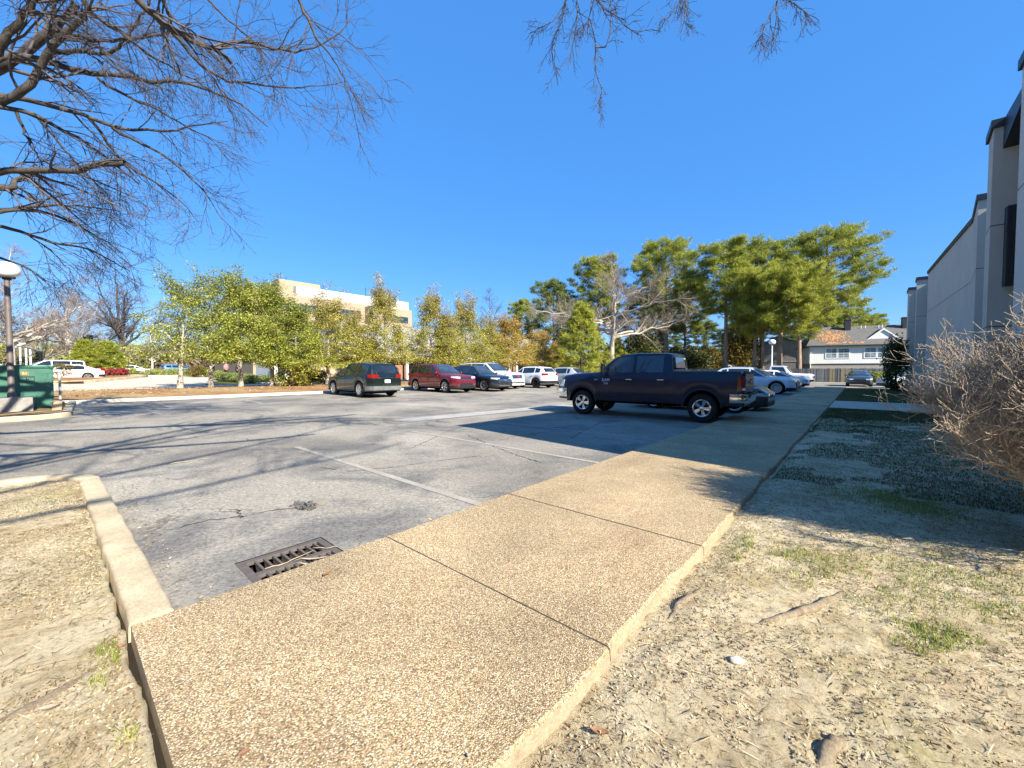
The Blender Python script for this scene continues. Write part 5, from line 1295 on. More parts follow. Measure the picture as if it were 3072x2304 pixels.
LP = np.array(LP) - np.array(BTA); LR = np.array(LR)
W.tubes(LP, LR, 7)
# connectors from the trunk to every limb that begins off the left edge
fork = np.array([0, 0, 2.9]); con = []; cr = []
for k, (pts, d0, d1, ra, rb) in enumerate(limbs):
    if pts[0][0] < 0:
        s0 = LP[k][0]; dirn = nrm(LP[k][0] - LP[k][3]); m_ = s0 + dirn * np.linalg.norm(s0 - fork) * .4
        con.append(resample([fork + RNG.normal(0, .1, 3), fork * .4 + m_ * .6, m_, s0], 8)); cr.append(np.linspace(max(.09, ra * 1.6), ra, 8))
for k in (3, 5, 24, 25):
    s0 = LP[k][0]; src = LP[nmain - 5 - 0][7]; con.append(resample([src, (src + s0) / 2 + np.array([0, 0, .5]), s0], 8)); cr.append(np.linspace(LR[k][0] * 1.3, LR[k][0], 8))
W.tubes(np.array(con), np.array(cr), 7)
tp = resample([(0, 0, -.1), (.02, .03, 1.2), (0, 0, 2.4), (.02, -.05, 3.6)], 8); W.tubes(tp[None], np.array([[.62, .5, .45, .42, .41, .40, .36, .25]]), 14)
trunk_o = link('trunk', W.mesh('trunk'), MT['bark'], bt, smooth=True)
MT['twig'] = mat_bark('twig_bark', (.15, .13, .13), (.07, .06, .06), 9, 1)
W = Wood()
A1, R1 = sprout(LP, LR, 9, (.7, 1.9), (22, 55), 7, .07, .13, .45, .0055, (.12, .98))
A2, R2 = sprout(A1, R1, 6, (.35, .95), (25, 60), 6, .05, .16, .6, .0035, (.15, 1.), taper=.35)
A3, R3 = sprout(A2, R2, 4, (.12, .40), (25, 60), 4, .05, .16, .7, .0021, (.2, 1.), taper=.3)
W.tubes(A1, R1, 4); W.tubes(A2, R2, 3); W.tubes(A3, R3, 3)
link('crown', W.mesh('crown'), MT['twig'], bt)

# ---- twigs hanging in from the top edge belong to a second tree standing behind the camera
hang = [[(1283, -60), (1280, 0), (1274, 41), (1256, 70)], [(1274, 41), (1282, 81), (1286, 103), (1285, 146), (1293, 176), (1301, 199), (1294, 245)], [(1286, 103), (1314, 106), (1321, 49), (1319, 0), (1310, -60)],
        [(1282, -30), (1288, 6), (1327, 29), (1350, 55), (1379, 75)], [(1240, -60), (1223, 0), (1210, 29), (1184, 52), (1160, 63)], [(1223, 0), (1213, 49), (1200, 75), (1191, 107), (1195, 137), (1205, 185)], [(1240, -50), (1250, 30), (1240, 90), (1228, 150)],
        [(1488, -60), (1484, 0), (1480, 36), (1471, 70)], [(1480, -40), (1470, 0), (1450, 35), (1434, 44)], [(1682, -60), (1679, 0), (1676, 39), (1671, 95)], [(1676, 15), (1655, 45), (1642, 85)], [(1690, -40), (1710, 10), (1735, 20), (1750, 50)]]
BTB = Vector((3.6, -6.2, 0)); b2 = empty('bare_tree', BTB, label='bare tree overhead, only its hanging twig ends showing along the top edge', cat='tree')
W = Wood(); HP = np.array([resample([dep(u, v, 5.0 + .25 * math.sin(k * 1.7)) for u, v in p], 9, .006) for k, p in enumerate(hang)]) - np.array(BTB); HR = np.repeat(np.linspace(.0085, .004, 9)[None], len(HP), 0)
B1, r1 = sprout(HP, HR, 12, (.16, .42), (20, 50), 6, .12, .16, .6, .0026, (.1, 1.), up=-.15, taper=.2); B2, r2 = sprout(B1, r1, 5, (.08, .22), (25, 60), 4, .08, .2, .8, .0021, (.15, 1.), up=-.1)
W.tubes(HP, HR, 5); W.tubes(B1, r1, 3); W.tubes(B2, r2, 3)
link('crown', W.mesh('crown'), MT['twig'], b2)
W = Wood(); ends = [dep(1283, -60, 5), dep(1488, -60, 5), dep(1682, -60, 5), dep(1240, -60, 5)]; bl = []; br = []
tk = [(0, 0, -.1), (0, 0, 2), (-.1, .2, 4), (-.4, .8, 6.2)]
for e in ends:
    e_ = e - BTB; bl.append(resample([tk[2], (-.8, 3.2, 8.3), (e_.x * .8, e_.y * .8, max(8.8, e_.z + 1.6)), (e_.x, e_.y, e_.z)], 12)); br.append(np.linspace(.06, .010, 12))
W.tubes(np.array(bl), np.array(br), 6); W.tubes(resample(tk, 8)[None], np.linspace(.36, .2, 8)[None], 12); link('trunk', W.mesh('trunk'), MT['bark'], b2, smooth=True)
W = Wood(); Q = np.array([resample([(3.6, -6.2, 5.5), (4.3, -2.5, 8), (3.9, 1.2, 9), (3.2, 3.4, 9.6)], 12, .03), resample([(3.4, -5.8, 6), (6, -1.5, 8.5), (6.9, 1.2, 9.4), (7.2, 3, 10)], 12, .03), resample([(3.2, -5.4, 6.1), (2.0, -2, 8.2), (1.3, .8, 9.2), (.8, 2.6, 10)], 12, .03)]) - np.array(BTB)
q_ = np.repeat(np.linspace(.075, .02, 12)[None], 3, 0); W.tubes(Q, q_, 6); D1, e1 = sprout(Q, q_, 12, (.9, 2.4), (25, 60), 7, .0, .13, .5, .008, (.2, 1.), up=.05); W.tubes(D1, e1, 4); D2, e2 = sprout(D1, e1, 7, (.4, 1.1), (25, 60), 5, .0, .16, .6, .005, (.2, 1.)); W.tubes(D2, e2, 3); link('limbs', W.mesh('limbs'), MT['bark'], b2)

# ---- generic bare tree
def bare_tree(name, H, spread, seed, forkz=.3, nl=7, bark='bark', twig='twig', r0=.35, rise=.7, dens=(7, 7, 5), tw=.012):
    rg = np.random.default_rng(seed); root = empty(name); W = Wood()
    tk = resample([(0, 0, -.2), (rg.normal(0, .1), rg.normal(0, .1), H * forkz * .5), (0, 0, H * forkz), (rg.normal(0, .4), rg.normal(0, .4), H * (forkz + .25))], 10)
    tr_ = np.linspace(r0, r0 * .45, 10); tr_[0] *= 1.35; W.tubes(tk[None], tr_[None], 10)
    P = []; R = []
    for i in range(nl):
        a = 2 * pi * i / nl + rg.uniform(-.3, .3); f = rg.uniform(.75, 1.1); z0 = H * (forkz + .03 * i * rg.uniform(.2, 1)); el = rise * rg.uniform(.5, 1.3)
        dx, dy = cos(a), sin(a); sp = spread * f * (.55 if i % 3 == 2 else 1); top = H * (1 if i % 3 == 2 else .75) * rg.uniform(.8, 1.0)
        P.append(resample([(0, 0, z0), (dx * sp * .3, dy * sp * .3, z0 + (top - z0) * .35 * el), (dx * sp * .65, dy * sp * .65, z0 + (top - z0) * .75 * el), (dx * sp * .95, dy * sp * .95, z0 + (top - z0) * min(1, 1.1 * el))], 12, spread * .012)); R.append(np.linspace(r0 * .5, r0 * .07, 12))
    P.append(resample([tk[-1], tk[-1] + (0, 0, H * .2), (rg.normal(0, .5), rg.normal(0, .5), H)], 12, .05)); R.append(np.linspace(r0 * .42, r0 * .06, 12))
    P, R = np.array(P), np.array(R); W.tubes(P, R, 6)
    s_ = H / 14
    A1, R1 = sprout(P, R, dens[0] + 2, (1.8 * s_, 4.2 * s_), (25, 60), 7, .0, .13, .5, tw * 1.5, (.15, 1.), up=.12, rng=rg); W.tubes(A1, R1, 4)
    link('trunk', W.mesh('trunk'), MT[bark], root, smooth=True); W = Wood()
    A2, R2 = sprout(A1, R1, dens[1], (.8 * s_, 2.0 * s_), (25, 60), 5, .0, .15, .6, tw, (.15, 1.), up=.1, rng=rg); A3, R3 = sprout(A2, R2, dens[2], (.35 * s_, 1.0 * s_), (25, 65), 4, .0, .18, .6, tw * .75, (.2, 1.), rng=rg)
    W.tubes(A2, R2, 3); W.tubes(A3, R3, 3); link('crown', W.mesh('crown'), MT[twig], root); return root
def put(root, u, d, label, cat='tree', group=None, sc=1., rot=None, z=None):
    p = dep(u, 803, d); root.location = (p.x, p.y, tz(p.x) if z is None else z); root.scale = (sc, sc, sc) if not isinstance(sc, tuple) else sc
    root.rotation_euler = (0, 0, random.uniform(0, 6.28) if rot is None else rot); return tag(root, label, cat, group)
MT['twig_pale'] = mat_bark('pale_twig_bark', (.27, .225, .18), (.16, .13, .105), 5, 1); MT['twig_brown'] = mat_bark('brown_twig_bark', (.30, .23, .18), (.18, .135, .105), 5, 1)
GB = 'bare trees beyond the street'
t1 = bare_tree('bare_tree', 17, 6.0, 21, .26, 8, r0=.42, rise=.95, tw=.014); put(t1, 265, 60, 'tall bare tree with dark forked trunk between the small pines and the yellow green trees', group=GB, rot=1.)
t2 = bare_tree('bare_tree', 15, 7.5, 22, .22, 8, bark='bark_pale', twig='twig_brown', r0=.36, rise=.6, dens=(9, 9, 7), tw=.012); put(t2, 155, 62, 'spreading bare tree with pale trunk behind the street signal', group=GB, rot=.3)
t3 = copy_tree(t2); put(t3, 28, 46, 'broad brownish bare tree behind the lamp post at the left edge', group=GB, sc=1.0, rot=2.1)
t4 = copy_tree(t1); put(t4, 395, 75, 'thin bare crown showing through the gap beside the leftmost yellow green tree', group=GB, sc=(.9, .9, .85), rot=3.)
t5 = copy_tree(t1); put(t5, 1052, 110, 'misty bare tree far behind the row, its crown over the yellow green trees', group=GB, sc=1.2, rot=4.); t6 = copy_tree(t2); put(t6, 985, 120, 'distant bare tree left of the misty one behind the row', group=GB, sc=1.35, rot=5.)
t7 = copy_tree(t2); put(t7, 95, 85, 'small distant bare tree behind the mast arm', group=GB, sc=.9, rot=.9)
t8 = copy_tree(t2); put(t8, 330, 92, 'brown bare tree low between the trunk of the tall one and the row', group=GB, sc=.8, rot=1.9)
sy = bare_tree('bare_tree', 17.0, 12.5, 31, .34, 12, bark='bark_pale', twig='twig_pale', r0=.42, rise=.5, dens=(9, 9, 7), tw=.012); put(sy, 1322, 58, 'wide spreading bare tree with pale limbs in front of the pines', rot=.7)

# ---- the row of yellow green trees behind the far kerb
LEAFC = [(.06, .07, .016), (.20, .20, .032), (.44, .41, .075), (.62, .55, .15)]
MT['leaf_y'] = mat_leaf('yellow_green_leaf', LEAFC, (.36, .25, .09), (4.6, 9.5), .35); MT['leaf_g'] = mat_leaf('green_leaf', [(.04, .065, .014), (.16, .20, .03), (.38, .40, .06), (.58, .55, .12)], (.17, .19, .06), (5, 10), .35)
MT['leaf_gold'] = mat_leaf('golden_leaf', [(.18, .16, .03), (.34, .28, .05), (.50, .39, .09), (.56, .38, .12)], (.40, .24, .09), (3.5, 7), .35)
def leafy_tree(H, Wd, seed, leaf, n=85, per=105, low=1.5, lean=0., sparse=.0):
    rg = np.random.default_rng(seed); root = empty('leafy_tree'); W = Wood()
    tk = resample([(0, 0, -.15), (lean * .2, 0, 1.0), (lean * .5 + rg.normal(0, .15), rg.normal(0, .15), H * .4), (lean, 0, H * .8)], 10); tr_ = np.linspace(.15, .012, 10); tr_[0] = .21; W.tubes(tk[None], tr_[None], 8)
    A1, R1 = sprout(tk[None], tr_[None], 26, (Wd * .55, Wd * .95), (45, 85), 6, .0, .12, .45, .008, (.2, .97), up=.25, taper=.65, rng=rg)
    A2, R2 = sprout(A1, R1, 5, (.4, 1.1), (30, 65), 4, 0, .15, .6, .006, (.35, 1.), up=.1, rng=rg); W.tubes(A1, R1, 4); W.tubes(A2, R2, 3)
    link('trunk', W.mesh('trunk'), MT['bark_holly'], root, smooth=True)
    C = np.concatenate([A2[:, -1], A2[:, 2], A1[:, -1]]); C = C[C[:, 2] > low]; z = (C[:, 2] - low) / (H - low); rr_ = np.hypot(C[:, 0] - lean * z, C[:, 1])
    keep = (rg.random(len(C)) < np.clip(1.1 - .85 * z - sparse, .10, 1)) & (rr_ < Wd * (1.12 - .8 * z)); C = C[keep]
    if len(C) > n * 2: C = C[rg.choice(len(C), n * 2, False)]
    # foliage fills a lumpy cone, thinning towards the top
    C = C[(rg.random(len(C)) < .45) & (C[:, 2] < H * .85)]; k = int(n * 4.2 * (1 - sparse * 1.3)); a = rg.uniform(0, 2 * pi, k); zf = 1 - np.sqrt(1 - rg.random(k) * .97); zf = zf * .98
    rr = Wd * (1.02 - zf) ** .7 * (.35 + .65 * np.sqrt(rg.random(k))) * (.40 + 1.15 * vn(a * 1.9 + seed, zf * 7)); zz_ = low + .1 + (H - low) * zf + .25 * (rr / Wd)
    S_ = np.stack([rr * np.cos(a) + lean * zf, rr * np.sin(a), zz_], 1); S_ = S_[vn(S_[:, 0] * 1.5 + seed, S_[:, 1] * 1.5 + S_[:, 2] * 1.9) > .34]
    sh_ = []
    for q in range(9):
        aa = rg.uniform(0, 6.28); z0 = H * rg.uniform(.62, .8); ln = rg.uniform(.12, .26) * H; ou = rg.uniform(.15, .5)
        sh_ += [[cos(aa) * ou * (1 + 1.4 * u_) + lean * .8, sin(aa) * ou * (1 + 1.4 * u_), z0 + ln * u_] for u_ in np.linspace(0, 1, 7)]
    C = np.concatenate([C, S_, np.array(sh_)])
    leaves(C, per // 2 + 2, (.21, .21, .11), (.03, .085), 'crown', leaf, root, .5, rg); return root
V1 = leafy_tree(8.8, 2.7, 41, MT['leaf_g'], 120, 100); V2 = leafy_tree(9.3, 2.4, 42, MT['leaf_y'], 120, 100); V3 = leafy_tree(7.2, 2.6, 43, MT['leaf_gold'], 120, 100); V4 = leafy_tree(8.6, 2.9, 44, MT['leaf_g'], 80, 84, sparse=.3, lean=.3); V5 = leafy_tree(8.9, 2.6, 45, MT['leaf_y'], 110, 95)
GR = 'row of yellow green trees behind the far kerb'
def rowput(root, u, label, x=-31.5, sc=1., rot=None):
    px, py = col_at(u, x=x); root.location = (px, py, tz(px) + .2); root.scale = (sc, sc, sc) if not isinstance(sc, tuple) else sc; root.rotation_euler = (0, 0, random.uniform(0, 6.28) if rot is None else rot); return tag(root, label, 'tree', GR)
rowput(V4, 388, 'sparse gappy leafy tree, leftmost of the row, on a leaning pale trunk', sc=(1, 1, .86)); c = copy_tree(V4); rowput(c, 455, 'second tree of the row, see-through top with dark bare inner branches', sc=(.9, .9, .92), x=-31.8)
rowput(V1, 520, 'dense green tree on a thin dark trunk in front of the office block corner', x=-31.8, sc=(.95, .95, .96)); c = copy_tree(V1); rowput(c, 588, 'dense green tree on a white trunk beside the low shoot clump', sc=(1.02, 1.02, .92), x=-31.3); c = copy_tree(V1); rowput(c, 640, 'green tree with foliage drooping nearly to the ground left of the dark green SUV', x=-30.2, sc=(1.0, 1.0, .72))
rowput(V5, 708, 'russet topped tree standing behind the dark green SUV', sc=(1.1, 1.1, .84)); rowput(V2, 832, 'tall narrow topped tree between the green and the maroon SUV', sc=(1.05, 1.05, 1.0)); c = copy_tree(V5); rowput(c, 765, 'shorter thin tree right of the dark green SUV roof', sc=(.95, .95, .72), x=-32.2)
c = copy_tree(V2); rowput(c, 930, 'russet tipped tree above the maroon SUV', sc=(1.1, 1.1, 1.02), x=-32); c = copy_tree(V5); rowput(c, 1008, 'rounded tree with reddish top behind the navy crossover', sc=(1.12, 1.12, 1.06), x=-31.5); c = copy_tree(V2); rowput(c, 968, 'yellow green tree squeezed between two russet topped ones', sc=(.9, .9, .8), x=-30.6)
rowput(V3, 1100, 'golden leaved tree behind the big white SUV', sc=(1.2, 1.2, 1.08), x=-31); c = copy_tree(V3); rowput(c, 1160, 'golden leaved tree behind the small white crossover, lower than its neighbour', sc=(1.1, 1.1, .92), x=-31); c = copy_tree(V3); rowput(c, 1205, 'last and lowest golden tree of the row, by the silver crossover', sc=(.95, .95, .72), x=-31); c = copy_tree(V5); rowput(c, 1055, 'yellow green tree left of the golden ones', sc=(1., 1., .85), x=-32)
sh = empty('leafy_bush'); leaves(np.stack([RNG.normal(0, .55, 40), RNG.normal(0, .55, 40), .3 + RNG.random(40) * 1.6], 1), 70, (.2, .2, .18), (.07, .14), 'crown', MT['leaf_y'], sh, .5)
px, py = col_at(632, x=-29.8); sh.location = (px, py, tz(px) + .15); tag(sh, 'yellow green shoot clump touching the mulch at the left of the dark green SUV', 'bush')

# ---- pines
NEED = [(.085, .13, .022), (.20, .25, .036), (.37, .40, .06), (.54, .51, .09)]
MT['needle'] = mat_leaf('pine_needle', NEED, trans=.4, nscale=.35); MT['needle_dark'] = mat_leaf('dark_pine_needle', [(.045, .08, .02), (.10, .15, .034), (.18, .22, .05), (.28, .28, .065)], trans=.2, nscale=.35); MT['needle_bright'] = mat_leaf('bright_pine_needle', [(.09, .125, .018), (.26, .30, .04), (.44, .45, .065), (.58, .54, .10)], trans=.45, nscale=.35)
def pine(H, Wd, base, seed, mat, nb=44, r0=.36, blades=7, tufts=10, dome=.45, lean=0.):
    rg = np.random.default_rng(seed); root = empty('pine_tree'); W = Wood()
    tk = resample([(0, 0, -.2), (lean * .3, rg.normal(0, .15), H * .35), (lean * .8, rg.normal(0, .2), H * .7), (lean, 0, H * .97)], 12); tr_ = np.linspace(r0, r0 * .18, 12); tr_[0] *= 1.2; W.tubes(tk[None], tr_[None], 10)
    P = []; R = []
    for i in range(nb):
        f = (i + rg.uniform(0, 1)) / nb; h = H * (base + (1 - base) * f * .80); a = i * 2.4 + rg.uniform(-.5, .5)
        env = Wd * (np.clip((f + .12) / dome, 0, 1) ** .6 if f < dome else max(.3, 1 - .75 * ((f - dome) / (1 - dome)) ** 2.2)) * rg.uniform(.6, 1.08)
        x0 = np.array([np.interp(h, tk[:, 2], tk[:, 0]), np.interp(h, tk[:, 2], tk[:, 1]), h]); d = np.array([cos(a), sin(a), 0]); el = rg.uniform(.05, .45) + .75 * f
        P.append(resample([x0, x0 + d * env * .4 + (0, 0, env * el * .2), x0 + d * env * .75 + (0, 0, env * el * .45), x0 + d * env + (0, 0, env * el * .75)], 8, .08)); R.append(np.linspace(r0 * .22 * (1.15 - f), .02, 8))
    P, R = np.array(P), np.array(R); W.tubes(P, R, 5)
    A1, R1 = sprout(P, R, 8, (Wd * .16, Wd * .36), (25, 65), 5, 0, .14, .5, .014, (.3, 1.), up=.3, taper=.4, rng=rg); W.tubes(A1, R1, 3)
    link('trunk', W.mesh('trunk'), MT['bark_pine'], root, smooth=True)
    C = np.concatenate([A1[:, -1], A1[:, 3], P[:, -1]]); C = C[rg.random(len(C)) < .74]
    needles(C, tufts, .55, (.30, .62), 'crown', mat, root, blades, .022, rg, up=.7, flat=.34); return root
PA = pine(22.5, 6.4, .42, 51, MT['needle'], 84, .42, lean=.5); PB = pine(20, 5.0, .45, 52, MT['needle'], 56, .34); PC = pine(16, 5.4, .40, 53, MT['needle_bright'], 56, .36, dome=.4, lean=-.4); PD = pine(18, 4.0, .3, 54, MT['needle_dark'], 44, .3, dome=.4); 
GP = 'pines beyond the fence'
put(PA, 1788, 60, 'broad crowned pine, largest and rightmost of the tall pines', group=GP, rot=2.9, z=.05, sc=(1.12, 1.12, 1.03))
put(PB, 1565, 61, 'tall pine with thick pale lit trunk rising right of the pickup cab', group=GP, rot=1.4, z=.05, sc=(1.1, 1.1, 1.08)); c = copy_tree(PB); put(c, 1645, 68, 'dark topped pine behind and between the two tallest pines', group=GP, rot=4., z=.05, sc=1.2)
put(PC, 1683, 54, 'bright yellow green pine with a split trunk near the slim lamp post', group=GP, rot=2.2, z=.05, sc=(1.0, 1.0, 1.0)); c = copy_tree(PC); put(c, 1727, 52, 'bright pine with thick dark trunk in front of the grey building', group=GP, rot=.2, z=.05, sc=(.9, .9, .92)); c = copy_tree(PC); put(c, 1628, 57, 'pine with bright low boughs and straight trunk left of the slim lamp post', group=GP, rot=3.9, z=.05, sc=(.85, .85, .98))
c = copy_tree(PB); put(c, 1648, 56, 'slender leaning trunk pine just left of the slim lamp post', group=GP, rot=5.1, z=.05, sc=(.7, .7, .78))
c = copy_tree(PA); put(c, 1440, 68, 'round topped pine behind the wide bare tree', group=GP, rot=3.3, z=.05, sc=(1.0, 1.0, 1.07)); c = copy_tree(PB); put(c, 1292, 72, 'pine with rounded top left of the wide bare tree', group=GP, rot=2., z=.05, sc=(1.05, 1.05, 1.12)); put(PD, 1195, 74, 'dark narrow pine left of the round topped pines', group=GP, rot=.9, z=.05, sc=(1.1, 1.1, 1.08)); c = copy_tree(PB); put(c, 1128, 84, 'small topped pine, leftmost of the dark pines', group=GP, rot=1.1, z=.05, sc=(.75, .75, .83)); c = copy_tree(PD); put(c, 1235, 82, 'dark pine in the gap behind the golden trees', group=GP, rot=3.1, z=.05, sc=(1.1, 1.1, .95))
c = copy_tree(PA); put(c, 1480, 82, 'far pine filling the gap right of the round topped one', group=GP, rot=5., z=.05, sc=(.9, .9, .92)); c = copy_tree(PD); put(c, 1390, 80, 'dark far pine behind the wide bare tree trunk', group=GP, rot=4.4, z=.05, sc=(1.4, 1.4, 1.))
for k, (u, d, s_, ro) in enumerate(((1832, 92, .72, 1.), (1880, 98, .78, 2.), (1925, 95, .66, 3.), (1765, 105, .8, 5.))): c = copy_tree((PA, PB, PC, PA)[k]); put(c, u, d, ('pine left of the first townhouse chimney', 'pine directly above the townhouse gable', 'bright pine at the right above the second townhouse chimney', 'far pine low left of the townhouse roof')[k], group=GP, rot=ro, z=.05, sc=(s_ * 1.1, s_ * 1.1, s_))
for k, (u, d, s_, ro) in enumerate(((1520, 96, .8, 1.), (1590, 90, .72, 2.), (1440, 98, .75, 3.3), (1610, 104, .85, 4.), (1700, 98, .72, .5))): c = copy_tree(PD); put(c, u, d, ('dark filler pine behind the pickup cab roof', 'dark pine right behind the thick pale trunk', 'dark pine far behind the globe lamp over the pickup', 'dark pine behind the left wall of the grey building', 'dark pine above the grey building roof')[k], group=GP, rot=ro, z=.05, sc=(s_ * 1.5, s_ * 1.5, s_))
# feathery cedar and low evergreens under the pines
def cone_tree(name, H, Wd, seed, mat, base=.04, tufts=10, L=(.2, .4), blades=7, nb=60, droop=.06):
    rg = np.random.default_rng(seed); root = empty(name); W = Wood(); tk = resample([(0, 0, -.1), (.05, 0, H * .5), (0, 0, H)], 8); W.tubes(tk[None], np.linspace(.16, .02, 8)[None], 7)
    P = []; R = []
    for i in range(nb):
        f = (i + rg.random()) / nb; h = H * (base + (1 - base) * f); a = i * 2.4; e = Wd * (1 - f) ** .8 * rg.uniform(.7, 1.1) + .15
        P.append(resample([(0, 0, h), (cos(a) * e * .5, sin(a) * e * .5, h + e * .12), (cos(a) * e, sin(a) * e, h + e * (.1 - droop))], 6, .05)); R.append(np.linspace(.04, .012, 6))
    P, R = np.array(P), np.array(R); W.tubes(P, R, 4); link('trunk', W.mesh('trunk'), MT['bark'], root); A1, _ = sprout(P, R, 5, (Wd * .12, Wd * .3), (30, 70), 4, .05, .1, .5, .01, (.3, 1.), rng=rg)
    needles(np.concatenate([A1[:, -1], P[:, -1], P[:, 3]]), tufts, .3, L, 'crown', mat, root, blades, .025, rg, up=.2); return root
CE = cone_tree('cedar_tree', 8.6, 4.2, 61, MT['needle_bright'], L=(.25, .5)); put(CE, 1255, 46, 'feathery light green cedar left of the pickup bonnet, under the wide bare tree', rot=.5, z=.1)
c = copy_tree(CE); put(c, 1330, 62, 'feathery cedar close behind the pickup windscreen', rot=2.5, z=.1, sc=(.8, .8, .75))
def round_bush(name, H, Wd, seed, mat, n=120, per=55, size=(.08, .16)):
    rg = np.random.default_rng(seed); root = empty(name); v = nrm(rg.normal(0, 1, (n, 3))) * (rg.random((n, 1)) ** .4); C = v * np.array([Wd, Wd, H / 2]) + np.array([0, 0, H / 2 + .05]); leaves(C, per, (Wd * .13, Wd * .13, H * .06), size, 'crown', mat, root, .5, rg)
    W = Wood(); W.tubes(resample([(0, 0, -.05), (0, 0, H * .6)], 4)[None], np.linspace(.08, .03, 4)[None], 6); link('trunk', W.mesh('trunk'), MT['bark'], root); return root
MT['leaf_dark'] = mat_leaf('dark_evergreen_leaf', [(.015, .03, .008), (.04, .06, .014), (.09, .10, .022), (.15, .13, .035)], trans=.15); MT['leaf_bronze'] = mat_leaf('bronze_leaf', [(.05, .05, .014), (.12, .09, .02), (.20, .14, .03), (.22, .20, .05)], trans=.25)
GE = 'broad evergreen trees under the pines'
RB = round_bush('evergreen_tree', 7.2, 3.2, 71, MT['leaf_dark'], 150, 60, (.12, .24)); put(RB, 1388, 62, 'dark glossy evergreen just above the pickup cab', group=GE, z=.1); RC = round_bush('evergreen_tree', 8.5, 2.6, 72, MT['leaf_bronze'], 150, 60, (.12, .24)); put(RC, 1598, 66, 'bronze tinted evergreen right of the thick pale pine trunk', group=GE, z=.1)
for k, (u, d, s_) in enumerate(((1490, 84, .9), (1660, 100, .8), (1540, 88, .75), (1445, 76, .8))): c = copy_tree(RB if k != 2 else RC); put(c, u, d, ('dark evergreen behind the pickup rear window', 'dark evergreen behind the grey building', 'low bronze evergreen left of the thick pale trunk', 'dark evergreen behind the globe above the pickup')[k], group=GE, z=.05, sc=(s_ * 1.4, s_ * 1.4, s_))
SP = cone_tree('pine_sapling', 5.2, 2.3, 81, MT['needle_bright'], L=(.25, .5), nb=40); put(SP, 184, 47, 'small bright pine in front of the pair of signal heads', 'tree', 'small pines by the street', sc=(.95, .95, .8)); c = copy_tree(SP); put(c, 233, 48, 'small bright pine right of the signal heads, by the tall bare trunk', 'tree', 'small pines by the street', sc=(1., 1., .78), rot=2.)
DS = round_bush('evergreen_shrub', 3.6, .75, 91, MT['leaf_dark'], 90, 60, (.05, .1)); DS.location = (1.75, 36.8, .05); tag(DS, 'dark evergreen shrub against the far end of the stucco building', 'shrub')
BU = round_bush('rounded_bush', 1.25, .8, 92, MT['leaf_g'], 60, 60, (.04, .08)); BU.location = (1.3, 58.6, .05); tag(BU, 'rounded yellow green bush by the kerb right of the slate saloon', 'bush')
RBsh = round_bush('rounded_bush', 1.3, .95, 93, MT['leaf_bronze'], 60, 60, (.04, .08)); put(RBsh, 428, 44, 'brownish rounded bush between the trunks of the two leftmost row trees', 'bush')
# hedges and ground cover along the driveway
def hedge(pts, wd, h, seed, mat, name, label, cat='hedge', n=26, per=60, group=None):
    rg = np.random.default_rng(seed); P = resample([(x, y, 0) for x, y in pts], n * 4); o = Vector(P[0]); C = P + np.stack([rg.uniform(-wd, wd, len(P)), rg.uniform(-wd, wd, len(P)), np.array([tz(x) for x in P[:, 0]]) + .1 + h * rg.random(len(P)) ** .7], 1)
    C0_ = C - np.array([o.x, o.y, 0]); ob = leaves(C0_, per, (.16, .16, .08), (.035, .08), name, mat, None, .5, rg); ob.location = (o.x, o.y, 0); return tag(ob, label, cat, group)
gp = lambda u, d: (dep(u, 803, d).x, dep(u, 803, d).y)
MT['leaf_cover'] = mat_leaf('juniper_cover', [(.05, .08, .02), (.11, .15, .035), (.19, .23, .06), (.28, .31, .10)], trans=.2); MT['leaf_red'] = mat_leaf('crimson_leaf', [(.16, .012, .02), (.28, .02, .035), (.38, .05, .06), (.34, .10, .05)], trans=.3)
hedge([gp(535, 37.5), gp(560, 37), gp(585, 36)], .9, .55, 101, MT['leaf_cover'], 'ground_cover', 'pale green juniper cover in front of the white entrance columns', 'ground cover', 30); hedge([gp(475, 40), gp(505, 39), gp(533, 38)], .9, .6, 102, MT['leaf_cover'], 'ground_cover', 'juniper cover in front of the two people', 'ground cover', 30)
hedge([gp(318, 50), gp(370, 48), gp(420, 46), gp(470, 44)], .7, .75, 103, MT['leaf_g'], 'clipped_hedge', 'clipped green hedge along the driveway left of the two people', n=44); hedge([gp(650, 35), gp(680, 35), gp(700, 35)], .6, 1.15, 104, MT['leaf_y'], 'clipped_hedge', 'boxy bright hedge beside the tan garden wall', n=30)
hedge([gp(222, 53), gp(255, 52), gp(290, 51)], .9, .6, 105, MT['leaf_cover'], 'clipped_hedge', 'low green hedge at the foot of the tall bare tree', n=36); hedge([gp(128, 34.5), gp(142, 35), gp(158, 36)], .5, 1.25, 106, MT['leaf_bronze'], 'clipped_hedge', 'olive clipped hedge right of the green cabinet, hiding the white saloon nose', n=30)
for k, (u, d) in enumerate(((177, 37), (215, 39), (246, 40.5), (262, 41.5))): p = gp(u, d); rs = round_bush('red_shrub', .75, .62, 110 + k, MT['leaf_red'], 40, 40, (.035, .07)); rs.location = (p[0], p[1], tz(p[0]) + .22); tag(rs, ('crimson shrub by the white saloon wheel', 'crimson shrub in the middle of the planting island', 'crimson shrub second from the island tip', 'crimson shrub at the right tip of the planting island')[k], 'shrub', 'crimson shrubs on the planting island')
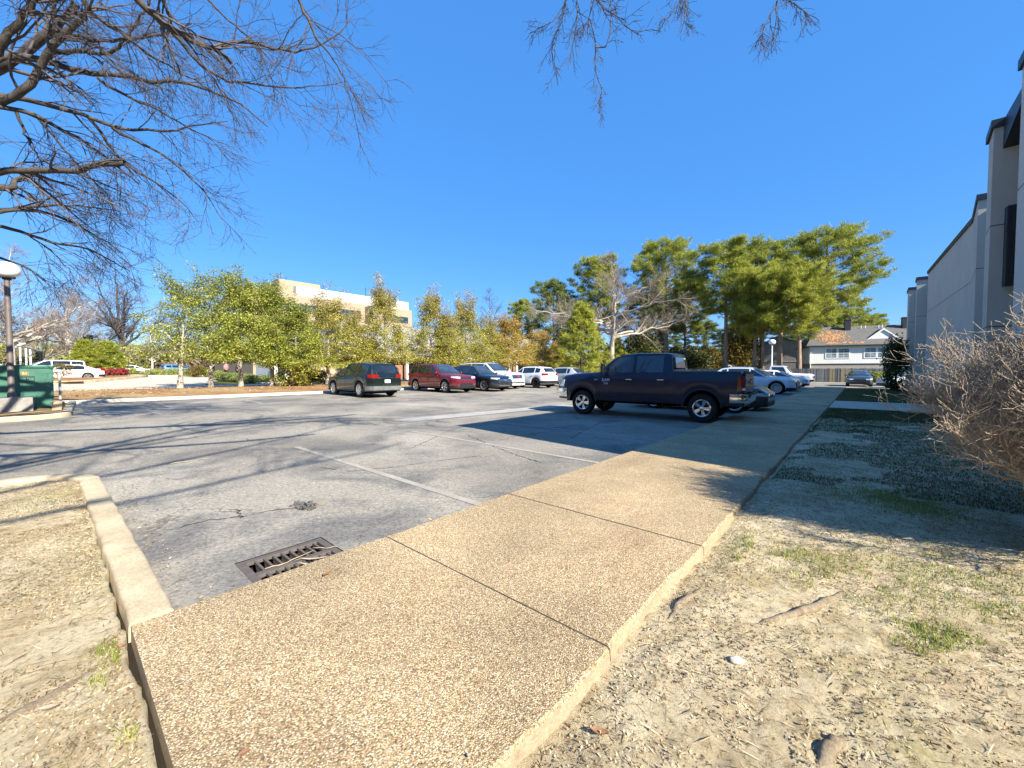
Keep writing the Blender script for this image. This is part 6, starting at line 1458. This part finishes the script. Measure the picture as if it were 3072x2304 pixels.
# far woods that read as one mass
def woods(u0, u1, d0, d1, h, n, mat, name, seed, per=26, sz=(.35, .8), sg=(1.6, 1.6, 1.0)):
    rg = np.random.default_rng(seed); uu = rg.uniform(u0, u1, n); dd = rg.uniform(d0, d1, n); C = np.array([(*gp(a, b), tz(gp(a, b)[0]) + h * (1 - .5 * vn(a * .03, 1)) * rg.random() ** .8) for a, b in zip(uu, dd)])
    o = leaves(C, per, sg, sz, name, mat, None, .45, rg); return tag(o, kind='stuff')
MT['wood_brown'] = mat_leaf('winter_twig_mass', [(.10, .075, .05), (.17, .125, .085), (.24, .18, .13), (.20, .19, .09)], trans=.1, nscale=.1)
woods(-60, 560, 105, 150, 9, 900, MT['wood_brown'], 'distant_woods', 201); woods(-60, 330, 100, 150, 12, 260, MT['needle'], 'distant_woods', 202, 40, (.3, .7)); woods(1150, 1960, 125, 170, 9, 900, MT['leaf_dark'], 'distant_woods', 203, 26); woods(560, 1200, 125, 170, 10, 350, MT['wood_brown'], 'distant_woods', 204); woods(1420, 1700, 100, 125, 6.5, 260, MT['leaf_bronze'], 'distant_woods', 205, 30)

# unseen woods added behind the viewpoint to dim reflections and deepen the shade
rg = np.random.default_rng(206); az = np.radians(rg.uniform(95, 345, 900)); rr = rg.uniform(36, 62, 900); C = np.stack([-np.sin(az) * rr, np.cos(az) * rr, 15 * rg.random(900) ** .9 * (.75 + .5 * vn(az * 5, 2))], 1)
m = ~((C[:, 0] > 1) & (C[:, 1] > 3)) & ~((C[:, 0] < -20) & (C[:, 1] > -12)); tag(leaves(C[m], 26, (1.7, 1.7, 1.1), (.5, 1.1), 'distant_woods', MT['wood_brown'], None, .5, rg), kind='stuff')
# ------------------------------------------------------------------ the bare shrub on the right
MT['shrub_twig'] = mat_bark('tan_twig_bark', (.58, .485, .37), (.34, .265, .19), 7, 1)
rg = np.random.default_rng(301); SB = Vector((2.2, 5.1, 0)); sr = empty('bare_shrub', SB, label='dense leafless tan shrub spreading in from the right edge before the building', cat='shrub')
W = Wood(); P = []; R = []
for k in range(130):
    a = radians(rg.uniform(95, 215) if k % 30 else rg.uniform(215, 262)); el = radians(rg.choice([rg.uniform(24, 46), rg.uniform(30, 60), rg.uniform(50, 85)])); L = rg.uniform(1.45, 1.9) * (1 if el < 1.1 else .97)
    d = np.array([cos(a) * cos(el), sin(a) * cos(el), sin(el)]); s0 = np.array([rg.normal(0, .14), rg.normal(0, .14), -.02])
    e1 = s0 + d * L * .4 + np.array([0, 0, .10 + .1 * cos(el)]); e2 = s0 + d * L * .75 + np.array([0, 0, .16]); e3 = s0 + d * L + np.array([0, 0, .12 + .15 * cos(el)])
    P.append(resample([s0, e1, e2, e3], 12, .014)); R.append(np.linspace(rg.uniform(.008, .015), .0034, 12))
P, R = np.array(P), np.array(R); W.tubes(P, R, 6); link('trunk', W.mesh('trunk'), MT['shrub_twig'], sr, smooth=True)
W = Wood(); A1, R1 = sprout(P, R, 21, (.26, .58), (20, 50), 6, -.06, .13, .55, .0028, (.34, 1.), up=.12, taper=.35, rng=rg); A2, R2 = sprout(A1, R1, 9, (.12, .30), (20, 55), 5, -.08, .2, .75, .0023, (.2, 1.), up=.12, taper=.2, rng=rg)
A3, R3 = sprout(A2, R2, 2, (.05, .15), (25, 65), 3, -.1, .2, .8, .0021, (.4, 1.), up=.2, taper=.1, rng=rg)
W.tubes(A1, R1, 4); W.tubes(A2, R2, 3); W.tubes(A3, R3, 3); link('crown', W.mesh('crown'), MT['shrub_twig'], sr)
fr = round_bush('evergreen_shrub', .42, .24, 302, MT['leaf_y'], 26, 40, (.02, .045)); fr.location = (1.32, 5.75, .05); tag(fr, 'little yellow green shrub at the right edge under the tan shrub', 'shrub')

# ------------------------------------------------------------------ drain grate
MT['iron'] = simple('cast_iron', (.13, .11, .098), .75, .3, scale=20, bump=.3, dirt=(.17, .13, .09))
dg_ = empty('drain_grate', ((DX0 + DX1) / 2, (DY0 + DY1) / 2, 0), label='cast iron drain grate in the asphalt against the walkway edge', cat='drain grate')
mb = MB(); lx, ly = (DX1 - DX0) / 2 - .004, (DY1 - DY0) / 2 - .004; t0, t1 = -.03, -.003
mb.box((-lx, -ly, t0), (lx, -ly + .055, t1)); mb.box((-lx, ly - .055, t0), (lx, ly, t1)); mb.box((-lx, -ly + .0551, t0), (-lx + .055, ly - .0551, t1)); mb.box((lx - .055, -ly + .0551, t0), (lx, ly - .0551, t1)); mb.build('frame', MT['iron'], dg_, bevel=.004)
mb = MB(); mb.box((-.028, -ly + .056, t0), (.028, ly - .056, t1 - .001)); mb.build('centre_bar', MT['iron'], dg_, bevel=.004)
n = 8; st_ = (2 * ly - .11) / (n + .5)
for k in range(1, n + 1):
    for x0_, x1_ in ((-lx + .056, -.029), (.029, lx - .056)):
        mb = MB(); y = -ly + .055 + k * st_ - .009; mb.box((x0_, y, t0), (x1_, y + .018, t1 - .002)); mb.build('grate_bar', MT['iron'], dg_, bevel=.003)
MT['dry_leaf'] = simple('dry_leaf', (.30, .15, .075), .8, scale=20, var=.3); MT['pale_straw'] = simple('bleached_straw', (.40, .32, .215), .8, scale=15, var=.25); MT['twig_dark'] = simple('dark_twig', (.055, .035, .025), .9)
def leaf_thing(x, y, z, L, w, rz, label, mat='dry_leaf', curl=.35, name='dry_leaf', cat='leaf', group=None):
    mb = MB(); G = []
    for i in range(9):
        t = i / 8; ww = w * sin(pi * min(1, t * .95 + .03)) ** .8; G.append([((t - .5) * L, ww * s, .004 + curl * w * (abs(s) ** 1.6) + curl * L * .35 * (t - .5) ** 2 * 2) for s in (-1, -.5, 0, .5, 1)])
    mb.grid(G); mb.tube([(-.5 * L, 0, .004 + curl * L * .17), (-.75 * L, 0, .003)], .0016, 5)
    o = mb.build(name, MT[mat], None, recalc=True, smooth=True); o.location = (x, y, z); o.rotation_euler = (0, 0, rz); return tag(o, label, cat, group)
def twig_thing(pts, r, label, mat='twig_dark', name='fallen_twig', cat='twig'):
    mb = MB(); o0 = Vector(pts[0]); mb.tube([tuple(Vector(p) - o0) for p in resample(pts, 9, r * .8)], [r * (1 - .06 * i) for i in range(9)], 6); o = mb.build(name, MT[mat], None, smooth=True); o.location = o0; return tag(o, label, cat)
p = gnd(706, 1243, .1); leaf_thing(p.x, p.y, .108, .075, .018, 2.2, 'curled brown leaf lying on the walkway near the drain')
p = gnd(527, 1642 * .995, .1); leaf_thing(p.x, p.y, .107, .035, .012, 1.4, 'small brown leaf lying on the front slab of the walkway')
p = gnd(262, 1402, .06); leaf_thing(p.x, p.y, .07, .05, .014, .6, 'brown leaf at the gap beside the kerb end'); p = gnd(1015, 1885 * .87, .1); leaf_thing(p.x, p.y, .107, .02, .008, .3, 'tiny pale leaf scrap in the middle of the walkway', 'pale_straw')
p = gnd(105, 1545, .06); leaf_thing(p.x, p.y, .085, .06, .013, 1.1, 'pale leaf on the bare ground at the lower left', 'pale_straw'); p = gnd(1295, 1600, .03); leaf_thing(p.x, p.y, .06, .07, .016, .4, 'reddish brown leaf on the dirt beside the walkway')
gx, gy = (DX0 + DX1) / 2, (DY0 + DY1) / 2
leaf_thing(gx + .10, gy + .10, .004, .20, .012, .9, 'long pale bark strip lying across the drain grate', 'pale_straw'); leaf_thing(gx + .17, gy + .03, .006, .15, .011, .5, 'second pale strip leaning on the drain grate', 'pale_straw')
twig_thing([(gx - .02, gy - .2, .006), (gx + .0, gy, .012), (gx - .06, gy + .16, .006)], .004, 'thin pale stick across the drain grate', 'pale_straw'); twig_thing([(gx - .12, gy + .18, .006), (gx - .02, gy + .24, .01), (gx + .02, gy + .32, .006)], .004, 'forked pale stick at the far end of the drain', 'pale_straw')
p = gnd(368, 1003); q = gnd(455, 990); twig_thing([tuple(p + Vector((0, 0, .008))), tuple((p + q) / 2 + Vector((.03, 0, .012))), tuple(q + Vector((0, 0, .008)))], .007, 'pale stick with straw lying on the asphalt beyond the kerb corner', 'pale_straw')
# roots, stone
MT['root'] = mat_bark('weathered_root', (.44, .35, .24), (.22, .165, .11), 26, .35)
def root_thing(px, r, label, hump=.03):
    P = [gnd(u, v, .03) for u, v in px]; n = len(P); o0 = P[0]; mb = MB(); Q = resample([(p.x - o0.x, p.y - o0.y, float(dirt_z(np.array(p.x), np.array(p.y))) - .022 + hump * sin(pi * min(1, i / (n - 1) * .9 + .05))) for i, p in enumerate(P)], 14, .004)
    mb.tube(Q, [r * (.55 + .6 * sin(pi * i / 13)) * random.uniform(.85, 1.15) for i in range(14)], 9); o = mb.build('tree_root', MT['root'], None, smooth=True); o.location = (o0.x, o0.y, 0); return tag(o, label, 'tree root')
root_thing([(1440, 1350), (1465, 1318), (1490, 1300), (1518, 1280)], .018, 'short grey root breaking the dirt close to the walkway edge'); root_thing([(1632, 1360), (1680, 1350), (1740, 1335), (1790, 1305), (1832, 1278)], .020, 'long curved grey root in the dirt right of the short one'); root_thing([(1770, 1690), (1795, 1640), (1825, 1615)], .022, 'root stub at the bottom edge of the dirt', .03)
def stone(x, y, z, r, label, mat, sc=(1.3, .7, .6), sd=1):
    bm = bmesh.new(); bmesh.ops.create_icosphere(bm, subdivisions=3, radius=r); rr = random.Random(sd)
    for v in bm.verts: v.co *= 1 + .35 * (vn(v.co.x / r * 1.3 + sd, v.co.y / r * 1.3 + v.co.z / r) - .5); v.co.x *= sc[0]; v.co.y *= sc[1]; v.co.z *= sc[2]
    me = bpy.data.meshes.new('stone'); bm.to_mesh(me); bm.free(); o = link('stone', me, MT[mat], smooth=True); o.location = (x, y, z); o.rotation_euler = (0, .1, rr.uniform(0, 3)); return tag(o, label, 'stone')
p = gnd(1592, 1443, .04); stone(p.x, p.y, .075, .032, 'pale grey stone half buried in the dirt between walkway and long root', 'pale_conc', sd=4)
p = gnd(1487, 1200, .05); stone(p.x, p.y, .06, .04, 'broken pale concrete chunk at the chipped walkway edge', 'pale_conc', (1.6, .9, .7), 2); p = gnd(1460, 1245, .05); stone(p.x, p.y, .05, .035, 'second concrete chip below the chipped walkway edge', 'slab_edge', (1.5, .8, .7), 3)
p = gnd(1125, 1545 * .985, .03); stone(p.x, p.y, .06, .012, 'small white pebble beside the walkway near the bottom edge', 'pale_conc', sd=7)
# pale half-sunk root in the island ground
P_ = [gnd(u, v, .06) for u, v in ((0, 1568), (70, 1535), (150, 1485), (215, 1450), (250, 1428))]; mb = MB(); o0 = P_[0]
mb.tube(resample([(q.x - o0.x, q.y - o0.y, -.016) for q in P_], 14, .002), [.03, .034, .036, .038, .036, .034, .034, .03, .028, .026, .024, .022, .02, .012], 10); o = mb.build('tree_root', MT['root'], None, smooth=True); o.location = (o0.x, o0.y, .068); tag(o, 'flat grey root half sunk in the island ground at the lower left', 'tree root')

# ------------------------------------------------------------------ litter, straw and grass on the bare ground
MT['litter'] = mat_leaf('leaf_litter', [(.06, .04, .022), (.16, .11, .06), (.36, .27, .15), (.68, .58, .40)], trans=.05, rough=.9, spec=.1, nscale=2.); MT['blade'] = mat_leaf('grass_blade', [(.07, .12, .012), (.16, .22, .025), (.28, .32, .05), (.42, .40, .12)], trans=.3, nscale=1.2)
def scatter_xy(n, x0, x1, y0, y1, power, rg):
    x = x0 + (x1 - x0) * rg.random(n); y = y0 + (y1 - y0) * rg.random(n) ** power; return x, y
def litter(name, x, y, z, L, w, rg, mat, tilt=.5):
    n = len(x); a = rg.uniform(0, 2 * pi, n); l = rg.uniform(L[0], L[1], n); ww = rg.uniform(w[0], w[1], n); tl = rg.normal(0, tilt, n); ro = rg.normal(0, .5, n)
    d = np.stack([np.cos(a) * np.cos(tl), np.sin(a) * np.cos(tl), np.sin(tl)], 1); s = np.stack([-np.sin(a) * np.cos(ro), np.cos(a) * np.cos(ro), np.sin(ro)], 1)
    c = np.stack([x, y, z], 1); l, ww = l[:, None], ww[:, None]; up = np.array([0, 0, 1]) * ww * .5
    V = np.stack([c - d * l, c - s * ww + up * rg.uniform(-.3, 1, (n, 1)), c + d * l, c + s * ww + up * rg.uniform(-.3, 1, (n, 1))], 1).reshape(-1, 3)
    return tag(link(name, np_mesh(name, V, np.arange(len(V)).reshape(-1, 4)), mat), kind='stuff')
rg = np.random.default_rng(401)
x, y = scatter_xy(150000, -.86, 4.6, .25, 7.5, 1.5, rg); m = .5 * vn(x * 2.1, y * 2.1) + .9 * vn(x * 9, y * 9) + .5 * np.exp(-(x + .86) / .25) > .55; x, y = x[m], y[m]
litter('leaf_litter', x, y, dirt_z(x, y) + .004, (.003, .011), (.0012, .005), rg, MT['litter'], .7)
x, y = scatter_xy(16000, -.86, 5, .25, 9, 1.3, rg); litter('straw_litter', x, y, dirt_z(x, y) + .006, (.012, .05), (.0008, .0020), rg, MT['litter'], .18)
x = rg.uniform(-7.6, .6, 90000); y = .2 - 3.2 * rg.random(90000) ** 1.5; m = (vn(x * 2.3, y * 2.3) + .5 * vn(x * 7, y * 7) > .68) & (y < np.interp(x, xi, top_x) - .02); x, y = x[m], y[m]
litter('leaf_litter', x, y, isl_z(x, y) + .003, (.003, .011), (.0012, .0045), rg, MT['litter'], .35); x = rg.uniform(-7.6, 0, 6000); y = .17 - 2.5 * rg.random(6000) ** 1.4; litter('straw_litter', x, y, isl_z(x, y) + .004, (.02, .06), (.001, .0022), rg, MT['litter'], .15)
# stray crumbs on the asphalt by the kerb and along the walkway joint
x = np.concatenate([rg.uniform(-7, -3, 260), -2.93 - abs(rg.normal(0, .08, 240))]); y = np.concatenate([.47 + abs(rg.normal(0, .12, 260)), rg.uniform(1.6, 7, 240)]); litter('leaf_litter', x, y, np.full(len(x), .006), (.004, .022), (.002, .007), rg, MT['litter'], .2)
x = rg.uniform(-2.7, -1., 60); y = rg.uniform(.4, 7, 60); litter('leaf_litter', x, y, np.full(60, .112), (.003, .012), (.002, .005), rg, MT['litter'], .1)
def blades(n, cx, cy, sx, sy, h, rg, zf): 
    x = rg.normal(cx, sx, n); y = rg.normal(cy, sy, n); return x, y
def grass(name, x, y, z, h, rg, mat, w=.0022):
    n = len(x); a = rg.uniform(0, 2 * pi, n); hh = rg.uniform(h[0], h[1], n)[:, None]; d = np.stack([np.cos(a), np.sin(a), np.zeros(n)], 1); b = np.stack([x, y, z], 1); lean = rg.uniform(.2, 1.1, (n, 1)); s = np.stack([-np.sin(a), np.cos(a), np.zeros(n)], 1) * w
    V = np.stack([b - s, b + s, b + d * hh * lean + np.array([0, 0, 1]) * hh + s * .2, b + d * hh * lean + np.array([0, 0, 1]) * hh - s * .2], 1).reshape(-1, 3)
    return tag(link(name, np_mesh(name, V, np.arange(len(V)).reshape(-1, 4)), mat), kind='stuff')
X_, Y_ = [], []
for (u, v, sx, sy, n) in ((1930, 1085, .22, .2, 2200), (1990, 1110, .2, .15, 1200), (1700, 1195, .12, .12, 500), (1640, 1190, .08, .08, 260), (1820, 1230, .3, .22, 900), (2050, 1260, .25, .18, 800), (2000, 1372, .06, .04, 220), (2030, 1405, .05, .04, 200), (2075, 1385, .04, .03, 120), (1960, 1410, .05, .04, 120), (1890, 1290, .2, .15, 420), (2150, 1330, .12, .1, 300), (1610, 1215, .05, .04, 130), (1760, 1255, .25, .2, 420), (2120, 1235, .3, .2, 700)):
    p = gnd(u, v, .04); a, b = blades(n, p.x, p.y, sx, sy, 0, rg, None); X_.append(a); Y_.append(b); a, b = blades(n, p.x, p.y, sx * 1.5, sy * 1.3, 0, rg, None); X_.append(a); Y_.append(b)
x, y = np.concatenate(X_), np.concatenate(Y_); m = (x > -.85) & (vn(x * 7, y * 7) > .34); x, y = x[m], y[m]; grass('grass', x, y, dirt_z(x, y) - .004, (.012, .034), rg, MT['blade'], .0021)
MT['blade_shade'] = mat_leaf('shade_dark_grass_blade', [(.035, .045, .012), (.07, .085, .02), (.13, .125, .04), (.20, .17, .08)], trans=.2, nscale=1.)  # grass colours darkened to match the building's shade
x, y = rg.uniform(-.85, 3, 90000), 6.1 + 11 * rg.random(90000) ** 1.2; m = vn(x * 1.1 + 5, y * .8) + .4 * vn(x * 4, y * 4) > .42; x, y = x[m], y[m]; grass('grass', x, y, dirt_z(x, y) - .003, (.010, .035), rg, MT['blade_shade'], .004)  # dark blades added over the dirt where the building's shadow falls
x, y = rg.uniform(-.8, 3.0, 26000), np.concatenate([rg.uniform(23.4, 40, 18000), rg.uniform(15.3, 18.6, 8000)]); grass('grass', x, y, np.where(y > 20, .10, .06), (.03, .08), rg, MT['blade_shade'], .006)
X_, Y_ = [], []
for (u, v, s, n) in ((100, 1085, .25, 300), (230, 1410, .05, 120), (250, 1430, .04, 100), (215, 1480, .03, 60), (280, 1600, .03, 60)):
    p = gnd(u, v, .06); X_.append(rg.normal(p.x, s, n)); Y_.append(rg.normal(p.y, s * .6, n))
x, y = np.concatenate(X_), np.minimum(np.concatenate(Y_), .17); grass('grass', x, y, isl_z(x, y), (.010, .03), rg, MT['blade'])
# needles and leaves on the mulch bed
x, y = rg.uniform(-33.5, -23.8, 14000), rg.uniform(0, 40, 14000); litter('mulch_litter', x, y, T(x) + .20 + .03 * rg.random(14000) - .10 * (x > -25), (.04, .12), (.008, .03), rg, mat_leaf('mulch_chip', [(.16, .07, .03), (.28, .15, .07), (.42, .27, .14), (.5, .36, .2)], trans=.0, rough=.9, spec=.1), .3)

# ------------------------------------------------------------------ the two people beyond the trees
def skinned(name, verts, edges, rad, mat, parent, sub=1):
    me = bpy.data.meshes.new(name + '_cage'); me.from_pydata(verts, edges, []); o = bpy.data.objects.new(name + '_cage', me); COL.objects.link(o)
    sk = o.modifiers.new('skin', 'SKIN'); sd_ = me.skin_vertices[0].data
    for i, r in enumerate(rad): sd_[i].radius = (r, r) if not isinstance(r, tuple) else r; sd_[i].use_root = (i == 0)
    ss = o.modifiers.new('sub', 'SUBSURF'); ss.levels = sub; ss.render_levels = sub
    dg = bpy.context.evaluated_depsgraph_get(); dg.update(); m2 = bpy.data.meshes.new_from_object(o.evaluated_get(dg)); bpy.data.objects.remove(o); m2.name = name; m2.materials.clear()
    return link(name, m2, mat, parent, smooth=True)
MT['skin'] = simple('skin', (.42, .23, .16), .55, var=.06); 
def person(loc, heading, shirt, trousers, hat, label, stride=.12, hat_brim=True, sleeve=True):
    r_ = empty('person', loc, heading, label=label, cat='person')     # faces local +x
    V = [(0, 0, .93), (0, 0, 1.12), (0, 0, 1.34), (0, 0, 1.46), (.01, 0, 1.53), (.02, 0, 1.63), (.02, 0, 1.72)]; E = [(0, 1), (1, 2), (2, 3), (3, 4), (4, 5), (5, 6)]; R = [(.125, .165), (.105, .145), (.125, .17), (.08, .10), .055, .085, .06]
    for sg in (1, -1):
        b = len(V); f = stride * sg
        V += [(0, .10 * sg, .86), (f * .7 + .02, .10 * sg, .48), (f * 1.2 - .03, .10 * sg, .09), (f * 1.2 + .12, .11 * sg, .035)]; E += [(0, b), (b, b + 1), (b + 1, b + 2), (b + 2, b + 3)]; R += [.09, .06, .042, .035]
        b = len(V); V += [(0, .19 * sg, 1.40), (-f * .5 + .0, .24 * sg, 1.13), (-f * .9 + .16, .22 * sg, .95), (-f * .9 + .22, .21 * sg, .90)]; E += [(3, b), (b, b + 1), (b + 1, b + 2), (b + 2, b + 3)]; R += [.06, .043, .03, (.022, .036)]
        h = b + 3
        for k in range(4): c = len(V); V += [(V[h][0] + .05, V[h][1] + (.028 - .018 * k) * sg, V[h][2] - .03), (V[h][0] + .07 + .006 * (k in (1, 2)), V[h][1] + (.026 - .017 * k) * sg, V[h][2] - .065)]; E += [(h, c), (c, c + 1)]; R += [.009, .008]
        c = len(V); V += [(V[h][0] + .01, V[h][1] - .035 * sg, V[h][2] - .02), (V[h][0] + .04, V[h][1] - .045 * sg, V[h][2] - .045)]; E += [(h, c), (c, c + 1)]; R += [.011, .009]
    skinned('body', V, E, R, MT['skin'], r_, 1)
    tv, te, tr_ = [(0, 0, .93), (0, 0, 1.12), (0, 0, 1.34), (0, 0, 1.45)], [(0, 1), (1, 2), (2, 3)], [(.142, .182), (.125, .165), (.145, .19), (.085, .11)]
    for sg in (1, -1):
        f = stride * sg; b = len(tv); tv += [(0, .19 * sg, 1.40), (-f * .5, .24 * sg, 1.13)] + ([(-f * .9 + .14, .222 * sg, .97)] if sleeve else []); te += [(3, b), (b, b + 1)] + ([(b + 1, b + 2)] if sleeve else []); tr_ += [.076, .06] + ([.045] if sleeve else [])
    skinned('shirt', tv, te, tr_, shirt, r_, 1)
    pv, pe, pr_ = [(0, 0, .95)], [], [(.14, .18)]
    for sg in (1, -1): f = stride * sg; b = len(pv); pv += [(0, .10 * sg, .86), (f * .7 + .02, .10 * sg, .48), (f * 1.2 - .03, .10 * sg, .10)]; pe += [(0, b), (b, b + 1), (b + 1, b + 2)]; pr_ += [.105, .078, .06]
    skinned('trousers', pv, pe, pr_, trousers, r_, 1)
    mb = MB(); mb.lathe([(.098, -.01), (.102, .03), (.085, .08), (.045, .11), (0, .12)], 16, Matrix.Translation((.015, 0, 1.68)) @ Matrix.Diagonal((1.05, .9, 1, 1)))
    if hat_brim: mb.lathe([(.09, 0), (.15, -.015), (.15, -.005), (.09, .012)], 16, Matrix.Translation((.03, 0, 1.685)))
    mb.build('cap', hat, r_, recalc=True, smooth=True)
    mb = MB(); mb.lathe([(0, .028), (.016, .0), (.012, -.02), (0, -.02)], 8, Matrix.Translation((.105, 0, 1.625)) @ Matrix.Rotation(pi / 2, 4, 'Y')); mb.build('nose', MT['skin'], r_, smooth=True)
    mb = MB()
    for sg in (1, -1): mb.lathe([(0, .012), (.011, .004), (.011, -.006), (0, -.01)], 8, Matrix.Translation((.094, .034 * sg, 1.655)) @ Matrix.Rotation(pi / 2, 4, 'Y'))
    mb.build('eyes', MT['black'], r_); mb = MB(); mb.box((.09, -.025, 1.578), (.102, .025, 1.586)); mb.build('mouth', MT['redbadge'], r_)
    return r_
M_pink = simple('pink_cloth', (.55, .20, .20), .85, scale=9); M_dk = simple('dark_cloth', (.02, .022, .03), .85); M_den = simple('denim', (.06, .075, .12), .85); M_wh = simple('white_cap_cloth', (.75, .74, .72), .8)
p = dep(489, 803, 42); person((p.x, p.y, tz(p.x) + .05), radians(200), M_pink, M_dk, M_wh, 'person in a pink top and white cap standing behind the low hedge'); p = dep(515, 803, 42.5); person((p.x, p.y, tz(p.x) + .02), radians(170), M_dk, M_dk, M_wh, 'person in dark clothes and a pale cap next to the one in pink', .05, False)
